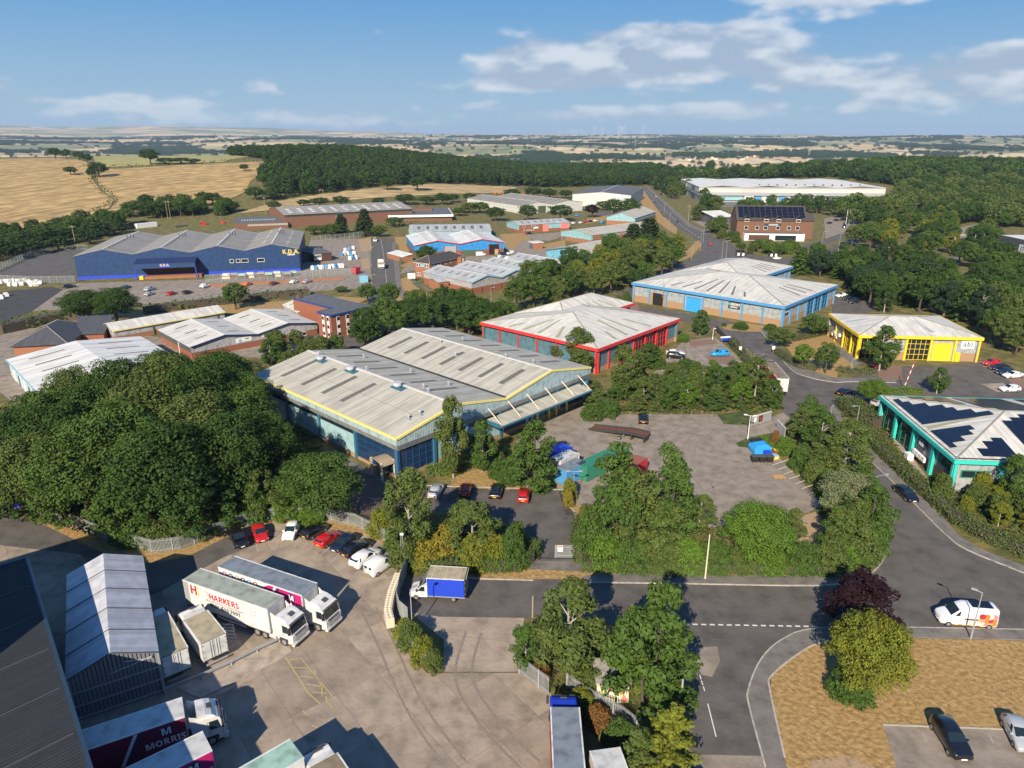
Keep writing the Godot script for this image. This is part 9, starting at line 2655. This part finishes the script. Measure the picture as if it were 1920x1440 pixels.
	for k in 5:
		bx(pal, "board", M.wood, -0.9, 0.9, 0.12, 0.16, -0.6 + k * 0.27, -0.42 + k * 0.27)
	for k in 3:
		bx(pal, "bearer", M.wood, -0.85 + k * 0.78, -0.72 + k * 0.78, 0, 0.12, -0.6, 0.66)
	var pb := thing("picnic_bench", "weathered picnic bench on the bare ground beside the belt", "bench", Transform3D(Basis(Vector3.UP, 0.0), V3(Vector2(40.81,-88.1))))
	bx(pb, "table_top", M.pole_wood, -0.95, 0.95, 0.7, 0.76, -0.4, 0.4)
	for z in [-0.75, 0.75]:
		bx(pb, "seat", M.pole_wood, -0.95, 0.95, 0.42, 0.47, z - 0.13, z + 0.13)
	for x in [-0.7, 0.7]:
		bx(pb, "leg", M.pole_wood, x - 0.05, x + 0.05, 0, 0.7, -0.35, -0.27)
		bx(pb, "leg", M.pole_wood, x - 0.05, x + 0.05, 0, 0.7, 0.27, 0.35)
		bx(pb, "brace", M.pole_wood, x - 0.04, x + 0.04, 0.36, 0.42, -0.8, 0.8)
	var tr := thing("folding_trestle", "open scissor trestle of pale steel between the box lorries and the white trailer", "trestle", Transform3D(Basis(Vector3.UP, 0.5), V3(Vector2(-30.7,-63.9))))
	b = MB.new()
	for k in 4:
		for z in [-0.6, 0.6]:
			b.tube(Vector3(-0.5, k * 0.45 + 0.05, z), Vector3(0.5, k * 0.45 + 0.5, z), 0.03, 0.03, 5)
			b.tube(Vector3(0.5, k * 0.45 + 0.05, z), Vector3(-0.5, k * 0.45 + 0.5, z), 0.03, 0.03, 5)
		b.tube(Vector3(-0.5, k * 0.45 + 0.05, -0.6), Vector3(-0.5, k * 0.45 + 0.05, 0.6), 0.03, 0.03, 5)
		b.tube(Vector3(0.5, k * 0.45 + 0.05, -0.6), Vector3(0.5, k * 0.45 + 0.05, 0.6), 0.03, 0.03, 5)
	put(tr, "frame", b, M.galvanised)
	var nb := thing("notice_board", "blue and white estate board on posts by the hedge", "sign", frame(Vector2(54.97,-179.9), Vector2(57.22,-180.4)))
	bx(nb, "panel", M.royal, 0, 2.6, 0.9, 1.6, -0.04, 0.04)
	bx(nb, "header", M.white, -0.3, 2.5, 1.6, 2.0, -0.04, 0.05)
	for x in [0.2, 2.3]:
		bx(nb, "post", M.grey, x - 0.05, x + 0.05, 0, 0.9, -0.04, 0.04)
	for q in [[Vector2(57.12,-170.7), "white traffic sign on the hedge side of the hatched crossing"], [Vector2(65.6,-171.2), "white traffic sign on the lawn side of the hatched crossing"]]:
		var o := thing("traffic_sign", q[1], "sign", Transform3D(Basis(), V3(q[0])))
		cy(o, "post", M.grey, Vector3.ZERO, Vector3(0, 2.0, 0), 0.05)
		bx(o, "plate", M.white, -0.35, 0.35, 1.1, 2.0, 0.04, 0.08)
	for q in [P([57.8,-171.6,64.4,-171.2]), P([56.68,-165.8,63.7,-165.4]), P([57.8,-171.6,63.7,-165.4]), P([64.4,-171.2,56.68,-165.8]), P([58.53,-174.9,60.5,-175.9,60.1,-174])]:
		line(self, "road_marking", q, 0.16, 0.0, 0.034, M.paint_worn)
	for p in P([57.75,-168.5,59.75,-168.9,63,-168.5]):
		var o := thing("bollard", "dark bollard on the hatched crossing", "bollard", Transform3D(Basis(), V3(p)), "bollards on the hatched crossing")
		cy(o, "shaft", M.dark_grey, Vector3.ZERO, Vector3(0, 0.9, 0), 0.12)
		cy(o, "cap", M.black, Vector3(0, 0.9, 0), Vector3(0, 1.0, 0), 0.14)
	for q in [[Vector2(100.6,-321.7), Vector2(103.8,-320.3)], [Vector2(114.5,-318.8), Vector2(118.8,-318.8)]]:
		var o := thing("chevron_board", "black and white chevron board on the roundabout island", "sign", frame(q[0], q[1]), "chevron boards of the roundabout")
		for k in 5:
			bx(o, "stripe", M.white if k % 2 else M.black, k * 1.0, k * 1.0 + 0.98, 0.5, 1.7, -0.04, 0.04)
		for x in [0.5, 4.5]:
			bx(o, "post", M.grey, x - 0.06, x + 0.06, 0, 0.5, -0.03, 0.03)
	for q in [[Vector2(245.1,-494), M.white, "white road sign on the bank beyond the hotel"], [Vector2(251.1,-497.4), M.yellow, "yellow road sign on the bank beyond the hotel"], [Vector2(-37.54,-263.8), M.white, "white estate board by the brick office"], [Vector2(73,-323.2), M.white, "white road sign before the roundabout"]]:
		var o := thing("road_sign", q[2], "sign", Transform3D(Basis(), V3(q[0])))
		bx(o, "plate", q[1], -1.4, 1.4, 1.2, 3.2, -0.05, 0.05)
		for x in [-1.0, 1.0]:
			cy(o, "post", M.grey, Vector3(x, 0, -0.08), Vector3(x, 3.0, -0.08), 0.06)
	for q in [[Vector2(228.7,-371), Vector2(237.5,-371)]]:
		var o := thing("height_barrier", "white height barrier over the path by the charcoal works", "barrier", frame(q[0], q[1]))
		var l: float = q[0].distance_to(q[1])
		for x in [0.0, l]:
			cy(o, "post", M.cream, Vector3(x, 0, 0), Vector3(x, 3.2, 0), 0.16)
		cy(o, "bar", M.cream, Vector3(0, 3.1, 0), Vector3(l, 3.1, 0), 0.16)

func stores_yard() -> void:
	var pos := P([-81.1,-288.3,-79.8,-288.3,-78.9,-289.5,-77.5,-289.5,-76.1,-290.7,-74.8,-290.7,-73.8,-291.9,-72.5,-291.9,-71.4,-293.2,-70.1,-293.2,-77.3,-323.2,-76.2,-324.7,-75.1,-326.3,-73,-323.2,-72.2,-326.3,-78.2,-335.7,-77.1,-338.9,-76,-342.2,-71,-311.7,-69.9,-313.1,-68.8,-314.5])
	for i in pos.size():
		var o := thing("wrapped_pallet", "blue wrapped pallet of goods in the store's yard" if i % 3 == 1 else "white wrapped pallet of goods in the store's yard", "pallet", Transform3D(Basis(Vector3.UP, 0.3 * (i % 4)), V3(pos[i])), "wrapped pallets in the store's yard")
		bx(o, "pallet_base", M.wood, -0.6, 0.6, 0, 0.15, -0.5, 0.5)
		var b := MB.new()
		b.ext(PackedVector2Array([Vector2(-0.62, 0.16), Vector2(0.62, 0.16), Vector2(0.6, 1.5), Vector2(0.35, 1.8), Vector2(-0.4, 1.75), Vector2(-0.6, 1.45)]), -0.52, 0.52)
		put(o, "load", b, M.signal_blue if i % 3 == 1 else M.white)
	pos = P([-189.2,-260.8,-188.3,-261.8,-186.7,-261.8,-185.8,-262.8,-184.2,-262.8,-183.3,-263.8,-181.7,-263.8,-178.6,-260.8,-175.7,-258.8,-175.8,-260.8,-173.4,-258.8,-173.1,-255.9,-174.6,-255.9,-171.1,-234.5,-171.9,-237.9,-182.4,-255.9,-180.5,-255.9,-179.2,-256.9])
	for i in pos.size():
		var o := thing("builders_bag", "white bulk bag in the storage yard beside the navy store", "bag", Transform3D(Basis(Vector3.UP, 0.5 * i), V3(pos[i])), "white bulk bags in the storage yard")
		var b := MB.new()
		b.ext(PackedVector2Array([Vector2(-0.7, 0), Vector2(0.7, 0), Vector2(0.8, 0.8), Vector2(0.55, 1.3), Vector2(-0.5, 1.3), Vector2(-0.8, 0.7)]), -0.7, 0.7)
		put(o, "sack", b, M.white)
		bx(o, "fold", M.cream, -0.5, 0.5, 1.3, 1.42, -0.4, 0.4)
	pos = P([-109.2,-270.1,-106.5,-271.2,-103.1,-270.1,-100.8,-272.3,-97,-273.4,-93.6,-272.3,-91.2,-274.5,-86.7,-273.4,-85.3,-275.6])
	for i in pos.size():
		var o := thing("goods_rack", ["cream cabin on the strip beside the navy wall", "rusty steel rack on the strip beside the navy wall", "olive covered crate on the strip beside the navy wall"][i % 3], "rack", Transform3D(Basis(Vector3.UP, 0.2), V3(pos[i])), "goods along the navy wall")
		bx(o, "lower_shelf", [M.cream, M.rust, M.olive][i % 3], -1.5, 1.5, 0, 0.8, -1, 1)
		bx(o, "upper_shelf", [M.white, M.grey, M.mint][i % 3], -1.3, 1.3, 1.2, 1.9, -0.9, 0.9)
		for x in [-1.3, 1.3]:
			bx(o, "post", M.grey, x - 0.06, x + 0.06, 0.8, 1.2, -0.8, 0.8)
	container("red storage container at the store's gate", Vector2(-61.2,-277.8), Vector2(-59.97,-280.1), M.crimson, M.crimson)
	container("pale blue skip container by the car park fence", Vector2(-56.1,-260.8), Vector2(-53.53,-261.8), M.light_blue, M.light_blue)
	for q in [[Vector2(-214.9,-414.3), Vector2(-207.9,-424.1), M.white, "white box trailer parked behind the navy store"], [Vector2(-195.1,-419.2), Vector2(-191.5,-426.7), M.olive, "olive flat trailer parked behind the navy store"]]:
		var o := thing("parked_trailer", q[3], "trailer", frame(q[0], q[1]))
		var l: float = q[0].distance_to(q[1])
		bx(o, "body", q[2], 0, l, 1.0, 3.6 if q[2] == M.white else 1.6, -2.4, 0)
		bx(o, "chassis", M.chassis, 0.3, l - 0.3, 0.6, 1.0, -1.8, -0.6)
		for x in [1.5, l - 1.5]:
			cy(o, "wheel", M.tyre, Vector3(x, 0.5, 0.0), Vector3(x, 0.5, -2.4), 0.5)
	var low := thing("low_loader", "red low loader lorry behind the navy store", "lorry", frame(Vector2(-182.7,-426.7), Vector2(-173.7,-434.4)))
	bx(low, "cab", M.red, 0, 2.2, 0.6, 3.2, -2.4, 0)
	bx(low, "windscreen", M.glass_dark, -0.04, 0.0, 1.8, 2.9, -2.2, -0.2)
	bx(low, "deck", M.red, 2.6, 13, 0.8, 1.2, -2.4, 0)
	bx(low, "ramp", M.red, 12, 13.2, 1.2, 3.0, -2.4, 0)
	for x in [1.2, 9.0, 10.3, 11.6]:
		cy(low, "wheel", M.tyre, Vector3(x, 0.5, 0.0), Vector3(x, 0.5, -2.4), 0.5)
	pos = P([-40.24,-599.7,-37.48,-604.6,-13.78,-630.6,-9.34,-641.6,-5.56,-636,3.74,-641.6,6.89,-630.6,57.58,-562.8])
	for i in pos.size():
		var o := thing("excavator", "orange excavator with its boom raised in the plant yard", "excavator", Transform3D(Basis(Vector3.UP, 0.9 * i), V3(pos[i])), "orange excavators in the plant yard")
		for z in [-1.1, 1.1]:
			bx(o, "track", M.chassis, -1.8, 1.8, 0, 0.9, z - 0.35, z + 0.35)
		bx(o, "body", M.orange, -1.8, 1.2, 1.0, 2.2, -1.3, 1.3)
		bx(o, "cab", M.glass_dark, 0.0, 1.4, 1.4, 3.0, 0.2, 1.3)
		var b := MB.new()
		b.tube(Vector3(1.2, 1.6, -0.3), Vector3(3.6, 5.6, -0.3), 0.3, 0.25, 6)
		b.tube(Vector3(3.6, 5.6, -0.3), Vector3(6.0, 3.4, -0.3), 0.24, 0.2, 6)
		put(o, "boom", b, M.orange)
		bx(o, "bucket", M.rust, 5.6, 6.6, 2.6, 3.4, -0.8, 0.2)
	var tp := P([624.8,-9802.6,709.4,-9726.2,755.7,-9701.5,795.6,-9685.5,842.4,-9671.7,889.6,-9662.7,937,-9658.3,1054.7,-9671,1164.3,-9728.2,1234.9,-8717.3,1259.7,-8674.9,1285.7,-8643.2,1483.3,-8547.2,787,-9415.4])
	for i in tp.size():
		turbine(tp[i], 55.0 if i < 7 or i == 13 else 90.0, "white wind turbine on the far skyline", "wind turbines on the skyline", 0.7 * i)
	turbine(Vector2(660.4,-4013.6), 42.0, "single white wind turbine on the nearer golden hill", "", 0.4)
	for p in P([831.3,-3324.7,1034.6,-3423.7,942.3,-3472.1,1221.3,-3071.3]):
		var o := thing("electricity_pylon", "grey lattice pylon in the distant valley", "pylon", Transform3D(Basis(), T3(p)), "pylons in the distant valley")
		var b := MB.new()
		for s in [Vector3(4, 0, 4), Vector3(-4, 0, 4), Vector3(4, 0, -4), Vector3(-4, 0, -4)]:
			b.tube(s, s * 0.12 + Vector3(0, 46, 0), 0.5, 0.35, 4)
		for k in 6:
			b.tube(Vector3(4 - k * 0.6, k * 7, 4), Vector3(-4 + k * 0.6, k * 7 + 7, 4 - k * 0.5), 0.3, 0.3, 4)
		put(o, "tower", b, M.grey)
		for k in 3:
			bx(o, "crossarm", M.grey, -9, 9, 28 + k * 7, 28.8 + k * 7, -0.5, 0.5)

func turbine(p: Vector2, h: float, label: String, group: String, turn: float) -> void:
	var o := thing("wind_turbine", label, "wind turbine", Transform3D(Basis(Vector3.UP, 0.3), T3(p)), group)
	var b := MB.new()
	b.tube(Vector3.ZERO, Vector3(0, h, 0), h * 0.02, h * 0.012, 8)
	put(o, "tower", b, M.white)
	bx(o, "nacelle", M.white, -h * 0.02, h * 0.02, h, h * 1.04, -h * 0.05, h * 0.04)
	for k in 3:
		var a := turn + TAU * k / 3
		b = MB.new()
		b.slab([Vector3(cos(a), sin(a), 0) * h * 0.02 + Vector3(0, h * 1.02, h * 0.05), Vector3(cos(a + 0.12), sin(a + 0.12), 0) * h * 0.2 + Vector3(0, h * 1.02, h * 0.05), Vector3(cos(a), sin(a), 0) * h * 0.6 + Vector3(0, h * 1.02, h * 0.05)], Vector3.BACK, h * 0.006)
		put(o, "blade", b, M.white)

func person() -> void:
	var o := thing("person", "person in a green high-visibility vest and dark trousers standing by the cabins", "person", Transform3D(Basis(Vector3.UP, 0.6), V3(Vector2(-68.6,-89.6), 0.03)))
	var bones := [
		[Vector3(0.1, 0.08, 0), Vector3(0.1, 0.48, 0.01), 0.05, 0.062, 1], [Vector3(0.1, 0.48, 0.01), Vector3(0.09, 0.9, 0), 0.066, 0.085, 1], [Vector3(-0.11, 0.08, 0.06), Vector3(-0.1, 0.48, 0.05), 0.05, 0.062, 1], [Vector3(-0.1, 0.48, 0.05), Vector3(-0.09, 0.9, 0), 0.066, 0.085, 1],
		[Vector3(0.1, 0.05, -0.03), Vector3(0.11, 0.04, 0.16), 0.045, 0.04, 3], [Vector3(-0.11, 0.05, 0.03), Vector3(-0.12, 0.04, 0.22), 0.045, 0.04, 3],
		[Vector3(0, 0.92, 0), Vector3(0, 1.15, 0), 0.14, 0.135, 0], [Vector3(0, 1.15, 0), Vector3(0, 1.38, 0), 0.14, 0.15, 0], [Vector3(-0.12, 1.4, 0), Vector3(0.12, 1.4, 0), 0.085, 0.085, 0], [Vector3(0, 1.42, 0), Vector3(0, 1.55, 0.01), 0.05, 0.05, 2],
		[Vector3(0, 1.6, 0.01), Vector3(0, 1.68, 0.015), 0.085, 0.092, 2], [Vector3(0, 1.57, 0.08), Vector3(0, 1.62, 0.11), 0.03, 0.018, 2],
		[Vector3(0.19, 1.4, 0), Vector3(0.24, 1.13, 0.01), 0.055, 0.045, 1], [Vector3(0.24, 1.13, 0.01), Vector3(0.23, 0.9, 0.08), 0.043, 0.032, 1], [Vector3(-0.19, 1.4, 0), Vector3(-0.25, 1.14, 0), 0.055, 0.045, 1], [Vector3(-0.25, 1.14, 0), Vector3(-0.2, 0.95, 0.14), 0.043, 0.032, 1],
		[Vector3(0.23, 0.88, 0.09), Vector3(0.22, 0.8, 0.11), 0.032, 0.026, 2], [Vector3(-0.19, 0.93, 0.16), Vector3(-0.15, 0.87, 0.2), 0.032, 0.026, 2],
		[Vector3(0, 1.7, -0.01), Vector3(0, 1.73, -0.005), 0.095, 0.09, 3],
	]
	for f in 4:
		bones.append([Vector3(0.21 + f * 0.012, 0.8, 0.1 + f * 0.008), Vector3(0.2 + f * 0.012, 0.73 + absf(f - 1.5) * 0.01, 0.12), 0.01, 0.008, 2])
		bones.append([Vector3(-0.155 + f * 0.012, 0.87, 0.2), Vector3(-0.13 + f * 0.012, 0.82 + absf(f - 1.5) * 0.01, 0.22), 0.01, 0.008, 2])
	bones.append([Vector3(0.21, 0.86, 0.11), Vector3(0.19, 0.81, 0.14), 0.012, 0.009, 2])
	bones.append([Vector3(-0.2, 0.91, 0.18), Vector3(-0.2, 0.86, 0.21), 0.012, 0.009, 2])
	var cols := [Color(0.05, 0.45, 0.12), Color(0.015, 0.016, 0.022), Color(0.45, 0.28, 0.2), Color(0.02, 0.016, 0.014)]
	var cell := 0.02
	var n := Vector3i(34, 92, 26)
	var org := Vector3(-0.34, -0.01, -0.2)
	var dist := PackedFloat32Array()
	dist.resize(n.x * n.y * n.z)
	dist.fill(1.0)
	var near := PackedByteArray()
	near.resize(dist.size())
	var best := dist.duplicate()
	for bn in bones:
		var a: Vector3 = bn[0]
		var c: Vector3 = bn[1]
		var rr: float = maxf(bn[2], bn[3]) + 0.07
		var lo := Vector3i(((a.min(c) - Vector3.ONE * rr) - org) / cell).clamp(Vector3i.ZERO, n - Vector3i.ONE)
		var hi := Vector3i(((a.max(c) + Vector3.ONE * rr) - org) / cell).clamp(Vector3i.ZERO, n - Vector3i.ONE)
		for x in range(lo.x, hi.x + 1):
			for y in range(lo.y, hi.y + 1):
				for z in range(lo.z, hi.z + 1):
					var p := org + Vector3(x, y, z) * cell
					var t := clampf((p - a).dot(c - a) / maxf((c - a).length_squared(), 0.00001), 0, 1)
					var d: float = p.distance_to(a.lerp(c, t)) - lerpf(bn[2], bn[3], t)
					var i := (x * n.y + y) * n.z + z
					var k := 0.03
					var h := clampf(0.5 + 0.5 * (dist[i] - d) / k, 0, 1)
					dist[i] = lerpf(dist[i], d, h) - k * h * (1 - h)
					if d < best[i]:
						best[i] = d
						near[i] = bn[4]
	var st := SurfaceTool.new()
	st.begin(Mesh.PRIMITIVE_TRIANGLES)
	st.set_smooth_group(0)
	var vert := {}
	var pos := PackedVector3Array()
	var col := PackedColorArray()
	for x in n.x - 1:
		for y in n.y - 1:
			for z in n.z - 1:
				var s := 0
				var sum := Vector3.ZERO
				var cnt := 0
				var ds := []
				for c in 8:
					var q := Vector3i(x + (c & 1), y + ((c >> 1) & 1), z + ((c >> 2) & 1))
					ds.append(dist[(q.x * n.y + q.y) * n.z + q.z])
					if ds[c] < 0:
						s += 1
				if s == 0 or s == 8:
					continue
				for e in [[0, 1], [2, 3], [4, 5], [6, 7], [0, 2], [1, 3], [4, 6], [5, 7], [0, 4], [1, 5], [2, 6], [3, 7]]:
					var d0: float = ds[e[0]]
					var d1: float = ds[e[1]]
					if (d0 < 0) != (d1 < 0):
						var t: float = d0 / (d0 - d1)
						var p0 := Vector3(e[0] & 1, (e[0] >> 1) & 1, (e[0] >> 2) & 1)
						var p1 := Vector3(e[1] & 1, (e[1] >> 1) & 1, (e[1] >> 2) & 1)
						sum += p0.lerp(p1, t)
						cnt += 1
				vert[(x * n.y + y) * n.z + z] = pos.size()
				pos.append(org + (Vector3(x, y, z) + sum / cnt) * cell)
				col.append(cols[near[(x * n.y + y) * n.z + z]])
	for key in vert:
		var x: int = key / (n.y * n.z)
		var y: int = (key / n.z) % n.y
		var z: int = key % n.z
		for ax in 3:
			var o2 := Vector3i.ZERO
			o2[ax] = 1
			var q := Vector3i(x, y, z) + o2
			if q.x >= n.x or q.y >= n.y or q.z >= n.z:
				continue
			var d0 := dist[(x * n.y + y) * n.z + z]
			var d1 := dist[(q.x * n.y + q.y) * n.z + q.z]
			if (d0 < 0) == (d1 < 0):
				continue
			var u := Vector3i.ZERO
			var w := Vector3i.ZERO
			u[(ax + 1) % 3] = 1
			w[(ax + 2) % 3] = 1
			var ks := []
			for g in [Vector3i(x, y, z), Vector3i(x, y, z) - u, Vector3i(x, y, z) - u - w, Vector3i(x, y, z) - w]:
				ks.append(vert.get((g.x * n.y + g.y) * n.z + g.z, -1))
			if -1 in ks:
				continue
			var order := [0, 2, 1, 0, 3, 2] if d0 < 0 else [0, 1, 2, 0, 2, 3]
			for k in order:
				st.set_color(col[ks[k]])
				st.add_vertex(pos[ks[k]])
	st.index()
	st.generate_normals()
	var m := mk("person_skin", 1, 1, 1, 0.7)
	m.vertex_color_use_as_albedo = true
	mi(o, "body", st.commit(), m)

func _ready() -> void:
	R.seed = 77
	FONT.font_names = PackedStringArray(["Droid Sans"])
	FONT.font_weight = 700
	UC.radial_segments = 14
	UC.rings = 0
	UC.top_radius = 0.5
	UC.bottom_radius = 0.5
	UC.height = 1.0
	environment()
	materials()
	land()
	paving()
	main_unit()
	coloured_units()
	store()
	estate()
	far_buildings()
	yard_buildings()
	vehicles()
	planting()
	street()
	stores_yard()
	person()
